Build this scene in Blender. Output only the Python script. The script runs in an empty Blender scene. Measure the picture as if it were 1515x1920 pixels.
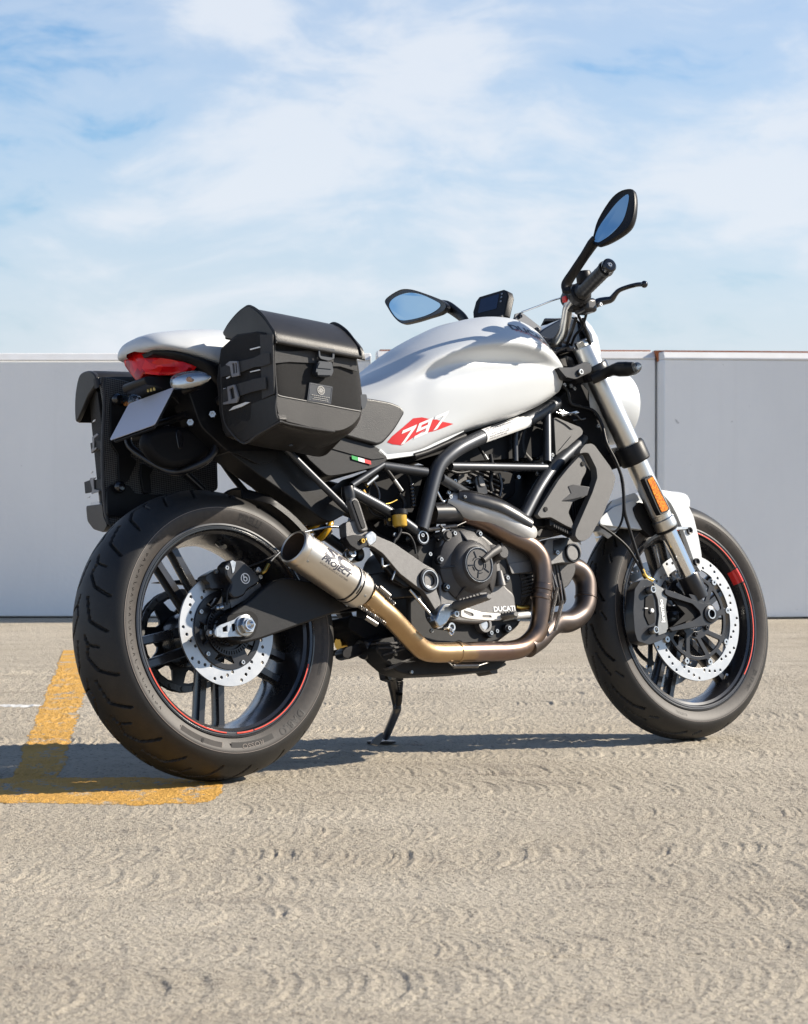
import bpy, bmesh, math, random
import numpy as np
from mathutils import Vector, Matrix
random.seed(7); np.random.seed(7)
R = math.radians
scene = bpy.context.scene
col = scene.collection

# ------------------------------------------------------------------ camera
cam = bpy.data.cameras.new('camera')
cam_o = bpy.data.objects.new('camera', cam); col.objects.link(cam_o)
cam.sensor_fit = 'HORIZONTAL'; cam.sensor_width = 36.0
cam.lens = 36.0*5051.99789/1515.0
cam.clip_start = 0.05; cam.clip_end = 4000
cam_o.location = (0, 0, 0.66796)
cam_o.rotation_euler = (R(90+-0.82236), 0, 0)
cam.dof.use_dof = True; cam.dof.focus_distance = 6.15; cam.dof.aperture_fstop = 20.0
scene.camera = cam_o

# ------------------------------------------------------------------ sun and sky
SUN_EL = R(31.0)
SUN_AZ = R(9.0)            # measured from +X towards +Y
sun_dir = Vector((math.cos(SUN_EL)*math.cos(SUN_AZ), math.cos(SUN_EL)*math.sin(SUN_AZ), math.sin(SUN_EL)))
sl = bpy.data.lights.new('sun', 'SUN'); sl.energy = 5.0; sl.angle = R(0.53); sl.color = (1.0, 0.91, 0.78)
so = bpy.data.objects.new('sun', sl); col.objects.link(so)
so.rotation_euler = sun_dir.to_track_quat('Z', 'Y').to_euler()
so.location = (6, 2, 8)

world = bpy.data.worlds.new('World'); scene.world = world; world.use_nodes = True
nt = world.node_tree; nt.nodes.clear()
def N(nt, typ, **kw):
    n = nt.nodes.new(typ)
    for k, v in kw.items():
        if k in n.inputs.keys() if isinstance(k, str) else False: n.inputs[k].default_value = v
        else: setattr(n, k, v)
    return n
def L(nt, a, b): nt.links.new(a, b)
def math_node(nt, op, a, b=None, c=None, clamp=False):
    n = nt.nodes.new('ShaderNodeMath'); n.operation = op; n.use_clamp = clamp
    for i, v in enumerate((a, b, c)):
        if v is None: continue
        if isinstance(v, (int, float)): n.inputs[i].default_value = v
        else: nt.links.new(v, n.inputs[i])
    return n.outputs[0]
def mixc(nt, fac, a, b, blend='MIX'):
    n = nt.nodes.new('ShaderNodeMix'); n.data_type = 'RGBA'; n.blend_type = blend
    for idx, v in ((0, fac), (6, a), (7, b)):
        if isinstance(v, (int, float)): n.inputs[idx].default_value = v
        elif isinstance(v, tuple): n.inputs[idx].default_value = v if len(v) == 4 else (*v, 1)
        else: nt.links.new(v, n.inputs[idx])
    return n.outputs[2]
def ramp(nt, fac, stops, interp='LINEAR'):
    n = nt.nodes.new('ShaderNodeValToRGB'); n.color_ramp.interpolation = interp
    el = n.color_ramp.elements
    while len(el) > 1: el.remove(el[-1])
    el[0].position = stops[0][0]; el[0].color = (*stops[0][1], 1) if len(stops[0][1]) == 3 else stops[0][1]
    for p, c in stops[1:]:
        e = el.new(p); e.color = (*c, 1) if len(c) == 3 else c
    nt.links.new(fac, n.inputs[0]); return n.outputs[0]
def noise(nt, vec, scale, detail=3, rough=0.55, dist=0.0, lac=2.0):
    n = nt.nodes.new('ShaderNodeTexNoise'); n.inputs['Scale'].default_value = scale
    n.inputs['Detail'].default_value = detail; n.inputs['Roughness'].default_value = rough
    n.inputs['Distortion'].default_value = dist; n.inputs['Lacunarity'].default_value = lac
    if vec is not None: nt.links.new(vec, n.inputs['Vector'])
    return n.outputs[0]
def mapping(nt, vec, scale=(1,1,1), loc=(0,0,0), rot=(0,0,0)):
    n = nt.nodes.new('ShaderNodeMapping'); n.inputs['Scale'].default_value = scale
    n.inputs['Location'].default_value = loc; n.inputs['Rotation'].default_value = rot
    nt.links.new(vec, n.inputs['Vector']); return n.outputs[0]

SKY_TINT = (0.50, 0.74, 0.95, 1); HAZE_COL = (4.35, 4.65, 5.15, 1); CLOUD_COL = (5.5, 5.75, 6.15, 1); SKY_STRENGTH = 0.092
sky = nt.nodes.new('ShaderNodeTexSky'); sky.sky_type = 'NISHITA'; sky.sun_disc = False
sky.sun_elevation = SUN_EL; sky.sun_rotation = R(90) - SUN_AZ
sky.altitude = 300; sky.air_density = 1.0; sky.dust_density = 0.4; sky.ozone_density = 2.0
tc = nt.nodes.new('ShaderNodeTexCoord')
v = tc.outputs['Generated']
# thin cirrus in a low bank: warped, stretched noise; overhead the sky is clear (the mirrors show it deep blue)
warp = nt.nodes.new('ShaderNodeTexNoise'); warp.inputs['Scale'].default_value = 7; warp.inputs['Detail'].default_value = 3
L(nt, v, warp.inputs['Vector'])
wv = nt.nodes.new('ShaderNodeVectorMath'); wv.operation = 'MULTIPLY_ADD'
L(nt, warp.outputs['Color'], wv.inputs[0]); wv.inputs[1].default_value = (0.09, 0.09, 0.05); L(nt, v, wv.inputs[2])
m1 = mapping(nt, wv.outputs[0], (1, 1, 2.2), (4.22, 0.74, 1.63), (0, R(10), 0)); m1.node.name = 'cloudmap'
c1 = noise(nt, m1, 6.0, 8, 0.55)
m2 = mapping(nt, wv.outputs[0], (1, 1, 3.6), (7.7, 1.1, 0.1), (0, R(-16), 0))
c2 = noise(nt, m2, 24.0, 7, 0.62, 0.4)
cc = math_node(nt, 'ADD', math_node(nt, 'MULTIPLY', c1, 0.82), math_node(nt, 'MULTIPLY', c2, 0.18))
cl = ramp(nt, cc, [(0.375, (0,0,0)), (0.47, (.50,.50,.50)), (0.60, (1,1,1))], 'EASE')
sep_ = nt.nodes.new('ShaderNodeSeparateXYZ'); L(nt, v, sep_.inputs[0])
el_ = math_node(nt, 'ABSOLUTE', sep_.outputs[2])
bank = ramp(nt, el_, [(0.20, (1,1,1)), (0.74, (0.06,0.06,0.06))])
haze_ = ramp(nt, el_, [(0.0, (0.95,)*3), (0.045, (0.6,)*3), (0.12, (0.0,)*3)])
skyc = mixc(nt, 1.0, sky.outputs[0], SKY_TINT, 'MULTIPLY')
skyc = mixc(nt, haze_, skyc, HAZE_COL)
clf = math_node(nt, 'MULTIPLY', math_node(nt, 'MULTIPLY', cl, bank), 0.86)
allc = mixc(nt, clf, skyc, CLOUD_COL)
bg = nt.nodes.new('ShaderNodeBackground'); bg.inputs['Strength'].default_value = SKY_STRENGTH
L(nt, allc, bg.inputs['Color'])
wo = nt.nodes.new('ShaderNodeOutputWorld'); L(nt, bg.outputs[0], wo.inputs['Surface'])

scene.view_settings.view_transform = 'Standard'; scene.view_settings.look = 'None'
scene.view_settings.exposure = 0.74; scene.view_settings.gamma = 1.0
scene.view_settings.use_curve_mapping = False
scene.cycles.max_bounces = 8; scene.cycles.transparent_max_bounces = 12
scene.cycles.use_denoising = True

# ------------------------------------------------------------------ materials
MATS = {}
def mat(name, base, rough=0.5, metal=0.0, coat=0.0, coat_rough=0.1, var=0.0, vscale=40.0, bump=0.0, bscale=200.0,
        rvar=0.0, col2=None, spec=0.5, trans=0.0, ior=1.45, aniso=0.0, sheen=0.0, stretch=(1,1,1), dust=0.0):
    m = bpy.data.materials.new(name); m.use_nodes = True; t = m.node_tree
    b = t.nodes['Principled BSDF']
    b.inputs['Roughness'].default_value = rough; b.inputs['Metallic'].default_value = metal
    b.inputs['Coat Weight'].default_value = coat; b.inputs['Coat Roughness'].default_value = coat_rough
    b.inputs['Specular IOR Level'].default_value = spec; b.inputs['Transmission Weight'].default_value = trans
    b.inputs['IOR'].default_value = ior; b.inputs['Sheen Weight'].default_value = sheen
    if aniso: b.inputs['Anisotropic'].default_value = aniso
    tcn = t.nodes.new('ShaderNodeTexCoord'); o = tcn.outputs['Object']
    if stretch != (1,1,1): o = mapping(t, o, stretch)
    if col2 is None: col2 = tuple(min(1, c*1.5+0.002) for c in base)
    cfin = None
    nz = noise(t, o, vscale, 5, 0.6)
    f = ramp(t, nz, [(0.35, (0,0,0)), (0.7, (1,1,1))])
    cfin = mixc(t, math_node(t, 'MULTIPLY', f, var), (*base, 1), (*col2, 1))
    if dust > 0:
        n3 = noise(t, o, 900, 2, 0.5)
        f3 = ramp(t, n3, [(0.64, (0,0,0)), (0.76, (1,1,1))])
        cfin = mixc(t, math_node(t, 'MULTIPLY', f3, dust), cfin, (0.30, 0.27, 0.23, 1))
    L(t, cfin, b.inputs['Base Color'])
    if rvar > 0:
        nr = noise(t, o, vscale*0.6, 4, 0.6)
        rr = math_node(t, 'ADD', math_node(t, 'MULTIPLY', math_node(t, 'SUBTRACT', nr, 0.5), rvar*2), rough, clamp=True)
        L(t, rr, b.inputs['Roughness'])
    if bump > 0:
        nb = noise(t, o, bscale, 3, 0.6)
        bn = t.nodes.new('ShaderNodeBump'); bn.inputs['Strength'].default_value = bump; bn.inputs['Distance'].default_value = 0.002
        L(t, nb, bn.inputs['Height']); L(t, bn.outputs[0], b.inputs['Normal'])
    MATS[name] = m
    return m

# ------------------------------------------------------------------ mesh helpers
def children_of(o): return [c for c in bpy.data.objects if c.parent == o]
def finish(name, me, material, parent=None, sharp=35, bevel=0.0, bseg=2, subsurf=0, solid=0.0, origin=None):
    if origin is not None:
        me.transform(Matrix.Translation(-Vector(origin)))
    if material is not None and len(me.materials) == 0: me.materials.append(MATS[material] if isinstance(material, str) else material)
    if sharp is None:
        me.shade_flat()
    else:
        me.shade_smooth(); me.set_sharp_from_angle(angle=R(sharp))
    o = bpy.data.objects.new(name, me); col.objects.link(o)
    if parent is not None: o.parent = parent
    if solid:
        md = o.modifiers.new('solidify', 'SOLIDIFY'); md.thickness = solid; md.offset = -1
    if bevel:
        md = o.modifiers.new('bevel', 'BEVEL'); md.width = bevel; md.segments = bseg; md.limit_method = 'ANGLE'; md.angle_limit = R(30)
        md.harden_normals = False
    if subsurf:
        md = o.modifiers.new('subsurf', 'SUBSURF'); md.levels = subsurf; md.render_levels = subsurf
    return o
def catmull(pts, n=6, closed=False):
    pts = [Vector(p) for p in pts]
    if len(pts) < 3 or n <= 1: return pts
    out = []; k = len(pts)
    rng = range(k) if closed else range(k-1)
    for i in rng:
        p1 = pts[i]; p2 = pts[(i+1) % k]
        p0 = pts[(i-1) % k] if (closed or i > 0) else p1*2-p2
        p3 = pts[(i+2) % k] if (closed or i+2 < k) else p2*2-p1
        for j in range(n):
            t = j/n
            out.append(0.5*((2*p1) + (p2-p0)*t + (2*p0-5*p1+4*p2-p3)*t*t + (3*p1-p0-3*p2+p3)*t**3))
    if not closed: out.append(pts[-1])
    return out
def lerp_list(vals, n):
    if isinstance(vals, (int, float)): return [vals]*n
    k = len(vals)
    if k == n: return list(vals)
    out = []
    for i in range(n):
        t = i/(n-1)*(k-1); a = min(int(t), k-2); out.append(vals[a]*(1-(t-a)) + vals[a+1]*(t-a))
    return out
def fillet(pts, r, n=5):
    """round the corners of an open 3-D polyline with radius-ish r"""
    pts = [Vector(p) for p in pts]; out = [pts[0]]
    for i in range(1, len(pts)-1):
        a, b, c = pts[i-1], pts[i], pts[i+1]
        d1 = (a-b); d2 = (c-b); q = min(r, d1.length*0.48, d2.length*0.48)
        p = b+d1.normalized()*q; s = b+d2.normalized()*q
        for j in range(n+1):
            t = j/n; out.append(p*(1-t)**2 + b*2*t*(1-t) + s*t*t)
    out.append(pts[-1]); return out
class MB:
    def __init__(s): s.v = []; s.f = []; s.mi = []
    def add(s, vs, fs, mi=0):
        k = len(s.v); s.v += [tuple(v) for v in vs]; s.f += [tuple(i+k for i in f) for f in fs]; s.mi += [mi]*len(fs); return s
    def tube(s, pts, r, seg=12, cap=True, smooth=0, mi=0, closed=False, flat=1.0, up=None):
        """sweep a circle (or ellipse, flat<1) along pts"""
        if smooth: pts = catmull(pts, smooth, closed)
        pts = [Vector(p) for p in pts]; n = len(pts); rs = lerp_list(r, n)
        tang = []
        for i in range(n):
            if closed: t = pts[(i+1) % n]-pts[i-1]
            else: t = pts[min(i+1, n-1)]-pts[max(i-1, 0)]
            tang.append(t.normalized())
        ref = Vector(up) if up else (Vector((0,1,0)) if abs(tang[0].y) < 0.9 else Vector((1,0,0)))
        nrm = (ref - tang[0]*ref.dot(tang[0])).normalized()
        vs = []; fs = []
        for i in range(n):
            nrm = (nrm - tang[i]*nrm.dot(tang[i])).normalized(); bi = tang[i].cross(nrm)
            for j in range(seg):
                a = 2*math.pi*j/seg
                vs.append(pts[i] + (nrm*math.cos(a)*flat + bi*math.sin(a))*rs[i])
        m = n if closed else n-1
        for i in range(m):
            for j in range(seg):
                a = i*seg+j; b = i*seg+(j+1) % seg; k = ((i+1) % n)*seg
                fs.append((a, b, k+(j+1) % seg, k+j))
        if cap and not closed:
            fs.append(tuple(range(seg-1, -1, -1))); fs.append(tuple((n-1)*seg+j for j in range(seg)))
        return s.add(vs, fs, mi)
    def lathe(s, prof, c, axis=(0,1,0), seg=48, mi=0, a0=0.0, a1=2*math.pi, ref=None, closed=False):
        """revolve prof [(radius, along-axis)] about axis through c"""
        ax = Vector(axis).normalized(); c = Vector(c)
        rf = Vector(ref) if ref else (Vector((1,0,0)) if abs(ax.x) < 0.9 else Vector((0,0,1)))
        u = (rf-ax*rf.dot(ax)).normalized(); w = ax.cross(u)
        full = abs(a1-a0-2*math.pi) < 1e-6
        m = seg if full else seg+1; k = len(prof); vs = []; fs = []
        for i in range(m):
            a = a0+(a1-a0)*i/seg; d = u*math.cos(a)+w*math.sin(a)
            for (r, h) in prof: vs.append(c+ax*h+d*r)
        for i in range(seg):
            i2 = (i+1) % m
            for j in range(k if closed else k-1):
                j2 = (j+1) % k
                fs.append((i*k+j, i*k+j2, i2*k+j2, i2*k+j))
        return s.add(vs, fs, mi)
    def prism(s, loop, d, mi=0):
        """extrude a planar 3-D loop along vector d"""
        lp = [Vector(p) for p in loop]; d = Vector(d); n = len(lp)
        nn = Vector((0,0,0))
        for i in range(n): nn += (lp[i]).cross(lp[(i+1) % n])
        if nn.dot(d) > 0: lp = lp[::-1]
        vs = lp + [p+d for p in lp]
        fs = [tuple(range(n)), tuple(range(2*n-1, n-1, -1))] + [(i+n, (i+1) % n+n, (i+1) % n, i) for i in range(n)]
        return s.add(vs, fs, mi)
    def box(s, c, size, rot=None, mi=0):
        c = Vector(c); M = rot or Matrix.Identity(3); vs = []
        for sx in (-.5, .5):
            for sy in (-.5, .5):
                for sz in (-.5, .5): vs.append(c + M @ Vector((size[0]*sx, size[1]*sy, size[2]*sz)))
        return s.add(vs, [(0,1,3,2),(4,6,7,5),(0,4,5,1),(2,3,7,6),(0,2,6,4),(1,5,7,3)], mi)
    def loft(s, rings, cap0=True, cap1=True, mi=0, closed_ring=True):
        k = len(rings[0]); vs = [p for r in rings for p in r]; fs = []
        for i in range(len(rings)-1):
            for j in range(k if closed_ring else k-1):
                fs.append((i*k+j, i*k+(j+1) % k, (i+1)*k+(j+1) % k, (i+1)*k+j))
        if cap0: fs.append(tuple(range(k-1, -1, -1)))
        if cap1: fs.append(tuple((len(rings)-1)*k+j for j in range(k)))
        return s.add(vs, fs, mi)
    def ball(s, c, r, seg=16, rings=10, scale=(1,1,1), mi=0):
        c = Vector(c); vs = [c+Vector((0,0,r*scale[2]))]; fs = []
        for i in range(1, rings):
            a = math.pi*i/rings
            for j in range(seg):
                b = 2*math.pi*j/seg
                vs.append(c+Vector((r*math.sin(a)*math.cos(b)*scale[0], r*math.sin(a)*math.sin(b)*scale[1], r*math.cos(a)*scale[2])))
        vs.append(c-Vector((0,0,r*scale[2]))); e = len(vs)-1
        for j in range(seg): fs.append((0, 1+j, 1+(j+1) % seg))
        for i in range(rings-2):
            for j in range(seg):
                a = 1+i*seg+j; b = 1+i*seg+(j+1) % seg; fs.append((a, a+seg, b+seg, b))
        for j in range(seg): fs.append((e, 1+(rings-2)*seg+(j+1) % seg, 1+(rings-2)*seg+j))
        return s.add(vs, fs, mi)
    def bolt(s, c, axis, r=0.006, h=0.006, seg=6, mi=0, socket=True):
        """hexagon or round head with a recessed socket"""
        pr = [(0, -0.001), (r, -0.001), (r, h*0.75), (r*0.88, h)]
        if socket: pr += [(r*0.5, h), (r*0.45, h*0.35), (0, h*0.35)]
        else: pr += [(0, h)]
        return s.lathe(pr, c, axis, seg, mi)
    def mirror_y(s):
        s.add([(x, -y, z) for (x, y, z) in s.v], [f[::-1] for f in s.f]); return s
    def build(s, name, material, parent=None, mats=None, recalc=True, **kw):
        me = bpy.data.meshes.new(name); me.from_pydata(s.v, [], s.f); me.update()
        if mats:
            for m in mats: me.materials.append(MATS[m])
            me.polygons.foreach_set('material_index', s.mi)
        if recalc:
            bm = bmesh.new(); bm.from_mesh(me); bmesh.ops.recalc_face_normals(bm, faces=bm.faces); bm.to_mesh(me); bm.free()
        return finish(name, me, material, parent, **kw)
def smooth_loop(pts, n=4):
    return catmull(pts, n, closed=True)
def round_loop(pts, r, n=4):
    """rounded corners for a closed planar loop"""
    pts = [Vector(p) for p in pts]; out = []; k = len(pts)
    for i in range(k):
        a, b, c = pts[i-1], pts[i], pts[(i+1) % k]
        d1 = a-b; d2 = c-b; q = min(r, d1.length*0.45, d2.length*0.45)
        p = b+d1.normalized()*q; s_ = b+d2.normalized()*q
        for j in range(n+1):
            t = j/n; out.append(p*(1-t)**2 + b*2*t*(1-t) + s_*t*t)
    return out
def curve_mesh(loops, thick, bevel=0.0):
    """filled 2-D shape with holes, returned as a mesh in local (a, b, t)"""
    cu = bpy.data.curves.new('tmp', 'CURVE'); cu.dimensions = '2D'; cu.fill_mode = 'BOTH'
    cu.extrude = max(thick/2-bevel, 0.0); cu.bevel_depth = bevel; cu.bevel_resolution = 1; cu.offset = -bevel
    for lp in loops:
        sp = cu.splines.new('POLY'); sp.points.add(len(lp)-1); sp.use_cyclic_u = True
        for i, p in enumerate(lp): sp.points[i].co = (p[0], p[1], 0, 1)
    o = bpy.data.objects.new('tmp', cu); col.objects.link(o)
    dg = bpy.context.evaluated_depsgraph_get()
    me = bpy.data.meshes.new_from_object(o.evaluated_get(dg))
    bpy.data.objects.remove(o); bpy.data.curves.remove(cu)
    return me
def plate(name, loops, thick, material, parent, fn, bevel=0.0005, sharp=12, **kw):
    """loops in 2-D, fn maps (a,b,t) to 3-D"""
    me = curve_mesh(loops, thick, bevel)
    for vv in me.vertices: vv.co = Vector(fn(vv.co.x, vv.co.y, vv.co.z))
    bm = bmesh.new(); bm.from_mesh(me); bmesh.ops.remove_doubles(bm, verts=bm.verts, dist=1e-6)
    bmesh.ops.recalc_face_normals(bm, faces=bm.faces); bm.to_mesh(me); bm.free()
    return finish(name, me, material, parent, sharp=sharp, **kw)
def circle2(r, n=48, c=(0,0), a0=0.0): return [(c[0]+r*math.cos(a0+2*math.pi*i/n), c[1]+r*math.sin(a0+2*math.pi*i/n)) for i in range(n)]
def text_mesh(body, size=1.0, thick=0.0, bold=0.0, shear=0.0, spacing=1.0, align='CENTER', xs=1.0):
    cu = bpy.data.curves.new('tmp', 'FONT'); cu.body = body; cu.size = size; cu.extrude = thick/2; cu.offset = bold*size
    cu.shear = shear; cu.space_character = spacing; cu.align_x = align; cu.align_y = 'CENTER'; cu.resolution_u = 3
    o = bpy.data.objects.new('tmp', cu); col.objects.link(o)
    dg = bpy.context.evaluated_depsgraph_get()
    me = bpy.data.meshes.new_from_object(o.evaluated_get(dg))
    bpy.data.objects.remove(o); bpy.data.curves.remove(cu)
    if xs != 1.0:
        for vv in me.vertices: vv.co.x *= xs
    return me
def text(name, body, size, material, parent, fn, thick=0.0006, subdiv=0, **kw):
    me = text_mesh(body, size, thick, **kw)
    bm = bmesh.new(); bm.from_mesh(me)
    if subdiv:
        for _ in range(4):
            es = [e for e in bm.edges if e.calc_length() > subdiv]
            if not es: break
            bmesh.ops.subdivide_edges(bm, edges=es, cuts=1)
        bmesh.ops.triangulate(bm, faces=bm.faces)
    for vv in bm.verts: vv.co = Vector(fn(vv.co.x, vv.co.y, vv.co.z))
    bmesh.ops.recalc_face_normals(bm, faces=bm.faces)
    bm.to_mesh(me); bm.free()
    return finish(name, me, material, parent, sharp=30)
def plane_fn(o, ex, ey, t=1.0):
    """a map from (a,b,t) to a plane at o with axes ex, ey and normal ex x ey"""
    o = Vector(o); ex = Vector(ex).normalized(); ey = Vector(ey); ey = (ey-ex*ey.dot(ex)).normalized(); ez = ex.cross(ey)
    return lambda a, b, c: o+ex*a+ey*b+ez*c
def tag(o, label=None, cat=None, group=None, kind=None):
    if label: o['label'] = label
    if cat: o['category'] = cat
    if group: o['group'] = group
    if kind: o['kind'] = kind
    return o
def empty(name, M, parent=None):
    o = bpy.data.objects.new(name, None); col.objects.link(o); o.empty_display_size = 0.1
    if parent: o.parent = parent
    o.matrix_basis = M; return o

def mir(o):
    """the same part on the other side of the bike, as an object of its own"""
    c = o.copy(); c.data = o.data.copy(); c.data.transform(Matrix.Diagonal((1,-1,1,1))); c.data.flip_normals()
    c.data.shade_smooth(); c.data.set_sharp_from_angle(angle=R(45)); col.objects.link(c); return c

# ------------------------------------------------------------------ materials used everywhere
mat('rubber', (0.0135,0.013,0.0125), 0.54, var=0.6, vscale=40, bump=0.14, bscale=500, col2=(0.024,0.0215,0.019), rvar=0.08, dust=0.14)
mat('sidewall', (0.030,0.0255,0.023), 0.55, var=0.7, vscale=70, bump=0.1, bscale=600, col2=(0.050,0.041,0.035), dust=0.1)
mat('sidewall_print', (0.018,0.016,0.015), 0.55)
mat('sidewall_pale', (0.20,0.17,0.15), 0.6)
mat('rim_black', (0.012,0.012,0.014), 0.28, coat=0.7, coat_rough=0.12, var=0.3, rvar=0.06, dust=0.15)
mat('black_metal', (0.008,0.008,0.010), 0.32, spec=0.4, metal=0.0, coat=0.3, coat_rough=0.25, var=0.4, rvar=0.08, dust=0.04)
mat('black_plastic', (0.008,0.008,0.009), 0.40, spec=0.3, var=0.3, bump=0.12, bscale=900, rvar=0.05, dust=0.04)
mat('black_gloss', (0.008,0.008,0.010), 0.15, coat=0.5, coat_rough=0.06)
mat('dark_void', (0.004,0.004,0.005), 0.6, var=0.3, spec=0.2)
mat('grey_cast', (0.125,0.122,0.120), 0.46, metal=0.55, var=0.35, vscale=90, bump=0.18, bscale=1100, rvar=0.06, dust=0.1)
mat('case_black', (0.048,0.046,0.046), 0.48, metal=0.2, var=0.35, vscale=60, bump=0.18, bscale=900, rvar=0.06, dust=0.15)
mat('frame_paint', (0.048,0.052,0.060), 0.46, metal=0.7, coat=0.2, coat_rough=0.3, var=0.3, rvar=0.05, dust=0.06)
mat('white_paint', (0.54,0.56,0.57), 0.40, metal=0.05, coat=0.35, coat_rough=0.28, var=0.06, vscale=6, col2=(0.50,0.53,0.55))
mat('red_print', (0.62,0.018,0.015), 0.35, coat=0.3)
mat('red_stripe', (0.68,0.06,0.03), 0.4)
mat('green_print', (0.0,0.30,0.05), 0.4)
mat('white_print', (0.78,0.78,0.77), 0.4)
mat('dark_print', (0.02,0.025,0.045), 0.4)
mat('disc_steel', (0.40,0.405,0.41), 0.36, metal=1.0, var=0.25, vscale=50, col2=(0.33,0.335,0.34), rvar=0.06)
mat('zinc', (0.46,0.47,0.47), 0.30, metal=1.0, var=0.5, vscale=160, col2=(0.30,0.31,0.32), rvar=0.1)
mat('fork_silver', (0.63,0.62,0.59), 0.30, metal=1.0, var=0.2, vscale=30, rvar=0.04, col2=(0.58,0.57,0.54))
mat('chrome', (0.75,0.75,0.75), 0.10, metal=1.0)
mat('gold', (0.60,0.40,0.10), 0.3, metal=1.0)
mat('shock_yellow', (0.62,0.34,0.012), 0.35, coat=0.3)
mat('leather', (0.012,0.012,0.013), 0.38, var=0.3, vscale=25, bump=0.22, bscale=420, rvar=0.06, dust=0.06)
mat('chain_steel', (0.10,0.10,0.10), 0.4, metal=0.9, var=0.5, vscale=200)

# ------------------------------------------------------------------ concrete deck
def concrete_material(paint=False):
    m = bpy.data.materials.new('paint_on_concrete' if paint else 'swirl_concrete'); m.use_nodes = True; t = m.node_tree
    b = t.nodes['Principled BSDF']; geo = t.nodes.new('ShaderNodeNewGeometry'); P = geo.outputs['Position']
    sep = t.nodes.new('ShaderNodeSeparateXYZ'); L(t, P, sep.inputs[0]); X, Y = sep.outputs[0], sep.outputs[1]
    grit = noise(t, mapping(t, P, (1, .8, 1)), 85.0, 5, 0.72)
    speck = noise(t, P, 250.0, 3, 0.65)
    lump = noise(t, mapping(t, P, (1, .45, 1)), 17.0, 4, 0.6)
    h = math_node(t, 'ADD', math_node(t, 'MULTIPLY', lump, 0.15), math_node(t, 'MULTIPLY', grit, 0.55))
    h = math_node(t, 'ADD', h, math_node(t, 'MULTIPLY', speck, 0.22))
    bn = t.nodes.new('ShaderNodeBump'); bn.inputs['Strength'].default_value = 1.0; bn.inputs['Distance'].default_value = 0.020
    L(t, h, bn.inputs['Height']); L(t, bn.outputs[0], b.inputs['Normal'])
    big = noise(t, P, 0.9, 5, 0.6)
    base = ramp(t, big, [(0.32, (0.42,0.362,0.278)), (0.55, (0.495,0.435,0.342)), (0.75, (0.56,0.498,0.402))])
    pitf = ramp(t, grit, [(0.36, (1,1,1)), (0.45, (0,0,0))])
    base = mixc(t, math_node(t, 'MULTIPLY', pitf, 0.72), base, (0.13,0.112,0.092,1))
    pale = ramp(t, speck, [(0.58, (0,0,0)), (0.72, (1,1,1))])
    base = mixc(t, math_node(t, 'MULTIPLY', pale, 0.35), base, (0.66,0.61,0.54,1))
    cm3 = mapping(t, P, (1.2, 3.4, 1))
    stain = ramp(t, noise(t, cm3, 2.2, 6, 0.7), [(0.53, (0,0,0)), (0.68, (1,1,1))])
    base = mixc(t, math_node(t, 'MULTIPLY', stain, 0.38), base, (0.20,0.17,0.14,1))
    streak = ramp(t, noise(t, mapping(t, P, (14, 120, 1)), 1.0, 4, 0.65), [(0.56, (0,0,0)), (0.66, (1,1,1))])
    zone = ramp(t, noise(t, P, 2.6, 4, 0.6), [(0.50, (0,0,0)), (0.62, (1,1,1))])
    base = mixc(t, math_node(t, 'MULTIPLY', math_node(t, 'MULTIPLY', streak, zone), 0.7), base, (0.085,0.078,0.07,1))
    if paint:
        pc = ramp(t, noise(t, P, 14.0, 5, 0.65), [(0.3, (0.62,0.32,0.05)), (0.7, (0.74,0.42,0.09))])
        wear = ramp(t, math_node(t, 'ADD', math_node(t, 'MULTIPLY', lump, 0.55), math_node(t, 'MULTIPLY', grit, 0.45)), [(0.41, (0,0,0)), (0.47, (1,1,1))])
        base = mixc(t, math_node(t, 'MULTIPLY', wear, 0.93), base, pc)
    L(t, base, b.inputs['Base Color']); b.inputs['Roughness'].default_value = 0.85; b.inputs['Specular IOR Level'].default_value = 0.25
    MATS[m.name] = m; return m
concrete_material(False); concrete_material(True)
ground = MB().add([(-900,-300,-.007),(900,-300,-.007),(900,12.9,-.007),(-900,12.9,-.007)], [(0,1,2,3)]).build('ground', 'swirl_concrete')
tag(ground, 'pale swirl finished concrete parking deck', kind='structure')
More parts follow.
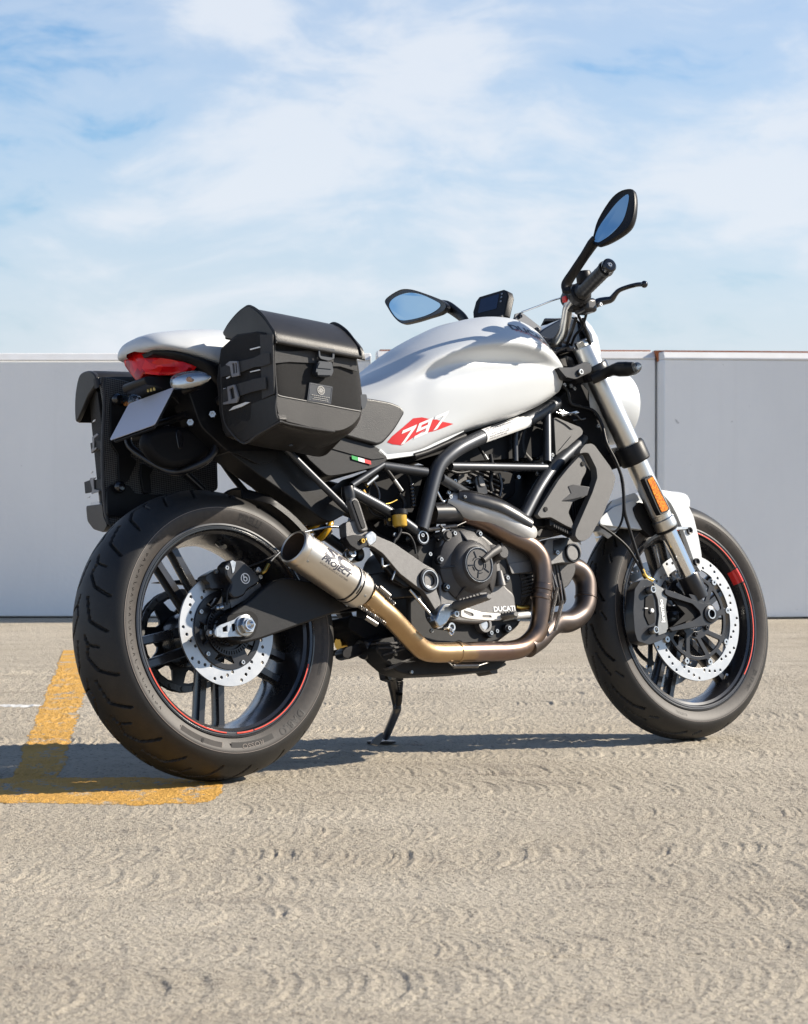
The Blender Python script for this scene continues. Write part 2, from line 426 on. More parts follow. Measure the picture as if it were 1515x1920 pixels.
# near part of the deck: the raised swirl finish left by the trowel, as real relief
RNG = np.random.default_rng(11)
_tab = RNG.random((256, 256))
def vn(x, y):
    """smooth value noise in 0..1"""
    xi = np.floor(x).astype(int); yi = np.floor(y).astype(int); fx = x-xi; fy = y-yi
    fx = fx*fx*(3-2*fx); fy = fy*fy*(3-2*fy)
    g = lambda a, b: _tab[a & 255, b & 255]
    return (g(xi, yi)*(1-fx)+g(xi+1, yi)*fx)*(1-fy)+(g(xi, yi+1)*(1-fx)+g(xi+1, yi+1)*fx)*fy
def swirl_relief(X, Y):
    Z = np.zeros_like(X)
    wx = (vn(X*1.7+9, Y*1.3)-.5)*.12; wy = (vn(X*1.3, Y*.9+40)-.5)*.22
    rows = []
    y = 2.8
    while y < 10.3: rows.append(y); y += RNG.uniform(.26, .40)
    fine_g = vn(X*170+3, Y*110)-.5; med_g = vn(X*52, Y*30+7)-.5
    for k in RNG.permutation(len(rows)):
        yc = rows[k]; hh = RNG.uniform(.19, .25); A = RNG.uniform(.10, .17); ph = RNG.uniform(0, 200)
        v = (Y+wy-yc)/hh
        edge = 1.0-.22*vn(X*3.5+ph, Y*0+k*3.7)
        ins = np.abs(v) < edge
        if not ins.any(): continue
        vi = v[ins]; xi = X[ins]; yi = Y[ins]
        u = xi+wx[ins]-A*np.sqrt(np.clip(1.03-vi*vi, 0, None))+.0035*med_g[ins]
        seg = np.floor(u/.37+.25*vn(xi*0+k, vi*.7+ph))          # one sweep of the trowel
        n0 = vn(u*33+ph+seg*11.3, vi*.7+seg*4.7); n1 = vn(u*72+ph+seg*13.7, vi*.9+seg*5.1); n2 = vn(u*140+ph, vi*1.8+seg*3.3); n3 = vn(u*9+ph+seg*7.9, vi*.8)
        rid = np.clip(1-np.abs(n1-.5)*3.2, 0, 1); rid0 = np.clip(1-np.abs(n0-.5)*3.0, 0, 1)
        env = np.clip(1-np.abs(vi+.12)**2.6, 0, 1)*(.30+1.15*vn(xi*2.6+ph, yi*1.9))
        z = (.0007*rid0*(.2+1.1*n3)+.0029*rid*(.3+1.0*n3)+.0026*n2)*env-.0022
        # smear left at the lip of the row, and a torn edge
        lip = np.clip((np.abs(vi)/edge[ins]-.80)/.20, 0, 1)
        z += .0016*lip*vn(xi*26, yi*5)
        Z[ins] = z
    Z += .0026*fine_g+.0009*med_g
    # short tears and pits
    for _ in range(900):
        x0, y0 = RNG.uniform(-1.6, 1.6), 3.1+7*RNG.random()**1.6
        if vn(np.array([x0*2.1]), np.array([y0*1.3+70]))[0] < .52: continue
        lx, ly, d = RNG.uniform(.008, .040), RNG.uniform(.0025, .0055), RNG.uniform(.0015, .0035)
        i0, i1 = np.searchsorted(GX, (x0-2*lx, x0+2*lx)); j0, j1 = np.searchsorted(GY, (y0-4*ly, y0+4*ly))
        if i1 <= i0 or j1 <= j0: continue
        xx = X[j0:j1, i0:i1]; yy = Y[j0:j1, i0:i1]; bend = (vn(xx*60, yy*0+_)-.5)*.012
        Z[j0:j1, i0:i1] -= d*np.exp(-((xx-x0)/lx)**2-((yy-y0+bend)/ly)**2)
    return Z
GX = np.arange(-1.62, 1.62, .0036)
gy = [3.05]
while gy[-1] < 9.6: gy.append(gy[-1]+.0042*(gy[-1]/3.6)**1.35)
GY = np.array(gy)
XX, YY = np.meshgrid(GX, GY)
ZZ = swirl_relief(XX, YY)
fade = np.clip(np.minimum.reduce([(XX-GX[0])/.08, (GX[-1]-XX)/.08, (YY-GY[0])/.08, (GY[-1]-YY)/.5]), 0, 1)
ZZ = (ZZ-.0010)*fade-.006*(1-fade)
def grid_mesh(name, mask, lift, material):
    ny, nx = XX.shape
    idx = np.arange(ny*nx).reshape(ny, nx)
    q = np.stack([idx[:-1,:-1], idx[:-1,1:], idx[1:,1:], idx[1:,:-1]], 2).reshape(-1, 4)
    q = q[mask[:-1,:-1].ravel()]
    used, inv_ = np.unique(q, return_inverse=True)
    co = np.stack([XX.ravel()[used], YY.ravel()[used], ZZ.ravel()[used]+lift], 1)
    me = bpy.data.meshes.new(name); me.vertices.add(len(co)); me.vertices.foreach_set('co', co.ravel())
    f = inv_.reshape(-1, 4); me.loops.add(f.size); me.loops.foreach_set('vertex_index', f.ravel().astype(np.int32))
    me.polygons.add(len(f)); me.polygons.foreach_set('loop_start', np.arange(0, f.size, 4)); me.update(calc_edges=True)
    return finish(name, me, material, ground, sharp=80)
def in_poly(poly):
    ins = np.zeros(XX.shape, bool); n = len(poly); j = n-1
    for i in range(n):
        xi, yi = poly[i]; xj, yj = poly[j]
        c = ((yi > YY) != (yj > YY)) & (XX < (xj-xi)*(YY-yi)/((yj-yi) or 1e-9)+xi)
        ins ^= c; j = i
    return ins
surf = grid_mesh('swirl_finish', np.ones(XX.shape, bool), 0.0, 'swirl_concrete')
# painted bay line: a long stripe that runs to the wall and a wide bar at its near end; thin paint that follows the relief
def sheet(name, loop, z, material, parent):
    return MB().add([(x, y, z) for x, y in loop], [tuple(range(len(loop)))]).build(name, material, parent, recalc=False)
jx = .010*(vn(XX*45, YY*28)-.5)+.016*(vn(XX*11, YY*7+5)-.5); jy = .05*(vn(XX*26+9, YY*9)-.5)
XL = XX+jx
stripe = (XL > -0.835-0.0997*(YY-5.62)) & (XL < -0.735-0.0925*(YY-5.62)) & (YY > 5.62) & (YY < 10.25)
bar = [(-1.2,5.62),(-0.90,5.53),(-0.80,5.47),(-0.70,5.435),(-0.598,5.412),(-0.50,5.425),(-0.43,5.445),(-0.400,5.50),(-0.388,5.58),(-0.386,5.68),(-0.393,5.80),(-0.42,5.88),(-0.50,5.91),(-0.62,5.925),(-0.80,5.93),(-1.2,5.93)]
xs_, ys_ = XX.copy(), YY.copy()
XX0, YY0 = XX, YY
XX, YY = XX0+jx, YY0+jy
barm = in_poly(bar); white = in_poly([(-2.2,7.66),(-1.06,7.70),(-1.03,7.75),(-1.07,7.80),(-2.2,7.84)])
XX, YY = XX0, YY0
grid_mesh('painted_line', stripe & ~barm, .0007, 'paint_on_concrete')
grid_mesh('painted_bar', barm, .0007, 'paint_on_concrete')
mat('white_line', (0.62,0.62,0.60), 0.8, var=0.6, vscale=60, col2=(0.42,0.39,0.34))
grid_mesh('worn_white_mark', white, .0007, 'white_line')
sheet('painted_line_far', [(-0.835-0.0997*3.95,9.57),(-0.735-0.0925*3.95,9.57),(-0.735-0.0925*4.63,10.25),(-0.835-0.0997*4.63,10.25)], -.0052, 'paint_on_concrete', ground)

# ------------------------------------------------------------------ parapet
def wall_material():
    m = bpy.data.materials.new('parapet_paint'); m.use_nodes = True; t = m.node_tree; b = t.nodes['Principled BSDF']
    geo = t.nodes.new('ShaderNodeNewGeometry'); P = geo.outputs['Position']
    a = noise(t, mapping(t, P, (1.2, 1.2, 0.5)), 1.6, 5, 0.6)
    c = ramp(t, a, [(0.3, (0.82,0.825,0.815)), (0.7, (0.89,0.895,0.88))])
    streak = ramp(t, noise(t, mapping(t, P, (9, 9, 0.35)), 2.0, 5, 0.65), [(0.52, (0,0,0)), (0.75, (1,1,1))])
    c = mixc(t, math_node(t, 'MULTIPLY', streak, 0.10), c, (0.60,0.60,0.58,1))
    sp = ramp(t, noise(t, P, 16.0, 3, 0.5), [(0.745, (0,0,0)), (0.765, (1,1,1))])
    c = mixc(t, math_node(t, 'MULTIPLY', sp, 0.5), c, (0.26,0.25,0.24,1))
    L(t, c, b.inputs['Base Color']); b.inputs['Roughness'].default_value = 0.7
    bn = t.nodes.new('ShaderNodeBump'); bn.inputs['Strength'].default_value = 0.35; bn.inputs['Distance'].default_value = 0.004
    L(t, noise(t, P, 45.0, 4, 0.6), bn.inputs['Height']); L(t, bn.outputs[0], b.inputs['Normal'])
    MATS[m.name] = m
wall_material()
mat('wall_cap_paint', (0.78,0.77,0.75), 0.6, var=0.5, vscale=12, col2=(0.66,0.64,0.60), bump=0.2, bscale=40)
mat('sealant_orange', (0.42,0.12,0.035), 0.6, var=0.6, vscale=40, col2=(0.25,0.08,0.03))
mat('joint_dark', (0.04,0.04,0.04), 0.9)
def parapet(x0, x1, y, hgt, yaw, label, pivot, seal=False):
    M = Matrix.Translation((pivot, y, 0)) @ Matrix.Rotation(yaw, 4, 'Z')
    o = empty('parapet_wall', M)
    a, b_ = x0-pivot, x1-pivot
    sec = [(0,0),(0,hgt-.036),(.20,hgt-.036),(.20,0)]
    MB().loft([[(a,p,q) for p, q in sec], [(b_,p,q) for p, q in sec]]).build('panel', 'parapet_paint', o, bevel=0.006)
    cap = [(-.004,hgt-.036),(-.004,hgt-.030),(.022,hgt),(.20,hgt),(.204,hgt-.036)]
    MB().loft([[(a+.001,p,q) for p, q in cap], [(b_-.001,p,q) for p, q in cap]]).build('cap', 'wall_cap_paint', o, bevel=0.005)
    if seal:
        MB().box(((a+b_)/2, 0.10, hgt+0.004), (b_-a-0.03, 0.10, 0.008)).build('sealant_strip', 'sealant_orange', o, bevel=0.002)
    return tag(o, label, 'wall')
WY = 12.50
parapet(-14.0, -0.155, WY+0.06, 1.228, 0, 'long plain grey parapet wall behind the rear wheel and bags', -3.0)
parapet(-0.125, 1.168, WY-0.02, 1.234, R(3), 'short grey parapet panel between two joints, behind the tank and fork', 0.5, True)
parapet(1.195, 12.0, WY-0.10, 1.228, R(8.5), 'grey parapet wall right of the rust stained joint, beyond the front wheel', 1.195, True)
jf = MB().prism([(1.160,WY+0.0,1.238),(1.222,WY+0.0,1.238),(1.205,WY+0.0,1.20),(1.202,WY+0,1.185),(1.176,WY+0,1.185),(1.172,WY+0,1.205)], (0, 0.12, 0)).build('joint_sealant', 'sealant_orange', bevel=0.003)
tag(jf, 'rust orange sealant plug in the gap between two parapet panels', 'sealant')
MB().box((1.18, WY+0.12, 0.58), (0.05, 0.03, 1.18)).build('joint_filler', 'joint_dark', jf)
mat('case_dark', (0.014,0.0138,0.014), 0.5, metal=0.1, spec=0.3, var=0.4, vscale=60, bump=0.15, bscale=900, rvar=0.06)

# ------------------------------------------------------------------ the motorcycle: root empty in the leaning bike frame
# bike frame: x forward, y to the rider's left, z up, rear axle above the origin
M_BIKE = (Matrix.Translation((-0.40519, 5.84578, 0)) @ Matrix.Rotation(R(39.07112), 4, 'Z') @ Matrix.Translation((0, 0, 0.08))
          @ Matrix.Rotation(R(-10.34130), 4, 'X') @ Matrix.Translation((0, 0, -0.08)))
bike = empty('motorcycle', M_BIKE)
tag(bike, 'white naked motorcycle with black trellis frame leaning on its side stand', 'motorcycle')

def resample(prof, n):
    p = np.array([tuple(q)[:2] for q in catmull([(a, b, 0) for a, b in prof], 8)])
    d = np.r_[0, np.cumsum(np.hypot(*np.diff(p, axis=0).T))]
    s = np.linspace(0, d[-1], n)
    return np.stack([np.interp(s, d, p[:, 0]), np.interp(s, d, p[:, 1])], 1), s
def seg_dist(u, s, a, b):
    ax, ay = a; bx, by = b; dx, dy = bx-ax, by-ay
    t = np.clip(((u-ax)*dx+(s-ay)*dy)/(dx*dx+dy*dy), 0, 1)
    return np.hypot(u-(ax+t*dx), s-(ay+t*dy)), t
def make_tyre(cx, cz, half, grooves, nper, M, NV, parent, i_split):
    """half: right-hand half profile from bead to crown [(y, r)]"""
    prof = [(-y, r) for y, r in half] + [(y, r) for y, r in half[::-1][1:]]
    P, s = resample(prof, NV)
    mid = s[-1]/2; sc = s-mid                     # arc from the crown, negative on the right
    Rc = half[-1][1]
    per = 2*math.pi*Rc/nper
    th = np.arange(M)*2*math.pi/M
    u = th*Rc
    UU, SS = np.meshgrid(u, -sc, indexing='ij')   # SS positive on the right side
    dep = np.zeros_like(UU)
    for side in (1, -1):
        uu = (UU + (0 if side == 1 else per/2)) % per
        s2 = SS*side
        for pl, w, d in grooves:
            for k in (-1, 0, 1):
                for a, b in zip(pl[:-1], pl[1:]):
                    dist, t = seg_dist(uu+k*per, s2, a, b)
                    dep = np.maximum(dep, d*np.clip((w-dist)/0.0009+0.5, 0, 1)*(s2 > -0.004))
    # normals of the profile
    tg = np.gradient(P, axis=0); nr = np.stack([tg[:, 1], -tg[:, 0]], 1); nr /= np.linalg.norm(nr, axis=1)[:, None]
    if nr[NV//2, 1] < 0: nr = -nr
    # raised ridge where tread meets sidewall
    Y = P[None, :, 0] - dep*nr[None, :, 0]; RR = P[None, :, 1] - dep*nr[None, :, 1]
    vs = np.stack([cx+RR*np.cos(th)[:, None], Y, cz+RR*np.sin(th)[:, None]], 2).reshape(-1, 3)
    i = np.arange(M)[:, None]; j = np.arange(NV-1)[None, :]; i2 = (i+1) % M
    fs = np.stack([i*NV+j, i*NV+j+1, i2*NV+j+1, i2*NV+j], 2).reshape(-1, 4)
    me = bpy.data.meshes.new('tyre')
    me.vertices.add(len(vs)); me.vertices.foreach_set('co', vs.ravel())
    me.loops.add(fs.size); me.loops.foreach_set('vertex_index', fs.ravel())
    me.polygons.add(len(fs)); me.polygons.foreach_set('loop_start', np.arange(0, fs.size, 4))
    me.update(calc_edges=True); me.validate()
    me.materials.append(MATS['rubber']); me.materials.append(MATS['sidewall'])
    rmid = 0.5*(P[:-1, 1]+P[1:, 1]); side = (rmid < i_split).astype(int)
    me.polygons.foreach_set('material_index', np.tile(side, M))
    return finish('tyre', me, None, parent, sharp=40)
def wrap_text(name, body, size, cx, cz, r0, yfun, ang, material, parent, flip=False, **kw):
    """lettering bent round the right-hand sidewall, tops towards the rim or away"""
    def fn(a, b, c):
        if flip: r = r0-b; th = ang + a/r0
        else: r = r0+b; th = ang - a/r0
        # seen from the right side (looking along +y) x runs to the right
        return (cx+r*math.cos(th), yfun(r)-0.0008-c*0.0, cz+r*math.sin(th))
    return text(name, body, size, material, parent, fn, thick=0.0, subdiv=0.02, **kw)
def ring_part(name, prof, cx, cz, material, parent, seg=96, **kw):
    return MB().lathe([(r, y) for y, r in prof], (cx, 0, cz), (0, 1, 0), seg).build(name, material, parent, **kw)
def arc_strip(name, cx, cz, y, r0, r1, a0, a1, material, parent, n=60, dy=0.0006):
    b = MB(); vs = []; fs = []
    for i in range(n+1):
        a = a0+(a1-a0)*i/n
        for r, yy in ((r0, y), (r1, y), (r1, y-dy), (r0, y-dy)): vs.append((cx+r*math.cos(a), yy, cz+r*math.sin(a)))
    for i in range(n):
        for j in range(4): fs.append((i*4+j, i*4+(j+1) % 4, i*4+4+(j+1) % 4, i*4+4+j))
    fs += [(0,1,2,3), tuple(n*4+j for j in (3,2,1,0))]
    return b.add(vs, fs).build(name, material, parent)
def wheel_fn(cx, cz, y): return lambda a, b, c: (cx+a, y+c, cz+b)
def interp_y(half):
    rs = [r for y, r in half[:4]]; ys = [y for y, r in half[:4]]
    return lambda r: -float(np.interp(r, rs, ys))

# ---- rear wheel
RC = (0.0, 0.319)
half_r = [(.0790,.2310),(.0855,.246),(.0895,.260),(.0896,.268),(.0855,.279),(.0745,.2925),(.057,.3045),(.033,.3145),(0,.319)]
wheel_r = empty('wheel', Matrix.Identity(4), bike); wheel_r['label'] = 'wide rear wheel with single small brake disc'
gr = [([(0.0,.018),(.053,.030),(.080,.072)], .0026, .0075),
      ([(.083,.012),(.103,.020)], .0026, .0075), ([(.103,.020),(.112,.048)], .0021, .006),
      ([(.103,.020),(.128,.012),(.160,.034),(.182,.076)], .0028, .0075)]
make_tyre(*RC, half_r, gr, 11, 1320, 84, wheel_r, .2675)
ya = interp_y(half_r)
arc_strip('tread_edge_line', *RC, ya(.2675)-0.0002, .2670, .2680, 0, 2*math.pi, 'sidewall_pale', wheel_r, 200, 0.0007)
rim_r = ring_part('rim', [(-.0770,.231),(-.0800,.2345),(-.0830,.2335),(-.0835,.2300),(-.0815,.2285),(-.0812,.2262),(-.0825,.2250),(-.0820,.2215),(-.0790,.2195),(-.0740,.2185),(-.0700,.2120),(-.0500,.2060),(-.015,.1985),
    (.015,.1985),(.05,.206),(.0700,.2120),(.0740,.2185),(.0790,.2195),(.0820,.2215),(.0835,.23),(.08,.2345),(.077,.231)], *RC, 'rim_black', wheel_r, 128, sharp=28)
arc_strip('rim_stripe', *RC, -.0826, .2222, .2247, R(199), R(262), 'red_stripe', rim_r)
arc_strip('rim_stripe', *RC, -.0826, .2222, .2247, R(281), R(338), 'red_stripe', rim_r)
arc_strip('rim_stripe', *RC, -.0826, .2218, .2250, R(269), R(280), 'red_stripe', rim_r, 12)
def spokes(cx, cz, angs, off, r0, r1, w0, w1, y0, y1, parent, conv=0.0):
    for a in angs:
        for sgn in (-1, 1):
            ca, sa = math.cos(R(a)), math.sin(R(a))
            rad = Vector((ca, 0, sa)); tan = Vector((-sa, 0, ca))
            ring = []
            for t in (0, .12, .5, .88, 1):
                r = r0+(r1-r0)*t; w = w0+(w1-w0)*t + (0.006 if t in (0, 1) else 0)
                o = off*(1-conv*(1-t))
                c = Vector((cx, 0, cz))+rad*r+tan*sgn*o
                yy0 = y0*(1-t)+y1*t; hh = 0.020
                sec = [(-1,-.55),(-.7,-1),(.7,-1),(1,-.55),(1,.55),(.7,1),(-.7,1),(-1,.55)]
                ring.append([c+tan*(p*w/2)+Vector((0, yy0+q*hh/2*1.5, 0)) for p, q in sec])
            MB().loft(ring).build('spoke', 'rim_black', parent, sharp=50)
spokes(*RC, [47, 119, 191, 263, 335], .027, .045, .206, .024, .019, -.012, -.006, rim_r, 0.25)
hub = MB().lathe([(.020,-.095),(.030,-.095),(.034,-.060),(.052,-.050),(.056,-.020),(.050,.0),(.056,.03),(.060,.06),(.060,.088),(.02,.088)], (0,0,.319), (0,1,0), 48)
hub.build('hub', 'rim_black', rim_r)
MB().tube([(.03,-.035,.319+.196),(.027,-.052,.319+.186)], [.0045,.004], 10).build('valve_stem', 'zinc', rim_r)
MB().tube([(.05,-.025,.319+.193),(.049,-.035,.319+.188)], [.006,.006], 10).build('balance_weight', 'zinc', rim_r)

def brake_disc(cx, cz, y, ro, ri, ngrp, hole_r, parent, rows, rot=0.0, thick=.005, lobes=0, dirn=1):
    if lobes:
        inner = []
        for i in range(360):
            a = 2*math.pi*i/360; k = ((a-rot)*lobes/(2*math.pi)) % 1; k = min(k, 1-k)
            q = 1-np.clip((k-0.055)/0.05, 0, 1)
            inner.append(((ri-q*.011)*math.cos(a), (ri-q*.011)*math.sin(a)))
        loops = [circle2(ro, 160), inner]
    else: loops = [circle2(ro, 160), circle2(ri, 128)]
    for g in range(ngrp):
        for k, r in enumerate(rows):
            a = rot+2*math.pi*g/ngrp + dirn*k*(2*math.pi/ngrp)/(len(rows)+0.25)
            loops.append(circle2(hole_r, 10, (r*math.cos(a), r*math.sin(a))))
    o = plate('brake_disc', loops, thick, 'disc_steel', parent, wheel_fn(cx, cz, y), bevel=0.0004)
    return o
bd = brake_disc(*RC, -.0775, .1225, .0865, 10, .0037, wheel_r, [.0915,.0985,.1055,.1130], R(20), dirn=-1)
# black carrier with windows and five button bolts
loops = [circle2(.0868, 96), circle2(.036, 48)]
for k in range(5):
    a0 = R(72*k+40); w = R(40)
    arc = [(.074*math.cos(a0+w*t), .074*math.sin(a0+w*t)) for t in np.linspace(-.5, .5, 8)] + [(.058*math.cos(a0+w*t*.8), .058*math.sin(a0+w*t*.8)) for t in np.linspace(.5, -.5, 8)]
    loops.append(arc)
car = plate('disc_carrier', loops, .006, 'black_metal', bd, wheel_fn(*RC, -.0805), bevel=.001)
for k in range(5):
    a = R(72*k+4); MB().bolt((.078*math.cos(a), -.0835, .319+.078*math.sin(a)), (0,-1,0), .0052, .004, 14).build('bolt', 'zinc', bd)
loops = [circle2(.0575, 96), circle2(.044, 64)]
for k in range(48):
    a = R(7.5*k); ca, sa = math.cos(a), math.sin(a)
    loops.append([(r*ca-w*sa, r*sa+w*ca) for r, w in ((.047,-.0011),(.0545,-.0014),(.0545,.0014),(.047,.0011))])
plate('tone_ring', loops, .0025, 'black_metal', bd, wheel_fn(*RC, -.0875), bevel=.0003)

# ---- sprocket and chain on the far side
loops = []
teeth = 44; pts = []
for i in range(teeth*6):
    a = 2*math.pi*i/(teeth*6); ph = (i % 6)/6; pts.append(((.107+.0042*math.cos(2*math.pi*ph))*math.cos(a), (.107+.0042*math.cos(2*math.pi*ph))*math.sin(a)))
loops.append(pts); loops.append(circle2(.045, 48))
for k in range(8):
    a0 = R(45*k+10)
    loops.append([(r*math.cos(a0+q), r*math.sin(a0+q)) for r, q in ((.094,-.24),(.096,-.1),(.096,.1),(.094,.24),(.072,.13),(.066,0),(.072,-.13))])
spk = plate('sprocket', loops, .007, 'black_metal', wheel_r, wheel_fn(*RC, .098), bevel=.0008)

# moulded lettering on the rear sidewall: (text, size, radius, angle, upright from outside)
for body, sz, r0, an, m_, kw in (('DIABLO', .023, .2535, 304, 'sidewall_print', dict(bold=.03, xs=1.0)), ('PIRELLI', .022, .252, 70, 'sidewall_print', dict(bold=.02, xs=.9)),
        ('180/55 ZR 17 M/C (73W)', .0085, .2505, 20, 'sidewall_print', dict(xs=1.1)), ('WIDE DEEP TREAD RADIAL TUBELESS', .0085, .2520, 352, 'sidewall_print', dict(xs=1.1)), ('MADE IN', .0085, .256, 132, 'sidewall_print', dict())):
    wrap_text('tyre_lettering', body, sz, *RC, r0, ya, R(an), m_, wheel_r, **kw)
arc_strip('tyre_panel', *RC, ya(.2535)-0.0006, .2440, .2620, R(264), R(290), 'sidewall_print', wheel_r, 30, .0004)
wrap_text('tyre_lettering', 'ROSSO', .0150, *RC, .2530, lambda r: ya(.2535)-.0010, R(277), 'sidewall_pale', wheel_r, xs=1.25)
arc_strip('tyre_panel', *RC, ya(.2535)-0.0006, .2455, .2605, R(233), R(259), 'sidewall_pale', wheel_r, 30, .0003)
arc_strip('tyre_panel', *RC, ya(.2535)-0.0012, .2465, .2595, R(233.6), R(258.4), 'sidewall', wheel_r, 30, .0003)
wrap_text('tyre_lettering', 'II', .0130, *RC, .2530, lambda r: ya(.2535)-.0018, R(247), 'sidewall_print', wheel_r, bold=.03)
for k in range(26):
    a = R(138+3.2*k); pts = [(RC[0]+(.2525+.004*math.sin(k*2.1+j*1.9)+.0012*j)*math.cos(a+j*.010), ya(.2525)-.0012, RC[1]+(.2525+.004*math.sin(k*2.1+j*1.9)+.0012*j)*math.sin(a+j*.010)) for j in range(4)]
    MB().tube(pts, .0006, 4).build('tyre_script', 'sidewall_print', wheel_r)

# ---- front wheel
FC = (1.435, 0.300)
half_f = [(.0490,.2310),(.0550,.243),(.0590,.254),(.0600,.262),(.0575,.270),(.0500,.2805),(.0375,.2905),(.020,.2975),(0,.300)]
wheel_f = empty('wheel', Matrix.Identity(4), bike); wheel_f['label'] = 'narrow front wheel with twin large drilled brake discs'
gf = [([(0,.010),(.035,.017),(.075,.031),(.100,.046)], .0024, .007), ([(.070,.006),(.100,.012),(.132,.024)], .0021, .006), ([(.128,.040),(.150,.052)], .0016, .004)]
make_tyre(*FC, half_f, gf, 12, 1260, 72, wheel_f, .2615)
yf = interp_y(half_f)
arc_strip('tread_edge_line', *FC, yf(.2615)-0.0002, .2611, .2618, 0, 2*math.pi, 'sidewall_pale', wheel_f, 200, 0.0006)
rim_f = ring_part('rim', [(-.0470,.231),(-.0500,.2345),(-.0530,.2335),(-.0535,.2300),(-.0515,.2285),(-.0512,.2262),(-.0525,.2250),(-.0520,.2215),(-.0490,.2195),(-.0460,.2185),(-.0430,.2120),(-.0320,.2070),(-.012,.1995),
    (.012,.1995),(.032,.207),(.0430,.2120),(.0460,.2185),(.0490,.2195),(.0520,.2215),(.0535,.23),(.05,.2345),(.047,.231)], *FC, 'rim_black', wheel_f, 128, sharp=28)
arc_strip('rim_stripe', *FC, -.0526, .2222, .2248, R(-42), R(22), 'red_stripe', rim_f)
arc_strip('rim_stripe', *FC, -.0526, .2222, .2248, R(34), R(96), 'red_stripe', rim_f)
# red block that wraps over the inside of the rim
b_ = MB()
for aa in [0]:
    vs = []; n = 8
    pr = [(-.0530,.2262),(-.0532,.2215),(-.0500,.2185),(-.0465,.2172),(-.0440,.2110),(-.0330,.2058)]
    for i in range(n+1):
        a = R(23+10*i/n)
        for y, r in pr: vs.append((FC[0]+(r-.0006)*math.cos(a), y-.0004, FC[1]+(r-.0006)*math.sin(a)))
    k = len(pr); fs = [(i*k+j, i*k+j+1, (i+1)*k+j+1, (i+1)*k+j) for i in range(n) for j in range(k-1)]
    b_.add(vs, fs)
b_.build('rim_block_decal', 'red_print', rim_f)
spokes(*FC, [29, 101, 173, 245, 317], .024, .04, .207, .021, .017, .0, .0, rim_f, 0.25)
MB().lathe([(.016,-.060),(.030,-.060),(.034,-.045),(.040,-.02),(.036,0),(.040,.02),(.034,.045),(.03,.06),(.016,.06)], (FC[0],0,FC[1]), (0,1,0), 40).build('hub', 'rim_black', rim_f)
MB().tube([(FC[0]+.12,-.03,FC[1]-.155),(FC[0]+.112,-.045,FC[1]-.147)], [.0045,.0035], 10).build('valve_stem', 'zinc', rim_f)
for sgn in (-1, 1):
    y = sgn*.0625
    d_ = brake_disc(*FC, y, .160, .128, 12, .0038, wheel_f, [.1345,.1405,.1465,.1530], R(6), lobes=9)
    # floating carrier: outer ring, inner ring and slanted arms
    outer = []
    for i in range(270):
        a = 2*math.pi*i/270; k = ((a-R(6))*9/(2*math.pi)) % 1; k = min(k, 1-k)
        q = 1-np.clip((k-0.045)/0.06, 0, 1); r = .108+.013*q
        outer.append((r*math.cos(a), r*math.sin(a)))
    loops = [outer, circle2(.036, 40)]
    for k in range(9):
        a0 = R(40*k+6); a1 = a0+R(40); sk = R(-12)
        w0 = .05; 
        q = []
        for t in np.linspace(.10, .90, 6): q.append((.099*math.cos(a0+(a1-a0)*t), .099*math.sin(a0+(a1-a0)*t)))
        for t in np.linspace(.82, .18, 5): q.append((.055*math.cos(a0+sk+(a1-a0)*t), .055*math.sin(a0+sk+(a1-a0)*t)))
        q = [(p.x, p.y) for p in round_loop([(x, y2, 0) for x, y2 in q], .006, 3)]
        loops.append(q)
    plate('disc_carrier', loops, .006, 'black_metal', d_, wheel_fn(*FC, y+sgn*.004), bevel=.0008)
    for k in range(9):
        a = R(40*k+6); c = (FC[0]+.1185*math.cos(a), y+sgn*.0035, FC[1]+.1185*math.sin(a))
        MB().lathe([(.0028,.0),(.0028,.0055),(.0075,.0055),(.0085,.004),(.0085,-.002)], c, (0, sgn, 0), 18).build('bobbin', 'zinc', d_)
    for k in range(6):
        a = R(60*k+20); MB().bolt((FC[0]+.044*math.cos(a), y+sgn*.008, FC[1]+.044*math.sin(a)), (0, sgn, 0), .006, .005, 12).build('bolt', 'black_metal', d_)

for body, sz, r0, an, fl in (('ROSSO', .016, .2485, 62, False), ('ZR 17 M/C', .013, .2485, 318, True), ('RADIAL', .010, .2475, 252, True), ('120/70', .012, .2485, 12, False)):
    wrap_text('tyre_lettering', body, sz, *FC, r0, yf, R(an), 'sidewall_print', wheel_f, xs=1.15)

# ------------------------------------------------------------------ helpers in the bike frame
def slab(name, pts, depth, material, parent=None, rnd=0.004, bevel=0.003, bseg=2, n=3, curved=False, sharp=35, mirror=False):
    """a cast or moulded plate: outline at the near face, extruded by depth along +y (away from the camera side)"""
    parent = parent or bike
    lp = smooth_loop(pts, 3) if curved else round_loop(pts, rnd, n)
    o = MB().prism(lp, (0, depth, 0)).build(name, material, parent, bevel=bevel, bseg=bseg, sharp=sharp)
    if mirror: mir(o)
    return o
def pipe(name, pts, r, material, parent=None, seg=20, smooth=8, mirror=False, cap=True, flat=1.0, up=None):
    o = MB().tube(pts, r, seg, cap=cap, smooth=smooth, flat=flat, up=up).build(name, material, parent or bike, sharp=50)
    if mirror: mir(o)
    return o
def rod(name, a, b, r, material, parent=None, seg=16):
    return MB().tube([a, b], r, seg).build(name, material, parent or bike, sharp=50)
def V3(p): return Vector(p)
def screw(c, axis=(0,-1,0), r=.006, h=.005, material='zinc', parent=None, seg=6):
    return MB().bolt(c, axis, r, h, seg).build('bolt', material, parent or bike, sharp=30)
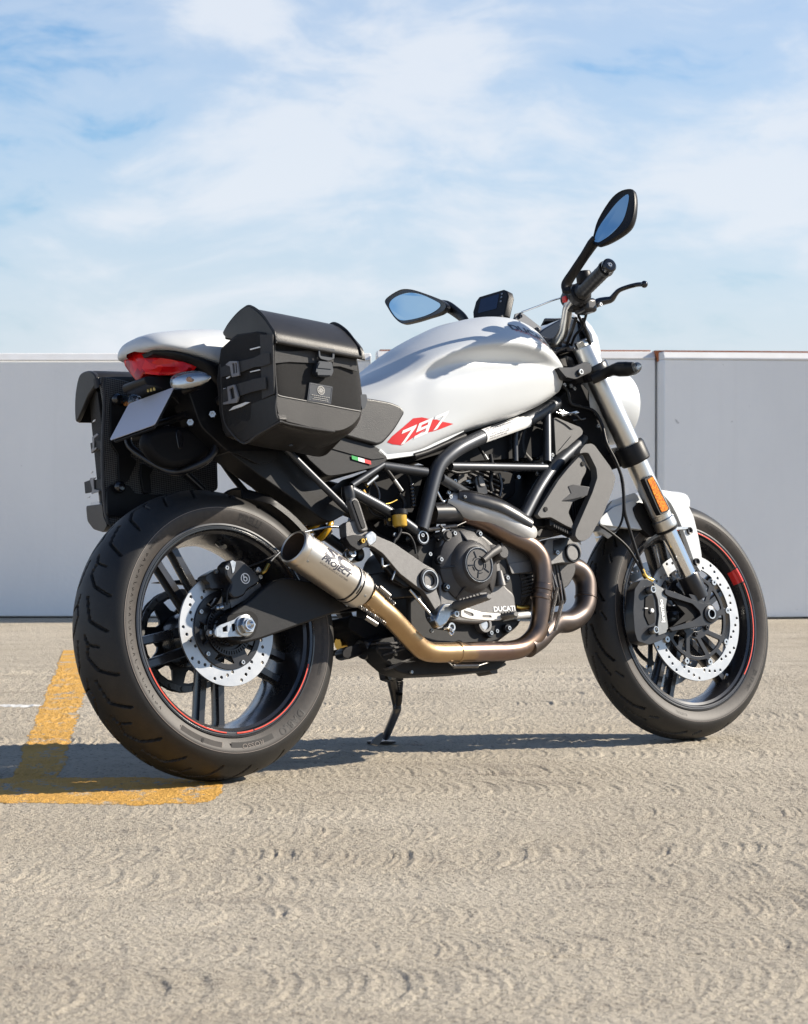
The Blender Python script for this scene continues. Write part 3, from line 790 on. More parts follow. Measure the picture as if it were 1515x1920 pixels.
def spring_mesh(a, b, rad, wire, turns, seg=6, per=12):
    a, b = V3(a), V3(b); ax = (b-a); ln = ax.length; ax.normalize()
    ref = Vector((0,1,0)) if abs(ax.y) < .9 else Vector((1,0,0)); u = (ref-ax*ref.dot(ax)).normalized(); w = ax.cross(u)
    pts = []
    for i in range(int(turns*per)+1):
        t = i/(turns*per); an = 2*math.pi*turns*t
        pts.append(a+ax*ln*t+(u*math.cos(an)+w*math.sin(an))*rad)
    return MB().tube(pts, wire, seg)
def hose(name, pts, r=.0038, material='black_plastic', parent=None):
    return pipe(name, pts, r, material, parent, seg=10, smooth=6)

# ------------------------------------------------------------------ swingarm, axle, chain
arm_pts = [(-0.0363,-0.1360,0.3434),(0.0252,-0.1360,0.3723),(0.0732,-0.1360,0.4037),(0.1048,-0.1360,0.4190),(0.1400,-0.1360,0.4229),(0.1739,-0.1360,0.4152),(0.2384,-0.1360,0.4075),(0.3963,-0.1360,0.4283),(0.5361,-0.1360,0.4377),(0.5692,-0.1360,0.4048),(0.5262,-0.1360,0.3706),(0.3871,-0.1360,0.3643),(0.2703,-0.1360,0.3432),(0.1865,-0.1360,0.3237),(0.0435,-0.1360,0.2889),(-0.0108,-0.1360,0.2812),(-0.0342,-0.1360,0.3038)]
arm = slab('swingarm', arm_pts, .036, 'black_plastic', rnd=.02, bevel=.007, bseg=3, mirror=True)
MB().box((.235, 0, .385), (.10, .22, .06)).build('cross_brace', 'black_plastic', arm, bevel=.01)
MB().lathe([(.012,-.14),(.02,-.14),(.02,.14),(.012,.14)], (0.6467,0.0000,0.4234), (0,1,0), 24).build('pivot_shaft', 'black_metal', arm)
slab('axle_recess', [(-0.0382,-0.1395,0.3433),(0.0279,-0.1395,0.3525),(0.0438,-0.1395,0.3390),(0.0412,-0.1395,0.3192),(0.0260,-0.1395,0.2953),(-0.0268,-0.1395,0.2882),(-0.0464,-0.1395,0.2935)], .004, 'dark_void', arm, rnd=.01, bevel=.001)
def k2(pts): return [(p[0], p[2]) for p in pts]
adj = [k2([p for p in round_loop([(-0.0788,-0.1425,0.2997),(-0.0766,-0.1425,0.3169),(-0.0630,-0.1425,0.3232),(-0.0269,-0.1425,0.3326),(-0.0110,-0.1425,0.3412),(0.0080,-0.1425,0.3446),(0.0185,-0.1425,0.3402),(0.0261,-0.1425,0.3239),(0.0195,-0.1425,0.3050),(-0.0076,-0.1425,0.2959),(-0.0278,-0.1425,0.2970),(-0.0646,-0.1425,0.2961)], .006)])]
adj = [[(p[0], p[1]) for p in lp_] for lp_ in adj]
adj.append(k2([(-0.0565,-0.1425,0.3170),(-0.0439,-0.1425,0.3218),(-0.0457,-0.1425,0.3079),(-0.0567,-0.1425,0.3083)]))
adj.append(k2([(-0.0321,-0.1425,0.3237),(-0.0233,-0.1425,0.3249),(-0.0239,-0.1425,0.3105),(-0.0319,-0.1425,0.3080)]))
plate('chain_adjuster', adj, .005, 'zinc', arm, lambda a, b, c: (a, -.1425+c, b), bevel=.0007)
slab('adjuster_cap', [(-0.0744,-0.1460,0.3171),(-0.0658,-0.1460,0.3206),(-0.0640,-0.1460,0.2986),(-0.0759,-0.1460,0.2983)], .012, 'zinc', arm, rnd=.002, bevel=.0015)
MB().lathe([(.009,0),(.023,0),(.023,.004),(.020,.005),(.009,.005)], (0,-.145,.319), (0,-1,0), 36).build('washer', 'zinc', arm)
MB().lathe([(.010,0),(.0195,0),(.0195,.011),(.0175,.013),(.0125,.013)], (0,-.150,.319), (0,-1,0), 6).build('axle_nut', 'zinc', arm, sharp=20)
MB().lathe([(.0,.004),(.0085,.004),(.0095,.018),(.0120,.018),(.0128,.016),(.0128,0)], (0,-.150,.319), (0,-1,0), 28).build('axle', 'chrome', arm)
a_ = V3((-0.0635,-0.1300,0.3091)); MB().tube([a_+Vector((.0,0,0)), a_+Vector((-.022,0,-.001))], .0042, 10).bolt(a_+Vector((-.016,0,0)), (-1,0,0), .0075, .006, 6).build('adjuster_bolt', 'zinc', arm)
slab('chain_guard_blade', [(-0.0579,0.1000,0.4514),(0.0329,0.1000,0.4564),(0.0920,0.1000,0.4529),(0.0901,0.1000,0.4384),(0.0314,0.1000,0.4441)], .012, 'black_plastic', arm, rnd=.004, bevel=.002)

# chain: side plates and rollers round the sprocket and forward to the engine
ck = MB(); Rs = .1085
cpts = []
fx, fz, fr = .66, .345, .034
import itertools
def tang(sgn):
    dx, dz = fx-0, fz-.319; dist = math.hypot(dx, dz); base = math.atan2(dz, dx); off = math.acos((Rs-fr)/dist)
    a = base+sgn*off; return a
aT, aB = tang(1), tang(-1)
n = 40
path = []
for i in range(n+1):
    a = aT+(aB+2*math.pi-aT)*i/n; path.append((Rs*math.cos(a), .319+Rs*math.sin(a)))
for i in range(1, 12):
    a = aB+0*i
pB0 = path[-1]; pB1 = (fx+fr*math.cos(aB), fz+fr*math.sin(aB)); pT1 = (fx+fr*math.cos(aT), fz+fr*math.sin(aT)); pT0 = path[0]
for i in range(1, 31): path.append((pB0[0]+(pB1[0]-pB0[0])*i/30, pB0[1]+(pB1[1]-pB0[1])*i/30))
for i in range(1, 31): path.append((pT1[0]+(pT0[0]-pT1[0])*i/30, pT1[1]+(pT0[1]-pT1[1])*i/30))
P_ = np.array(path); dd = np.r_[0, np.cumsum(np.hypot(*np.diff(P_, axis=0).T))]
nl = int(dd[-1]/.0159); ss = np.linspace(0, dd[-1], nl+1)
px_ = np.interp(ss, dd, P_[:, 0]); pz_ = np.interp(ss, dd, P_[:, 1])
for i in range(nl):
    a = Vector((px_[i], 0, pz_[i])); b = Vector((px_[i+1], 0, pz_[i+1])); t = (b-a).normalized(); w = Vector((-t.z, 0, t.x))
    wide = .0065; o = .0085 if i % 2 else .0058
    for sg in (-1, 1):
        lp = []
        for c_, d_ in ((a, math.pi/2), (b, -math.pi/2)):
            for k in range(5):
                an = d_+math.pi*k/4; lp.append(c_+(t*math.cos(an)+w*math.sin(an))*wide)
        mid1 = (a+b)/2
        ck.prism([p+Vector((0, .098+sg*o-.001, 0)) for p in lp], (0, .002, 0))
    ck.tube([a+Vector((0,.088,0)), a+Vector((0,.108,0))], .0042, 8)
chain = ck.build('drive_chain', 'chain_steel', bike); chain['kind'] = 'stuff'

# hugger over the tyre
hg = MB(); rings = []
for i in range(15):
    a = R(71-45*i/14); w = .086*(0.55+0.45*min(1, i/3)); rr_ = .334
    ring = []
    for y, dr in ((-w,-.022),(-w*.98,-.008),(-w*.8,.003),(-w*.4,.008),(0,.009),(w*.4,.008),(w*.8,.003),(w*.98,-.008),(w,-.022),(w*.96,-.022),(w*.75,-.001),(0,.005),(-w*.75,-.001),(-w*.96,-.022)):
        ring.append(((rr_+dr)*math.cos(a), y, .319+(rr_+dr)*math.sin(a)))
    rings.append(ring)
hg.loft(rings).build('rear_hugger', 'black_plastic', arm, sharp=45)

# ------------------------------------------------------------------ rear brake caliper
cal = slab('brake_caliper', [(-0.0200,-0.1260,0.4546),(-0.0037,-0.1260,0.4665),(0.0258,-0.1260,0.4643),(0.0412,-0.1260,0.4532),(0.0531,-0.1260,0.4437),(0.0711,-0.1260,0.4232),(0.0641,-0.1260,0.4126),(0.0312,-0.1260,0.3981),(0.0243,-0.1260,0.3875),(0.0057,-0.1260,0.3812),(-0.0081,-0.1260,0.3816),(-0.0168,-0.1260,0.3933),(-0.0076,-0.1260,0.4144),(-0.0195,-0.1260,0.4301)], .034, 'black_metal', rnd=.005, bevel=.004)
slab('pad_housing', [(-0.0529,-0.0980,0.4359),(-0.0410,-0.0980,0.4425),(-0.0138,-0.0980,0.4529),(0.0039,-0.0980,0.4461),(0.0084,-0.0980,0.4228),(-0.0010,-0.0980,0.4077),(-0.0454,-0.0980,0.4074),(-0.0448,-0.0980,0.4196),(-0.0541,-0.0980,0.4260)], .034, 'black_metal', cal, rnd=.004, bevel=.003)
slab('caliper_bracket', [(-0.0002,-0.1080,0.3955),(-0.0039,-0.1080,0.3818),(-0.0027,-0.1080,0.3618),(0.0112,-0.1080,0.3690),(0.0448,-0.1080,0.3826),(0.0840,-0.1080,0.4086),(0.0812,-0.1080,0.4164),(0.0413,-0.1080,0.3989),(0.0187,-0.1080,0.3834)], .008, 'grey_cast', cal, rnd=.004, bevel=.002)
slab('spring_clip', [(-0.0063,-0.1275,0.4617),(0.0006,-0.1275,0.4646),(0.0093,-0.1275,0.4598),(0.0021,-0.1275,0.4400),(-0.0032,-0.1275,0.4348),(-0.0034,-0.1275,0.4478)], .002, 'zinc', cal, rnd=.002, bevel=.0005)
cf = V3((0.0298,-0.1262,0.4239))
fnc = plane_fn(cf, (1,0,0), (0,0,1))
plate('round_emblem', [circle2(.0118,32), circle2(.0098,32)], .0010, 'white_print', cal, fnc, bevel=.0001)
plate('round_emblem', [[(.0056*math.cos(R(a)), -.0012+.0056*math.sin(R(a))) for a in range(-200, 140, 15)] + [(.0032*math.cos(R(a)), -.0012+.0032*math.sin(R(a))) for a in range(130, -205, -15)]], .0010, 'white_print', cal, fnc, bevel=.0001)
plate('round_emblem', [[(-.0056,.0),(-.0032,.0),(-.0022,.0085),(-.0046,.0085)]], .0010, 'white_print', cal, fnc, bevel=.0001)
for p in ((-0.0175,-0.1265,0.4480), (0.0745,-0.1180,0.4270), (-0.0263,-0.0985,0.4444)): screw(p, (0,-1,0), .0055, .004, 'zinc', cal, 6)
MB().lathe([(.0,.010),(.006,.010),(.0068,.008),(.0068,0)], (0.0659,-0.1180,0.4400), (0.3,-1,.25), 16).build('piston_cap', 'zinc', cal)
pipe('banjo_fitting', [(0.0788,-0.1200,0.4348),(0.0891,-0.1200,0.4407),(0.1004,-0.1200,0.4544)], [.004,.0046,.0046], 'gold', cal, 12, 4)
hose('brake_hose', [(0.1059,-0.1210,0.4602),(0.1165,-0.1210,0.4685),(0.1333,-0.1210,0.4799)] + [(0.1881,-0.1200,0.5183),(0.2152,-0.1200,0.5250),(0.2482,-0.1200,0.5305),(0.2813,-0.1200,0.5349),(0.3107,-0.1200,0.5333)], .0028, 'zinc', cal)
hose('sensor_cable', [(-0.0228,-0.1220,0.3681),(-0.0205,-0.1220,0.3863),(-0.0122,-0.1220,0.4075),(0.0132,-0.1220,0.4314),(0.0396,-0.1220,0.4477),(0.0827,-0.1220,0.4607),(0.1227,-0.1220,0.4754)] , .0022, 'black_plastic', cal)
MB().lathe([(.0,.0),(.0065,.0),(.0065,.016),(.005,.017),(0,.017)], (-0.0432,-0.1080,0.3631), (1,-.25,.12), 16).build('speed_sensor', 'zinc', cal)
slab('sensor_mount', [(-0.0384,-0.1160,0.3725),(-0.0251,-0.1160,0.3751),(-0.0087,-0.1160,0.3731),(-0.0101,-0.1160,0.3624),(-0.0274,-0.1160,0.3569),(-0.0399,-0.1160,0.3603)], .012, 'black_metal', cal, rnd=.003, bevel=.002)

# ------------------------------------------------------------------ trellis frame
fr_top = fillet([(1.0706,-0.0520,0.8432),(0.9478,-0.0780,0.7935),(0.7576,-0.1220,0.7437),(0.6551,-0.1380,0.7073)] + [(0.5985,-0.1380,0.6715),(0.5741,-0.1380,0.6261),(0.5263,-0.1380,0.5227)], .05)
frame = empty('trellis_frame', Matrix.Identity(4), bike)
mir(MB().tube(fr_top, .0172, 20, cap=True).build('frame_tube', 'frame_paint', frame, sharp=50))
frame['label'] = 'black steel trellis frame of welded tubes'
def ft(pts, r, fil=.04): return mir(MB().tube(fillet(pts, fil) if len(pts) > 2 else pts, r, 18).build('frame_tube', 'frame_paint', frame, sharp=50))
ft([(1.1498,-0.0450,0.7568),(1.1105,-0.0600,0.7352),(0.9898,-0.0980,0.6739),(0.9151,-0.1150,0.6143),(0.8482,-0.1250,0.5439)], .0158)
ft([(0.6395,-0.1340,0.6699),(0.9677,-0.0980,0.6736)], .0098)
ft([(1.0191,-0.0700,0.8134),(0.9754,-0.0980,0.6865)], .0105)
ft([(0.6068,-0.1320,0.6429),(0.7580,-0.0700,0.6034)], .0118)
ft([(0.3399,-0.1320,0.6148),(0.4434,-0.1340,0.5656),(0.5168,-0.1340,0.5186)], .0122)
ft([(0.4555,-0.1150,0.6735),(0.5668,-0.1320,0.6558)], .0112)
ft([(0.4503,-0.1220,0.6758),(0.3476,-0.1280,0.6263)], .0078)
ft([(0.0594,-0.0850,0.8554),(0.2115,-0.1220,0.6813),(0.3305,-0.1280,0.5688)], .0078)
# lug sleeve where the subframe meets the main frame
b_ = MB().tube([(0.3342,-0.1300,0.6236),(0.3345,-0.1300,0.6080),(0.3359,-0.1300,0.5864)], [.014,.0165,.014], 18); mir(b_.build('subframe_lug', 'black_metal', frame, sharp=50))
b_ = MB()
c_ = V3((0.5269,-0.1420,0.5044)); b_.lathe([(.0125,.012),(.0125,0),(.0175,0),(.0185,.003),(.0185,.04)], c_, (0,1,0), 32); mir(b_.build('frame_bush', 'black_metal', frame))
b_ = MB().lathe([(.0122,.0),(.0122,-.0012),(.0148,-.0012),(.0148,.0)], c_, (0,1,0), 32); mir(b_.build('bush_ring', 'zinc', frame))
MB().tube([(1.175,0,.86),(1.215,0,.77)], .034, 24).build('headstock', 'frame_paint', frame)
# white data label wrapped on the upper tube
def label_on_tube(pA, pB, rad, a0, a1, name, material, parent, n=10):
    A, B = V3(pA), V3(pB); t = (B-A).normalized(); u = Vector((0,-1,0)); u = (u-t*u.dot(t)).normalized(); w = t.cross(u)
    vs = []; fs = []
    for i in range(n+1):
        a = R(a0+(a1-a0)*i/n); d_ = u*math.cos(a)+w*math.sin(a)
        vs += [A+d_*rad, B+d_*rad]
    for i in range(n): fs.append((2*i, 2*i+1, 2*i+3, 2*i+2))
    o = MB().add(vs, fs).build(name, material, parent); return A, B, t, u, w
A_, B_, t_, u_, w_ = label_on_tube((0.7542,-0.1225,0.7419), (0.9363,-0.0808,0.7898), .0178, -70, 62, 'data_label', 'white_print', frame)
for k in range(6):
    aa = R(-52+17*k); d_ = u_*math.cos(aa)+w_*math.sin(aa)
    o_ = A_*.96+B_*.04+d_*.0181; ln_ = (B_-A_).length*(.9 if k % 2 else .8)
    text('label_lines', ['weight rating tyre cold pressure', 'front 17 rear 17 kPa psi vehicle conforms', 'safety standards in effect on date', 'of manufacture shown above type', 'motorcycle identification number', 'month year gross axle rating'][k], .0072, 'dark_print', frame,
         plane_fn(o_, t_, d_.cross(t_)), thick=0.0, align='LEFT', xs=.72*ln_/.09 if False else .9)

# ------------------------------------------------------------------ side stand
FOOT = M_BIKE.inverted() @ Vector((-0.052, 6.641, 0.006))
st_top = V3((0.5623,0.0750,0.2118)); st_mid = V3((0.6153,0.1300,0.1394))
stand = MB().tube(fillet([st_top, V3((0.5809,0.0950,0.1937)), st_mid, FOOT+Vector((0.008,-.004,.012))], .03), [.013,.0125,.0105,.010], 16, up=(1,0,0)).build('side_stand', 'black_metal', bike, sharp=50)
inv = M_BIKE.to_3x3().inverted()
vs = []
for z in (.0, .006):
    for k in range(18):
        a = 2*math.pi*k/18; vs.append(FOOT+inv @ Vector((.036*math.cos(a)-.004, .022*math.sin(a), z-.004)))
MB().loft([vs[:18], vs[18:]]).build('stand_foot', 'black_metal', stand, bevel=.0015)
slab('stand_bracket', [(0.5365,0.0700,0.2461),(0.5585,0.0700,0.2254),(0.5930,0.0700,0.2154),(0.5941,0.0700,0.1984),(0.5767,0.0700,0.2021),(0.5616,0.0700,0.1972),(0.5394,0.0700,0.2039),(0.5373,0.0700,0.2264)], .02, 'black_metal', stand, rnd=.004, bevel=.002)
screw((0.5486,0.0580,0.2098), (0,-1,0), .0105, .010, 'zinc', stand, 6)
spring_mesh((0.5951,0.0850,0.1974), (0.6072,0.1200,0.1387), .0065, .0018, 16).build('stand_spring', 'black_metal', stand)
MB().tube([(0.5933,0.0900,0.1699), (0.6033,0.1100,0.1491)], .0078, 14).build('spring_sleeve', 'black_plastic', stand)
slab('stand_tang', [(0.5030,0.1000,0.0585),(0.5137,0.1000,0.0718),(0.5404,0.1000,0.0841),(0.5341,0.1000,0.0649),(0.5217,0.1000,0.0532)], .008, 'black_metal', stand, rnd=.003, bevel=.001)

# ------------------------------------------------------------------ engine
eng = empty('engine', Matrix.Identity(4), bike); eng['label'] = 'grey and black air cooled twin cylinder engine'
# crankcase and sump
slab('crankcase', [(0.5402,-0.1000,0.4904),(0.6236,-0.1000,0.5247),(0.7186,-0.1000,0.5389),(0.8186,-0.1000,0.4856),(0.8534,-0.1000,0.4015),(0.8302,-0.1000,0.2985),(0.7420,-0.1000,0.2555),(0.5049,-0.1000,0.2501),(0.4882,-0.1000,0.3107),(0.5028,-0.1000,0.4105)], .20, 'case_dark', eng, rnd=.02, bevel=.008)
slab('sump', [(0.4044,-0.0750,0.2634),(0.4247,-0.0750,0.2844),(0.5240,-0.0750,0.2943),(0.6284,-0.0750,0.2765),(0.8023,-0.0750,0.2612),(0.7957,-0.0750,0.2190),(0.7626,-0.0750,0.1979),(0.6522,-0.0750,0.1947),(0.5026,-0.0750,0.1963),(0.4620,-0.0750,0.2064),(0.4215,-0.0750,0.2382)], .06, 'case_dark', eng, rnd=.012, bevel=.006)
for k, (x0, y0, x1, y1) in enumerate([(380,330,640,330),(420,395,640,385),(440,440,700,420),(455,490,690,450)]):
    slab('sump_rib', [(0.4074,-0.0780,0.2765), (0.4975,-0.0780,0.2740), (0.4969,-0.0780,0.2702), (0.4067,-0.0780,0.2722)] if k == 0 else
         ([(0.4126,-0.0780,0.2649), (0.4960,-0.0780,0.2642), (0.4955,-0.0780,0.2604), (0.4120,-0.0780,0.2605)] if k == 1 else
          ([(0.4241,-0.0780,0.2486), (0.4883,-0.0780,0.2596), (0.4896,-0.0780,0.2562), (0.4241,-0.0780,0.2442)] if k == 2 else [(0.4336,-0.0780,0.2182), (0.5100,-0.0780,0.2394), (0.5116,-0.0780,0.2361), (0.4397,-0.0780,0.2130)])), .02, 'case_black', eng, rnd=.001, bevel=.001)
screw((0.4570,-0.0800,0.2469), (0,-1,0), .004, .004, 'zinc', eng); screw((0.4969,-0.0800,0.2041), (0,-1,0), .004, .004, 'zinc', eng)
slab('drain_plug_boss', [(0.7191,-0.0500,0.2087),(0.8093,-0.0500,0.2159),(0.8121,-0.0500,0.2101),(0.7807,-0.0500,0.2002),(0.7831,-0.0500,0.1916),(0.7626,-0.0500,0.1912),(0.7581,-0.0500,0.1984),(0.7213,-0.0500,0.1987)], .05, 'case_black', eng, rnd=.004, bevel=.003)
# clutch side cover
slab('engine_cover', [(0.5967,-0.1220,0.4990),(0.6081,-0.1220,0.5124),(0.6345,-0.1220,0.5187),(0.6923,-0.1220,0.5199),(0.7263,-0.1220,0.5094),(0.7614,-0.1220,0.4839),(0.7675,-0.1220,0.4389),(0.7728,-0.1220,0.3889),(0.8009,-0.1220,0.3694),(0.8004,-0.1220,0.3308),(0.7890,-0.1220,0.3150),(0.7149,-0.1220,0.3101),(0.6879,-0.1220,0.3024),(0.6279,-0.1220,0.3070),(0.5877,-0.1220,0.3133),(0.5667,-0.1220,0.3408),(0.5767,-0.1220,0.4186)], .03, 'grey_cast', eng, rnd=.012, bevel=.006, bseg=3)
cc = V3((0.6656,-0.1630,0.4347)); cc0 = Vector((cc.x, 0, cc.z))
MB().lathe([(0,-.163),(.0405,-.163),(.0425,-.161),(.0440,-.156),(.0520,-.153),(.0580,-.146),(.0625,-.137),(.0800,-.130),(.0860,-.126),(.0880,-.118),(.0880,-.10)], cc0, (0,1,0), 72).build('clutch_cover', 'case_black', eng, sharp=40)
fnc = plane_fn((cc.x, -.1634, cc.z), (1,0,0), (0,0,1))
plate('cover_ring', [circle2(.0388,64), circle2(.0362,64)], .0016, 'black_gloss', eng, fnc, bevel=.0002)
plate('cover_ring', [circle2(.0150,40), circle2(.0130,40)], .0016, 'black_gloss', eng, fnc, bevel=.0002)
plate('cover_ring', [circle2(.0405,64), circle2(.0397,64)], .0012, 'zinc', eng, fnc, bevel=.0001)
for k in range(5):
    a = R(110+72*k); ca, sa = math.cos(a), math.sin(a)
    q = [(.0165,-.0012),(.033,-.0016),(.033,.0016),(.0165,.0012)]
    plate('cover_spoke', [[(r*ca-w*sa, r*sa+w*ca) for r, w in q]], .0016, 'black_gloss', eng, fnc, bevel=.0002)
    a0, a1 = a+R(8), a+R(40)
    plate('cover_spoke', [[(.0205*math.cos(a0+(a1-a0)*t), .0205*math.sin(a0+(a1-a0)*t)) for t in np.linspace(0,1,6)]+[(.0190*math.cos(a1-(a1-a0)*t), .0190*math.sin(a1-(a1-a0)*t)) for t in np.linspace(0,1,6)]], .0016, 'black_gloss', eng, fnc, bevel=.0001)
# webs of the cover and the clutch cylinder arm
for a in (100, 180, 236, 315):
    d_ = Vector((math.cos(R(a)), 0, math.sin(R(a)))); n_ = Vector((-d_.z, 0, d_.x))
    p0, p1 = cc0+d_*.056, cc0+d_*.086
    MB().loft([[p0+n_*.0022+Vector((0,-.1475,0)), p0-n_*.0022+Vector((0,-.1475,0)), p0-n_*.003+Vector((0,-.125,0)), p0+n_*.003+Vector((0,-.125,0))],
               [p1+n_*.0022+Vector((0,-.1275,0)), p1-n_*.0022+Vector((0,-.1275,0)), p1-n_*.003+Vector((0,-.115,0)), p1+n_*.003+Vector((0,-.115,0))]]).build('cover_web', 'black_metal', eng, bevel=.0008)
MB().tube([(0.6771,-0.1680,0.4435), (0.7072,-0.1660,0.4605), (0.7368,-0.1600,0.4720)], [.0075,.0085,.010], 14, flat=.6).build('clutch_arm', 'case_black', eng)
MB().lathe([(0,-.012),(.013,-.012),(.016,-.008),(.016,.02),(.024,.025),(.024,.04)], (0.7471,-0.1500,0.4623), (0,1,0), 32).build('clutch_cylinder', 'case_black', eng)
for p in ((0.5809,-0.1260,0.4533), (0.5902,-0.1260,0.3895), (0.6304,-0.1260,0.5131), (0.7070,-0.1260,0.5111), (0.7753,-0.1260,0.4062), (0.7190,-0.1100,0.2807), (0.7758,-0.1100,0.2898)):
    c_ = V3(p); MB().lathe([(0,.003),(.0095,.003),(.011,0),(.011,-.006)], c_, (0,-1,0), 20).build('bolt_boss', 'black_metal', eng); screw(c_+Vector((0,-.003,0)), (0,-1,0), .0058, .005, 'zinc', eng, 6)
MB().tube([(0.7550,-0.1280,0.4233), (0.7561,-0.1280,0.3885)], [.007,.012], 16).build('cover_lug', 'grey_cast', eng)
text('engine_lettering', 'DUCATI', .0165, 'white_print', eng, plane_fn((0.7624,-0.1226,0.3344), (1,0,.005), (0,0,1)), thick=.0008, bold=.028, spacing=1.0, xs=1.12)
# oil sight glass
MB().lathe([(0,-.004),(.011,-.004),(.013,-.008),(.019,-.008),(.020,-.004),(.020,.02)], (0.7045,-0.1080,0.3018), (0,1,0), 32).build('sight_glass_ring', 'grey_cast', eng)
MB().lathe([(0,-.002),(.012,-.002),(.012,.001)], (0.7002,-0.1130,0.3012), (0,1,0), 28).build('sight_glass', 'zinc', eng)
# water pump style boss and plugs in front of the frame bush
MB().lathe([(0,-.02),(.008,-.02),(.010,-.014),(.013,-.014),(.013,.03)], (0.6110,-0.1150,0.5096), (0,1,0), 20).build('plug_boss', 'case_black', eng)
MB().lathe([(0,-.006),(.0065,-.006),(.0065,.004)], (0.6062,-0.1180,0.5200), (0,1,0), 6).build('plug_bolt', 'zinc', eng)
# belt covers along the horizontal cylinder
slab('belt_cover', [(0.7919,-0.1040,0.4964),(0.8109,-0.1040,0.4910),(0.8814,-0.1040,0.4747),(0.9266,-0.1040,0.4840),(0.9394,-0.1040,0.5004),(0.9944,-0.1040,0.5033),(1.0310,-0.1040,0.4964),(1.0477,-0.1040,0.4716),(1.0408,-0.1040,0.4512),(1.0181,-0.1040,0.4388),(0.9776,-0.1040,0.4423),(0.9429,-0.1040,0.4379),(0.8861,-0.1040,0.4202),(0.8143,-0.1040,0.4181),(0.8073,-0.1040,0.4433)], .03, 'grey_cast', eng, rnd=.01, bevel=.004)
slab('belt_cover_step', [(0.8057,-0.1070,0.4429),(0.8832,-0.1070,0.4501),(0.8821,-0.1070,0.4223),(0.8117,-0.1070,0.4182)], .006, 'grey_cast', eng, rnd=.004, bevel=.002)
c_ = V3((1.0135,-0.1080,0.4644)); MB().lathe([(0,0),(.0175,0),(.0195,.002),(.0195,.006)], c_, (0,1,0), 36).build('belt_cap', 'grey_cast', eng)
MB().lathe([(.0195,-.0005),(.0195,-.003),(.0225,-.003),(.0235,0),(.0235,.004)], c_, (0,1,0), 36).build('belt_cap_ring', 'black_metal', eng)
screw((0.9610,-0.1070,0.4656), (0,-1,0), .006, .005, 'zinc', eng, 6)
slab('cover_shadow_gap', [(0.9577,-0.1055,0.4960),(1.0067,-0.1055,0.5029),(0.9982,-0.1055,0.4723),(0.9536,-0.1055,0.4706)], .003, 'black_metal', eng, rnd=.003, bevel=.0005)  # black plate laid on the cover to imitate a shadow gap
# horizontal cylinder with fins
d0 = V3((0.9069,0.0000,0.4023)); d1 = V3((1.0072,0.0000,0.4112)); ax = (d1-d0).normalized(); nx = Vector((-ax.z,0,ax.x))
for k in range(9):
    o = V3((0.9103,0.0000,0.4022))+ax*(.0105*k)
    o = Vector((o.x, 0, o.z))
    lp = round_loop([o+nx*.070+Vector((0,-.078,0)), o-nx*.065+Vector((0,-.078,0)), o-nx*.065+Vector((0,.078,0)), o+nx*.070+Vector((0,.078,0))], .02)
    MB().prism(lp, ax*.0042).build('cooling_fin', 'case_black', eng, bevel=.001)
fin_n = []
for k in range(6):
    y0 = 800+44*k
    slab('cooling_fin', [V3((0.8311,-0.0940,0.4066))+Vector((0,0,-.0083*k)), V3((0.8891,-0.0940,0.4153))+Vector((0,0,-.0083*k)), V3((0.8885,-0.0940,0.4115))+Vector((0,0,-.0083*k)), V3((0.8303,-0.0940,0.4021))+Vector((0,0,-.0083*k))], .09, 'case_black', eng, rnd=.0005, bevel=.0006)
MB().tube([tuple(Vector((d0.x,0,d0.z))), tuple(Vector((d1.x+.02,0,d1.z)))], .052, 28).build('cylinder_barrel', 'case_black', eng)
slab('cylinder_head', [(0.9288,-0.0750,0.4427),(1.0472,-0.0750,0.4556),(1.0490,-0.0750,0.4246),(1.0191,-0.0750,0.3894),(0.9604,-0.0750,0.3654),(0.9166,-0.0750,0.3667)], .15, 'case_black', eng, rnd=.015, bevel=.005)
# upright cylinder behind the frame
v0 = V3((0.7765,0.0000,0.5809)); v1 = V3((0.8123,0.0000,0.6769)); vx = (v1-v0).normalized(); vn = Vector((vx.z,0,-vx.x))
for k in range(9):
    o = Vector((v0.x,0,v0.z))+vx*(.0115*k)
    lp = round_loop([o+vn*.062+Vector((0,-.07,0)), o-vn*.062+Vector((0,-.07,0)), o-vn*.062+Vector((0,.07,0)), o+vn*.062+Vector((0,.07,0))], .02)
    MB().prism(lp, vx*.0045).build('cooling_fin', 'case_black', eng, bevel=.001)
MB().tube([tuple(Vector((v0.x,0,v0.z))), tuple(Vector((v1.x,0,v1.z)))], .05, 24).build('cylinder_barrel', 'case_black', eng)
slab('cylinder_head', [(0.7102,-0.0650,0.6388),(0.7834,-0.0650,0.6386),(0.7930,-0.0650,0.6670),(0.7261,-0.0650,0.6751)], .13, 'case_black', eng, rnd=.012, bevel=.005)
slab('coil_pack', [(0.7504,-0.0850,0.6533),(0.7697,-0.0850,0.6593),(0.7795,-0.0850,0.6553),(0.7891,-0.0850,0.6148),(0.7776,-0.0850,0.6088),(0.7564,-0.0850,0.6069)], .02, 'black_metal', eng, rnd=.008, bevel=.003)
slab('coil_pack', [(0.7599,-0.0880,0.6547),(0.7707,-0.0880,0.6568),(0.7810,-0.0880,0.6305),(0.7625,-0.0880,0.6295)], .008, 'grey_cast', eng, rnd=.006, bevel=.002)
for p in ((0.7410,-0.0700,0.6459), (0.7482,-0.0700,0.6419), (0.7606,-0.0720,0.6314)): MB().box(p, (.016,.01,.005)).build('clip', 'zinc', eng, bevel=.001)
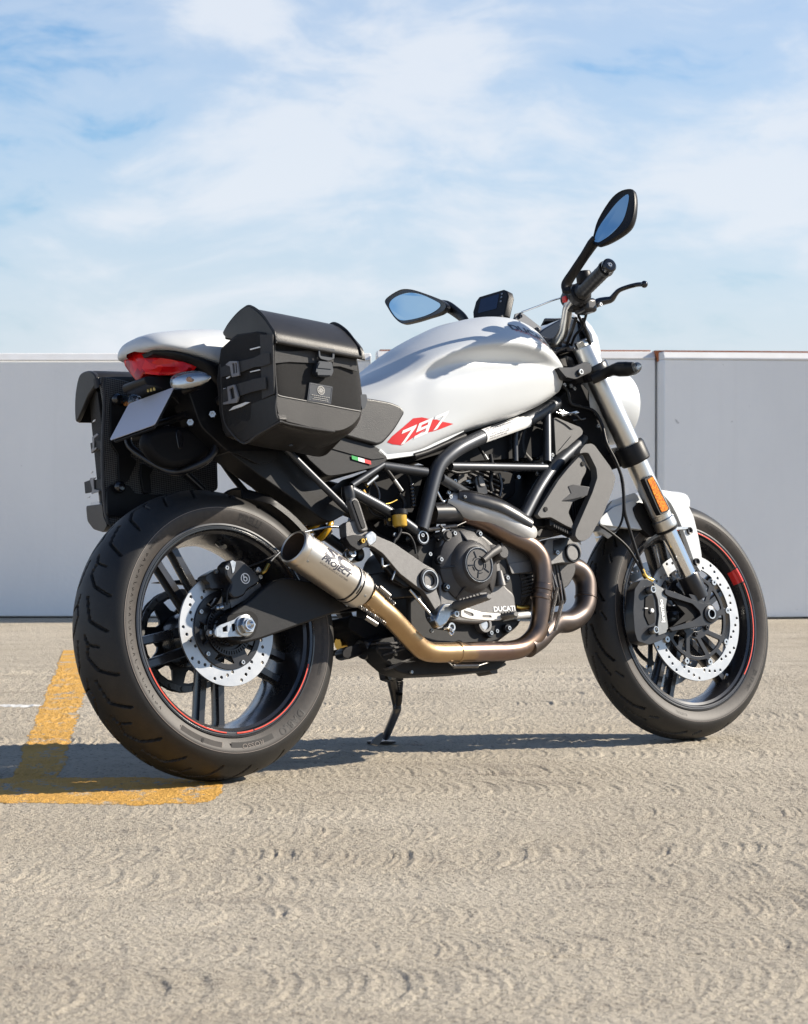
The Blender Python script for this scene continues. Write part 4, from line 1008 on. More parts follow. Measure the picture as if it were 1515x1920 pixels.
# airbox and throttle body fill the space under the tank
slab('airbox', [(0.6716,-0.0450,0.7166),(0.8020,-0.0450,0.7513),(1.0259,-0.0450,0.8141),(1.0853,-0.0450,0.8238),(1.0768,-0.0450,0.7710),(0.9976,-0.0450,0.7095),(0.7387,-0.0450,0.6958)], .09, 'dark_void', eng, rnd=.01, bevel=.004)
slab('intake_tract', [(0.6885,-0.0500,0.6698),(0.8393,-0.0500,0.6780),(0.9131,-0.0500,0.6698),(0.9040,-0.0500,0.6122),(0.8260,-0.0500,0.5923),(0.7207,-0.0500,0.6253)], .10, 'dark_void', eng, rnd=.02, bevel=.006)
pipe('intake_hose', [(0.9791,-0.0350,0.7948),(0.9588,-0.0350,0.7620),(0.9553,-0.0350,0.7237),(0.9743,-0.0350,0.7008)], .011, 'black_plastic', eng)
pipe('intake_hose', [(1.0151,-0.0300,0.8020),(1.0073,-0.0300,0.7537),(1.0022,-0.0300,0.7057)], .009, 'black_plastic', eng)
rod('injector', (0.7969,-0.0600,0.7331), (0.8069,-0.0700,0.6987), .0035, 'black_plastic', eng)
rod('injector_tip', (0.8020,-0.0700,0.7099), (0.8094,-0.0700,0.6977), .0045, 'zinc', eng)
rod('sensor_plug', (0.8347,-0.0700,0.6641), (0.8396,-0.0700,0.6529), .0045, 'zinc', eng)
# ------------------------------------------------------------------ exhaust
def exhaust_material():
    m = bpy.data.materials.new('exhaust_steel'); m.use_nodes = True; t = m.node_tree; b = t.nodes['Principled BSDF']
    tcn = t.nodes.new('ShaderNodeTexCoord'); o = tcn.outputs['Object']
    sp = t.nodes.new('ShaderNodeSeparateXYZ'); L(t, o, sp.inputs[0])
    nz = noise(t, o, 14, 4, 0.6)
    pos = math_node(t, 'ADD', math_node(t, 'ADD', sp.outputs[0], math_node(t, 'MULTIPLY', sp.outputs[2], 0.15)), math_node(t, 'MULTIPLY', math_node(t, 'SUBTRACT', nz, 0.5), 0.22))
    pr = math_node(t, 'DIVIDE', math_node(t, 'SUBTRACT', pos, 0.25), 0.9)
    c = ramp(t, pr, [(0.0, (0.40,0.285,0.18)), (0.18, (0.46,0.32,0.175)), (0.30, (0.38,0.25,0.135)), (0.38, (0.44,0.30,0.16)), (0.47, (0.36,0.245,0.15)), (0.50, (0.25,0.175,0.14)), (0.60, (0.19,0.13,0.11)), (0.68, (0.22,0.155,0.115)), (0.80, (0.17,0.13,0.11)), (1.0, (0.15,0.12,0.105))])
    L(t, c, b.inputs['Base Color']); b.inputs['Metallic'].default_value = 1.0
    L(t, math_node(t, 'ADD', math_node(t, 'MULTIPLY', noise(t, o, 60, 4, 0.6), 0.22), 0.24), b.inputs['Roughness'])
    MATS[m.name] = m
exhaust_material()
mat('can_titanium', (0.60,0.555,0.49), 0.37, metal=1.0, var=0.25, vscale=30, col2=(0.66,0.62,0.56), rvar=0.03)
mat('soot', (0.05,0.035,0.025), 0.7, metal=0.3, var=0.6, vscale=60, col2=(0.10,0.06,0.04))
ex = empty('exhaust', Matrix.Identity(4), bike)
T0 = V3((0.1142,-0.1960,0.4819)); T1 = V3((0.3283,-0.1660,0.3693))
can_ax = (T1-T0); CL = can_ax.length; can_ax.normalize()
can = MB().lathe([(.0325,.030),(.0325,.004),(.0335,.0012),(.0352,.0),(.0385,.0015),(.0412,.006),(.0422,.012),(.0422,.018),(.0418,.0195),(.0425,.021),(.0425,CL*.70)], T0, can_ax, 64).build('muffler', 'can_titanium', ex, sharp=30)
MB().lathe([(.0325,.002),(.0310,.05),(.0260,.06),(.0255,.10),(0,.10)], T0, can_ax, 48).build('muffler_bore', 'soot', can)
MB().lathe([(.0425,CL*.70),(.0412,CL*.702),(.0412,CL*.722),(.0425,CL*.724)], T0, can_ax, 64).build('can_band', 'black_gloss', can)
MB().lathe([(.0425,CL*.724),(.0435,CL*.73),(.0435,CL*.755),(.0425,CL*.76)], T0, can_ax, 64).build('clamp_band', 'can_titanium', can)
MB().lathe([(.0425,CL*.76),(.0410,CL*.763),(.0410,CL*.775),(.0425,CL*.778)], T0, can_ax, 64).build('can_band', 'black_gloss', can)
MB().lathe([(.0425,CL*.778),(.0425,CL*.83),(.0415,CL*.86),(.0395,CL*.90),(.0300,CL*.925),(.0255,CL*.93)], T0, can_ax, 64).build('can_end_cap', 'can_titanium', can, sharp=30)
cu_ = Vector((0,-1,0)); cu_ = (cu_-can_ax*cu_.dot(can_ax)).normalized(); cw_ = can_ax.cross(cu_)
if cw_.z < 0: cw_ = -cw_
def on_can(s, deg, r): 
    a = R(deg); return T0+can_ax*s+(cu_*math.cos(a)+cw_*math.sin(a))*r
def can_fn(s0, deg0, r):
    # a runs along the can towards the front, b up round the can
    return lambda a, b, c: on_can(s0+a, deg0+math.degrees(b/r), r+.0003+max(c, 0))
# slots in the end band
for dg in (-25, 30, 85):
    vs = [on_can(CL*s_, dg+d_, .0437) for s_, d_ in ((.735,-12),(.750,-12),(.750,12),(.735,12))]
    MB().add([on_can(CL*.736, dg-14+28*i/6, .0438) for i in range(7)]+[on_can(CL*.750, dg-14+28*i/6, .0438) for i in range(7)], [(i, i+1, i+8, i+7) for i in range(6)]).build('band_slot', 'black_gloss', can)
for dg in (-40, 48, 120, -120):
    screw(on_can(.026, dg, .0422), tuple((on_can(.026, dg, 1)-on_can(.026, dg, 0))), .003, .0015, 'zinc', can, 10)
    screw(on_can(CL*.84, dg+10, .0422), tuple((on_can(CL*.84, dg, 1)-on_can(CL*.84, dg, 0))), .003, .0015, 'zinc', can, 10)
mat('can_print', (0.035,0.035,0.05), 0.35)
mat('can_print_dim', (0.16,0.14,0.12), 0.4)
text('can_lettering', 'SC', .042, 'can_print', can, can_fn(CL*.40, 24, .0425), thick=0.0, subdiv=.006, bold=.05, shear=.3, xs=1.75)
text('can_lettering', 'PROJECT', .0175, 'can_print', can, can_fn(CL*.40, -5, .0425), thick=0.0, subdiv=.006, bold=.04, shear=.3, xs=1.28)
text('can_lettering', 'RACING EXHAUST SYSTEMS', .0062, 'can_print_dim', can, can_fn(CL*.40, -22, .0425), thick=0.0, subdiv=.006, bold=.02, shear=.25, xs=1.15)
# hanger bolt between can and bracket
screw((0.3071,-0.1500,0.4689), (0,-1,.1), .010, .008, 'zinc', can, 12)
slab('can_hanger', [(0.2930,-0.1460,0.4627),(0.2979,-0.1460,0.4769),(0.3108,-0.1460,0.4837),(0.3220,-0.1460,0.4788),(0.3196,-0.1460,0.4622),(0.3091,-0.1460,0.4505)], .012, 'zinc', can, rnd=.006, bevel=.002)
# link pipe and headers
path = [(0.3283,-0.1660,0.3693),(0.3402,-0.1660,0.3586),(0.3831,-0.1630,0.3273),(0.4180,-0.1560,0.2997)] + [(0.4595,-0.1460,0.2681),(0.4910,-0.1380,0.2489),(0.5280,-0.1300,0.2415),(0.6018,-0.1220,0.2395),(0.6971,-0.1160,0.2382)] + [(0.7676,-0.1140,0.2373),(0.8173,-0.1130,0.2456),(0.8583,-0.1140,0.2722),(0.8760,-0.1180,0.3099),(0.8833,-0.1220,0.3559),(0.8914,-0.1260,0.4071),(0.8898,-0.1260,0.4488),(0.8686,-0.1240,0.4782),(0.8324,-0.1180,0.4981),(0.7900,-0.1080,0.5211),(0.7417,-0.0980,0.5467),(0.7011,-0.0850,0.5612),(0.6693,-0.0600,0.5658)]
MB().tube(path, .0232, 28, smooth=6).build('link_pipe', 'exhaust_steel', ex, sharp=60)
def collar(p, q, r0, r1, name='pipe_collar', parent=None):
    p, q = V3(p), V3(q); a = (q-p); l = a.length; a.normalize()
    MB().lathe([(r0-.002,0),(r0,.0005),(r1,.002),(r1,l-.002),(r0,l-.0005),(r0-.002,l)], p, a, 40).build(name, 'exhaust_steel', parent or ex, sharp=30)
collar((0.3235,-0.1670,0.3724), (0.3499,-0.1655,0.3505), .0235, .0252)
collar((0.5999,-0.1222,0.2395), (0.6104,-0.1212,0.2395), .0234, .0250)
collar((0.8782,-0.1215,0.3522), (0.8826,-0.1225,0.3645), .0234, .0246); collar((0.8848,-0.1235,0.3731), (0.8898,-0.1245,0.3892), .0234, .0250)
# horizontal cylinder header: loops forward and back under
loop = [(0.9903,-0.0200,0.4164),(1.0112,-0.0300,0.4311),(1.0310,-0.0400,0.4382),(1.0583,-0.0480,0.4376),(1.0823,-0.0500,0.4251),(1.0940,-0.0520,0.4012),(1.0888,-0.0550,0.3698),(1.0768,-0.0580,0.3413),(1.0521,-0.0600,0.3186),(1.0107,-0.0650,0.3039),(0.9683,-0.0700,0.3022),(0.9256,-0.0850,0.2889),(0.8780,-0.1000,0.2635),(0.8277,-0.1120,0.2439)]
mat('header_dark', (.105,.088,.080), .42, metal=.9, var=.5, vscale=25, col2=(.15,.115,.10), rvar=.08)
MB().tube(loop, .0262, 28, smooth=6).build('header_pipe', 'header_dark', ex, sharp=60)
collar((1.0875,-0.0555,0.3646), (1.0853,-0.0560,0.3581), .0264, .0280)
# heat shield over the upper header: satin silver shell with a black insert
def shell(name, pts, r, a0, a1, material, parent, th=.002, n=14, smooth=6):
    pts = catmull(pts, smooth); m = len(pts); rs = lerp_list(r, m); rings = []
    for i in range(m):
        t = (pts[min(i+1, m-1)]-pts[max(i-1, 0)]).normalized()
        u = Vector((0,-1,0)); u = (u-t*u.dot(t)).normalized(); w = t.cross(u)
        if w.z < 0: w = -w
        e = 1.0
        ring = [pts[i]+(u*math.cos(R(a0+(a1-a0)*k/n))+w*math.sin(R(a0+(a1-a0)*k/n)))*rs[i] for k in range(n+1)]
        ring += [pts[i]+(u*math.cos(R(a1-(a1-a0)*k/n))+w*math.sin(R(a1-(a1-a0)*k/n)))*(rs[i]-th) for k in range(n+1)]
        rings.append(ring)
    return MB().loft(rings).build(name, material, parent, sharp=40, bevel=.0008)
mat('satin_silver', (0.52,0.51,0.49), 0.42, metal=0.35, var=0.2, rvar=.05)
hs = [(0.6528,-0.0850,0.5985),(0.6801,-0.0920,0.5881),(0.7127,-0.1000,0.5745),(0.7586,-0.1080,0.5616),(0.7908,-0.1140,0.5482),(0.8230,-0.1190,0.5289),(0.8532,-0.1240,0.5126),(0.8775,-0.1240,0.5142)]
shell('heat_shield', hs, [.020,.027,.030,.030,.030,.030,.027,.016], -75, 100, 'satin_silver', ex)
hs2 = [(0.6722,-0.0940,0.5978),(0.7025,-0.1020,0.5862),(0.7457,-0.1100,0.5735),(0.7805,-0.1160,0.5611),(0.8180,-0.1210,0.5417),(0.8582,-0.1260,0.5212)]
shell('shield_insert', [V3(p)+Vector((0,-.003,.004)) for p in hs2], [.022,.029,.030,.030,.029,.024], -22, 85, 'black_metal', ex)
for p in ((0.6786,-0.1250,0.5979), (0.8393,-0.1400,0.5463)): screw(p, (0,-1,.6), .0045, .004, 'zinc', ex, 10)
# springs with hooks
mat('spring_steel', (.26,.25,.24), .35, metal=1.0, var=.5, vscale=300)
def ex_spring(a, b, rad, turns, hook0=None, hook1=None):
    o = spring_mesh(a, b, rad, .0011, turns, 6, 10)
    if hook0: o.tube([a, hook0], .0014, 8)
    if hook1: o.tube([b, hook1], .0014, 8)
    o.build('pipe_spring', 'spring_steel', ex)
ex_spring((0.9151,-0.1450,0.3779), (0.8850,-0.1400,0.2992), .0042, 26, (0.9092,-0.1400,0.4179), (0.8587,-0.1300,0.2777))
ex_spring((0.9313,-0.1400,0.3467), (0.9009,-0.1350,0.2767), .0042, 24, (0.9416,-0.1300,0.3959), (0.8745,-0.1200,0.2585))
ex_spring((0.5814,-0.1280,0.2080), (0.6615,-0.1220,0.2056), .0042, 26, (0.5654,-0.1300,0.2194), (0.6987,-0.1180,0.2122))
ex_spring((0.5611,-0.1200,0.5242), (0.6552,-0.1120,0.5332), .0042, 26, (0.5482,-0.1200,0.5214), (0.6866,-0.1100,0.5431))
for q in ("PLACE",):
    for a, b, h0, h1 in (((0.3475,-0.1850,0.3880), (0.3753,-0.1840,0.3672), (0.3271,-0.1860,0.3966), (0.3924,-0.1780,0.3486)), ((0.3097,-0.1720,0.3238), (0.3400,-0.1720,0.3062), (0.2864,-0.1800,0.3492), (0.3658,-0.1700,0.3079))):
        o = spring_mesh(h0, h1, .0036, .0011, 16, 6, 8); o.tube([a, b], .0058, 12); o.build('pipe_spring', 'spring_steel', ex)
b_ = MB().tube([(0.5886,-0.1000,0.5656),(0.6623,-0.0850,0.5675),(0.7215,-0.0750,0.5626)], .0255, 24, smooth=4); b_.build('wrapped_pipe', 'black_metal', ex)

# ------------------------------------------------------------------ foot pegs, brackets, pedal
fb = slab('footrest_bracket', [(0.3227,-0.1680,0.5406),(0.3311,-0.1680,0.5155),(0.3580,-0.1680,0.5151),(0.3716,-0.1680,0.5054),(0.4190,-0.1680,0.4879),(0.5007,-0.1680,0.4382),(0.5282,-0.1680,0.4255),(0.5339,-0.1680,0.4012),(0.5260,-0.1680,0.3797),(0.5353,-0.1680,0.3480),(0.5197,-0.1680,0.3268),(0.5024,-0.1680,0.3562),(0.4872,-0.1680,0.3783),(0.4729,-0.1680,0.3859),(0.4256,-0.1680,0.4183),(0.3838,-0.1680,0.4646),(0.3562,-0.1680,0.4818),(0.3383,-0.1680,0.4821),(0.3132,-0.1680,0.4731),(0.2941,-0.1680,0.4852),(0.2853,-0.1680,0.5067),(0.2881,-0.1680,0.5374)], .016, 'grey_cast', rnd=.006, bevel=.003, mirror=True)
slab('bracket_backing', [(0.3633,-0.1550,0.4814),(0.3942,-0.1550,0.4653),(0.4467,-0.1550,0.4078),(0.4591,-0.1550,0.3882),(0.4416,-0.1550,0.3935),(0.4086,-0.1550,0.4183),(0.3813,-0.1550,0.4595)], .012, 'black_plastic', fb, rnd=.006, bevel=.002)
c_ = V3((0.5051,-0.1710,0.4015)); MB().lathe([(.0145,.02),(.0145,-.002),(.0210,-.004),(.0265,-.003),(.0285,.004),(.0285,.016)], c_, (0,1,0), 40).build('pivot_collar', 'black_metal', fb)
MB().lathe([(.0205,-.0035),(.0205,-.0050),(.0225,-.0050),(.0225,-.0035)], c_, (0,1,0), 40).build('collar_ring', 'zinc', fb)
MB().lathe([(.005,.0),(.0105,.0),(.0115,.003),(.0115,.03)], c_+Vector((0,.006,0)), (0,1,0), 30).build('pivot_bolt', 'zinc', fb)
slab('hinge_block', [(0.2741,-0.1780,0.5028),(0.2984,-0.1780,0.5072),(0.3277,-0.1780,0.5044),(0.3383,-0.1780,0.4948),(0.3366,-0.1780,0.4829),(0.3082,-0.1780,0.4716),(0.2862,-0.1780,0.4838)], .024, 'black_plastic', fb, rnd=.006, bevel=.003)
slab('hinge_yoke', [(0.3294,-0.1800,0.5064),(0.3487,-0.1800,0.5157),(0.3625,-0.1800,0.5071),(0.3603,-0.1800,0.4917),(0.3406,-0.1800,0.4801),(0.3342,-0.1800,0.4874)], .02, 'zinc', fb, rnd=.005, bevel=.002)
screw((0.3193,-0.1790,0.4925), (0,-1,0), .006, .005, 'gold', fb, 8)
pg = slab('passenger_peg', [(0.3006,-0.1760,0.5858),(0.3120,-0.1760,0.5929),(0.3234,-0.1760,0.5892),(0.3301,-0.1760,0.5737),(0.3439,-0.1760,0.5188),(0.3396,-0.1760,0.5141),(0.3214,-0.1760,0.5120)], .02, 'grey_cast', fb, rnd=.008, bevel=.004)
slab('peg_rubber', [(0.3045,-0.1790,0.5817),(0.3132,-0.1790,0.5864),(0.3201,-0.1790,0.5828),(0.3241,-0.1790,0.5685),(0.3354,-0.1790,0.5220),(0.3232,-0.1790,0.5197)], .006, 'black_plastic', pg, rnd=.006, bevel=.002)
slab('peg_mount', [(0.2971,-0.1500,0.5356),(0.3317,-0.1500,0.5483),(0.3338,-0.1500,0.5208),(0.3132,-0.1500,0.5021),(0.2961,-0.1500,0.5071)], .02, 'grey_cast', fb, rnd=.006, bevel=.003)
# rider peg: reaches out sideways from the bracket foot
pb = V3((0.5688,-0.1780,0.3388))
pd = Vector((.012,-.105,.007))
rings = []
for t, w, h in ((0,.013,.012),(.1,.015,.013),(.35,.014,.011),(.8,.0115,.009),(.96,.0105,.008),(1,.007,.005)):
    c_ = pb+pd*t; rings.append([c_+Vector((w*math.cos(2*math.pi*k/12), 0, h*math.sin(2*math.pi*k/12))) for k in range(12)])
peg = MB().loft(rings).build('foot_peg', 'grey_cast', bike, sharp=40)
for k in range(7):
    c_ = pb+pd*(.22+.1*k)+Vector((0,0,.010)); MB().box(c_, (.022,.0045,.005)).build('peg_tooth', 'grey_cast', peg, bevel=.001)
slab('peg_clevis', [(0.5161,-0.1820,0.3314),(0.5306,-0.1820,0.3454),(0.5525,-0.1820,0.3460),(0.5699,-0.1820,0.3370),(0.5755,-0.1820,0.3223),(0.5688,-0.1820,0.3092),(0.5479,-0.1820,0.3160),(0.5330,-0.1820,0.2996),(0.5100,-0.1820,0.2908),(0.5002,-0.1820,0.3080)], .026, 'zinc', peg, rnd=.006, bevel=.003)
screw((0.5594,-0.1840,0.3201), (0,-1,0), .008, .006, 'zinc', peg, 10)
MB().lathe([(.006,0),(.010,.0),(.010,.012),(.006,.012)], (0.5576,-0.1700,0.2932), (0,1,0), 20).build('return_spring', 'zinc', peg)
MB().tube([(0.5320,-0.1700,0.2893),(0.5510,-0.1700,0.2910),(0.5589,-0.1700,0.2811),(0.5517,-0.1700,0.2753),(0.5464,-0.1700,0.2815)], .0022, 8, smooth=5).build('spring_wire', 'chrome', peg)
ped = [[(p.x, p.z) for p in round_loop([(0.5910,-0.1650,0.3314),(0.6014,-0.1650,0.3372),(0.6181,-0.1650,0.3330),(0.6547,-0.1650,0.3233),(0.6990,-0.1650,0.3194),(0.7179,-0.1650,0.3163),(0.7095,-0.1650,0.3043),(0.6837,-0.1650,0.3035),(0.6395,-0.1650,0.3067),(0.6114,-0.1650,0.3101),(0.5886,-0.1650,0.3158)], .005)]]
ped.append([(p.x, p.z) for p in round_loop([(0.5987,-0.1650,0.3300),(0.6259,-0.1650,0.3218),(0.6265,-0.1650,0.3157),(0.6155,-0.1650,0.3161),(0.5993,-0.1650,0.3239)], .003)])
ped.append([(p.x, p.z) for p in round_loop([(0.6531,-0.1650,0.3167),(0.6791,-0.1650,0.3151),(0.6799,-0.1650,0.3102),(0.6529,-0.1650,0.3111)], .003)])
pe = plate('brake_pedal', ped, .007, 'satin_silver', bike, lambda a, b, c: (a, -.165+c, b), bevel=.001)
rings = []
q0 = V3((0.7183,-0.1600,0.3121)); qd = Vector((.006,-.045,0))
for t, w in ((0,.009),(.15,.010),(.9,.009),(1,.006)):
    c_ = q0+qd*t; rings.append([c_+Vector((w*1.3*math.cos(2*math.pi*k/10), 0, w*.8*math.sin(2*math.pi*k/10))) for k in range(10)])
MB().loft(rings).build('pedal_toe', 'grey_cast', pe, sharp=40)
for k in range(4): MB().box(q0+qd*(.2+.2*k)+Vector((0,0,.007)), (.018,.004,.004)).build('toe_tooth', 'grey_cast', pe, bevel=.001)
rod('pedal_link', (0.7900,-0.1250,0.3170), (0.8359,-0.1200,0.3187), .008, 'satin_silver', pe)
rod('brake_pushrod', (0.4609,-0.1520,0.3838), (0.5113,-0.1600,0.3198), .0036, 'zinc', pe)
slab('pushrod_clevis', [(0.4984,-0.1660,0.3182),(0.5111,-0.1660,0.3202),(0.5391,-0.1660,0.2999),(0.5318,-0.1660,0.2930),(0.5160,-0.1660,0.2911),(0.5055,-0.1660,0.3035)], .012, 'zinc', pe, rnd=.003, bevel=.002)
slab('brake_master_cylinder', [(0.4157,-0.1500,0.4189),(0.4468,-0.1500,0.4229),(0.4538,-0.1500,0.4084),(0.4667,-0.1500,0.3912),(0.4509,-0.1500,0.3880),(0.4281,-0.1500,0.3994),(0.4136,-0.1500,0.4046)], .02, 'black_metal', fb, rnd=.005, bevel=.002)
hose('brake_line', [(0.3859,-0.1600,0.4563),(0.3862,-0.1600,0.4372),(0.4050,-0.1600,0.4415),(0.4199,-0.1600,0.4400),(0.4218,-0.1600,0.4316),(0.4059,-0.1600,0.4057)], .0028, 'zinc', fb)
hose('brake_line', [(0.3835,-0.1550,0.4332),(0.3986,-0.1550,0.4329),(0.4167,-0.1550,0.4109),(0.4335,-0.1550,0.4009)], .0028, 'black_plastic', fb)
# rear brake reservoir
rc = V3((0.4568,-0.1500,0.5446)); up_ = Vector((.05,0,1)).normalized()
mat('brake_fluid', (0.55,0.33,0.03), 0.25, var=0.5, vscale=40, col2=(0.62,0.42,0.09), coat=.5, coat_rough=.08)
res = MB().lathe([(0,-.0165),(.0145,-.0165),(.0165,-.014),(.0168,.012),(0,.012)], rc, up_, 28).build('fluid_reservoir', 'brake_fluid', bike, sharp=40)
b_ = MB().lathe([(.0,.022),(.0185,.022),(.0200,.020),(.0200,.0105),(.0185,.0095),(0,.0095)], rc, up_, 28)
for k in range(28):
    a = 2*math.pi*k/28
b_.build('reservoir_cap', 'black_plastic', res, sharp=30)
slab('reservoir_bracket', [(0.4273,-0.1400,0.5502),(0.4429,-0.1400,0.5524),(0.4428,-0.1400,0.5307),(0.4279,-0.1400,0.5333)], .01, 'black_metal', res, rnd=.003, bevel=.001)
screw((0.4327,-0.1420,0.5454), (0,-1,0), .004, .003, 'gold', res, 8)
hose('reservoir_hose', [(0.4562,-0.1480,0.5292),(0.4559,-0.1480,0.5171),(0.4447,-0.1480,0.5028),(0.4341,-0.1480,0.4933),(0.4242,-0.1480,0.4670),(0.4241,-0.1480,0.4238)], .0045, 'black_plastic', res)
# rear shock
a_, b2 = V3((0.2951,0.0000,0.6009)), V3((0.3602,0.0000,0.5326))
shock = spring_mesh(a_, b2, .032, .0070, 3.2, 12, 22).build('shock_spring', 'shock_yellow', bike)
MB().tube([a_-(b2-a_)*.15, b2], .018, 20).build('shock_body', 'black_metal', shock)
# odd hoses, connectors and looms around the battery box
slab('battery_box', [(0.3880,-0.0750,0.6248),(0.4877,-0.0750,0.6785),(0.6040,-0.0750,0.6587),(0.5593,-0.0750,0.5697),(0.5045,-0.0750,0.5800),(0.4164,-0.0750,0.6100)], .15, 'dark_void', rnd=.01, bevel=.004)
slab('dark_backing', [(0.5106,0.0500,0.6815),(0.5900,0.0500,0.7067),(0.7353,0.0500,0.7070),(0.7447,0.0500,0.5943),(0.6998,0.0500,0.4678),(0.6231,0.0500,0.4946),(0.5542,0.0500,0.5460),(0.5111,0.0500,0.5964)], .03, 'dark_void', rnd=.01, bevel=.003)  # added near-black slab: closes bright see-through gaps so they read as shaded
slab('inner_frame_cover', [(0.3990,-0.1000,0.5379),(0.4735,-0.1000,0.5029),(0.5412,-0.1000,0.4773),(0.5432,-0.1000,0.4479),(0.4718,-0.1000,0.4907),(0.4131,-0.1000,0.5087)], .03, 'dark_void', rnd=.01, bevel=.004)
rod('spark_lead', (0.4519,-0.1180,0.6754), (0.4793,-0.1180,0.6412), .0055, 'black_plastic'); rod('spark_lead_boot', (0.4793,-0.1180,0.6412), (0.5004,-0.1160,0.6158), .0052, 'zinc')
hose('loom_cable', [(0.4666,-0.1150,0.6649),(0.4949,-0.1150,0.6686),(0.5187,-0.1150,0.6613),(0.5290,-0.1150,0.6466),(0.5319,-0.1150,0.6343)], .0032, 'black_plastic')
b_ = MB()
for k in range(7): b_.lathe([(0,0),(.0055,0),(.0065,.002),(.0065,.005),(.0055,.007),(0,.007)], V3((0.5317,-0.1150,0.6330)).lerp(V3((0.5337,-0.1120,0.5771)), k/7), tuple(V3((0.5337,-0.1120,0.5771))-V3((0.5317,-0.1150,0.6330))), 12)
b_.build('ribbed_connector', 'black_gloss', bike)
for i, (p, q) in enumerate((((0.3840,-0.1180,0.6377), (0.4020,-0.1160,0.6465)), ((0.4044,-0.1100,0.6306), (0.4378,-0.1100,0.6512)))): rod('loom_clip', p, q, .0058, 'zinc' if i else 'black_metal')
rod('fuse_tab', (0.4000,-0.1000,0.6203), (0.4049,-0.1000,0.6118), .005, 'shock_yellow')
hose('loom_cable', [(0.4140,-0.1000,0.6008),(0.4205,-0.1000,0.6251),(0.4324,-0.1000,0.6445),(0.4454,-0.1000,0.6494)], .003, 'black_plastic'); hose('loom_cable', [(0.4450,-0.1200,0.5849),(0.4607,-0.1200,0.5873),(0.4802,-0.1200,0.5944)], .0022, 'gold')
hose('drain_hose', [(0.4621,-0.1400,0.5159),(0.4860,-0.1400,0.5107),(0.4986,-0.1400,0.4911),(0.5012,-0.1400,0.4668)], .0030, 'black_plastic')
# lower rear linkage seen behind the tyre
slab('exhaust_valve_lever', [(0.3526,-0.0200,0.2646),(0.3660,-0.0200,0.2749),(0.4083,-0.0200,0.2814),(0.4432,-0.0200,0.2828),(0.4443,-0.0200,0.2662),(0.4151,-0.0200,0.2565),(0.3689,-0.0200,0.2462),(0.3543,-0.0200,0.2522)], .03, 'black_metal', rnd=.01, bevel=.004)
MB().lathe([(0,-.02),(.022,-.02),(.025,-.015),(.025,.03)], (0.4276,-0.0200,0.2710), (.9,0,.2), 24).build('linkage_boss', 'black_metal', bike)
slab('chain_slider', [(0.3941,0.0600,0.3119),(0.4526,0.0600,0.3320),(0.5048,0.0600,0.3273),(0.5381,0.0600,0.3121),(0.5215,0.0600,0.2707),(0.4891,0.0600,0.2915),(0.4379,0.0600,0.3019),(0.3949,0.0600,0.2925)], .03, 'black_plastic', rnd=.008, bevel=.004)
slab('linkage_bracket', [(0.3753,-0.0300,0.3470),(0.4657,-0.0300,0.3247),(0.4943,-0.0300,0.2794),(0.4776,-0.0300,0.2608),(0.4421,-0.0300,0.2568),(0.4027,-0.0300,0.2967),(0.3674,-0.0300,0.3145)], .08, 'dark_void', rnd=.012, bevel=.005)
rod('guide_roller', (0.3973,0.0500,0.2897), (0.4288,0.0500,0.2912), .013, 'gold')

# more of the clutter in the engine bay: looms, breather, clips
for pts, r_, m_ in (([(0.6562,-0.0900,0.6744),(0.6930,-0.0900,0.6625),(0.7352,-0.0900,0.6665),(0.7687,-0.0900,0.6807)], .0042, 'black_plastic'), ([(0.8088,-0.0850,0.7081),(0.8090,-0.0850,0.6756),(0.7987,-0.0850,0.6431),(0.8002,-0.0850,0.6188)], .0052, 'black_plastic'), ([(0.8328,-0.0800,0.6643),(0.8363,-0.0800,0.6358),(0.8265,-0.0800,0.6074)], .004, 'black_gloss'),
        ([(0.6232,-0.0950,0.6178),(0.6310,-0.0950,0.6018),(0.6400,-0.0950,0.5938),(0.6649,-0.0950,0.6056)], .0036, 'chrome'), ([(0.3905,-0.1200,0.5878),(0.4053,-0.1200,0.5635),(0.4343,-0.1200,0.5535),(0.4506,-0.1200,0.5388)], .004, 'black_plastic'), ([(0.4244,-0.1100,0.6427),(0.4382,-0.1100,0.6110),(0.4276,-0.1100,0.5795)], .0034, 'black_gloss'),
        ([(0.5049,-0.1000,0.6125),(0.5172,-0.1000,0.5903),(0.5075,-0.1000,0.5659)], .005, 'black_plastic'), ([(0.9258,-0.0600,0.7854),(0.9157,-0.0600,0.7530),(0.9079,-0.0600,0.6960)], .0075, 'frame_paint'), ([(1.0433,-0.0750,0.8146),(1.0679,-0.0750,0.8092),(1.1043,-0.0750,0.8116),(1.1228,-0.0750,0.7983),(1.1387,-0.0750,0.8004)], .003, 'black_gloss'), ([(1.0591,-0.0700,0.8216),(1.0887,-0.0700,0.8143),(1.1178,-0.0700,0.8186)], .003, 'chrome'),
        ([(1.0752,-0.0700,0.8859),(1.0949,-0.0700,0.8694),(1.1010,-0.0700,0.8386),(1.1334,-0.0700,0.8307)], .0045, 'black_plastic'), ([(0.5972,-0.1200,0.5338),(0.6080,-0.1200,0.5214),(0.5994,-0.1200,0.5067),(0.5857,-0.1200,0.4995)], .004, 'black_plastic'), ([(0.8171,-0.1000,0.3409),(0.8332,-0.1000,0.3379),(0.8565,-0.1000,0.3384)], .006, 'gold')):
    hose('loom_cable', pts, r_, m_)
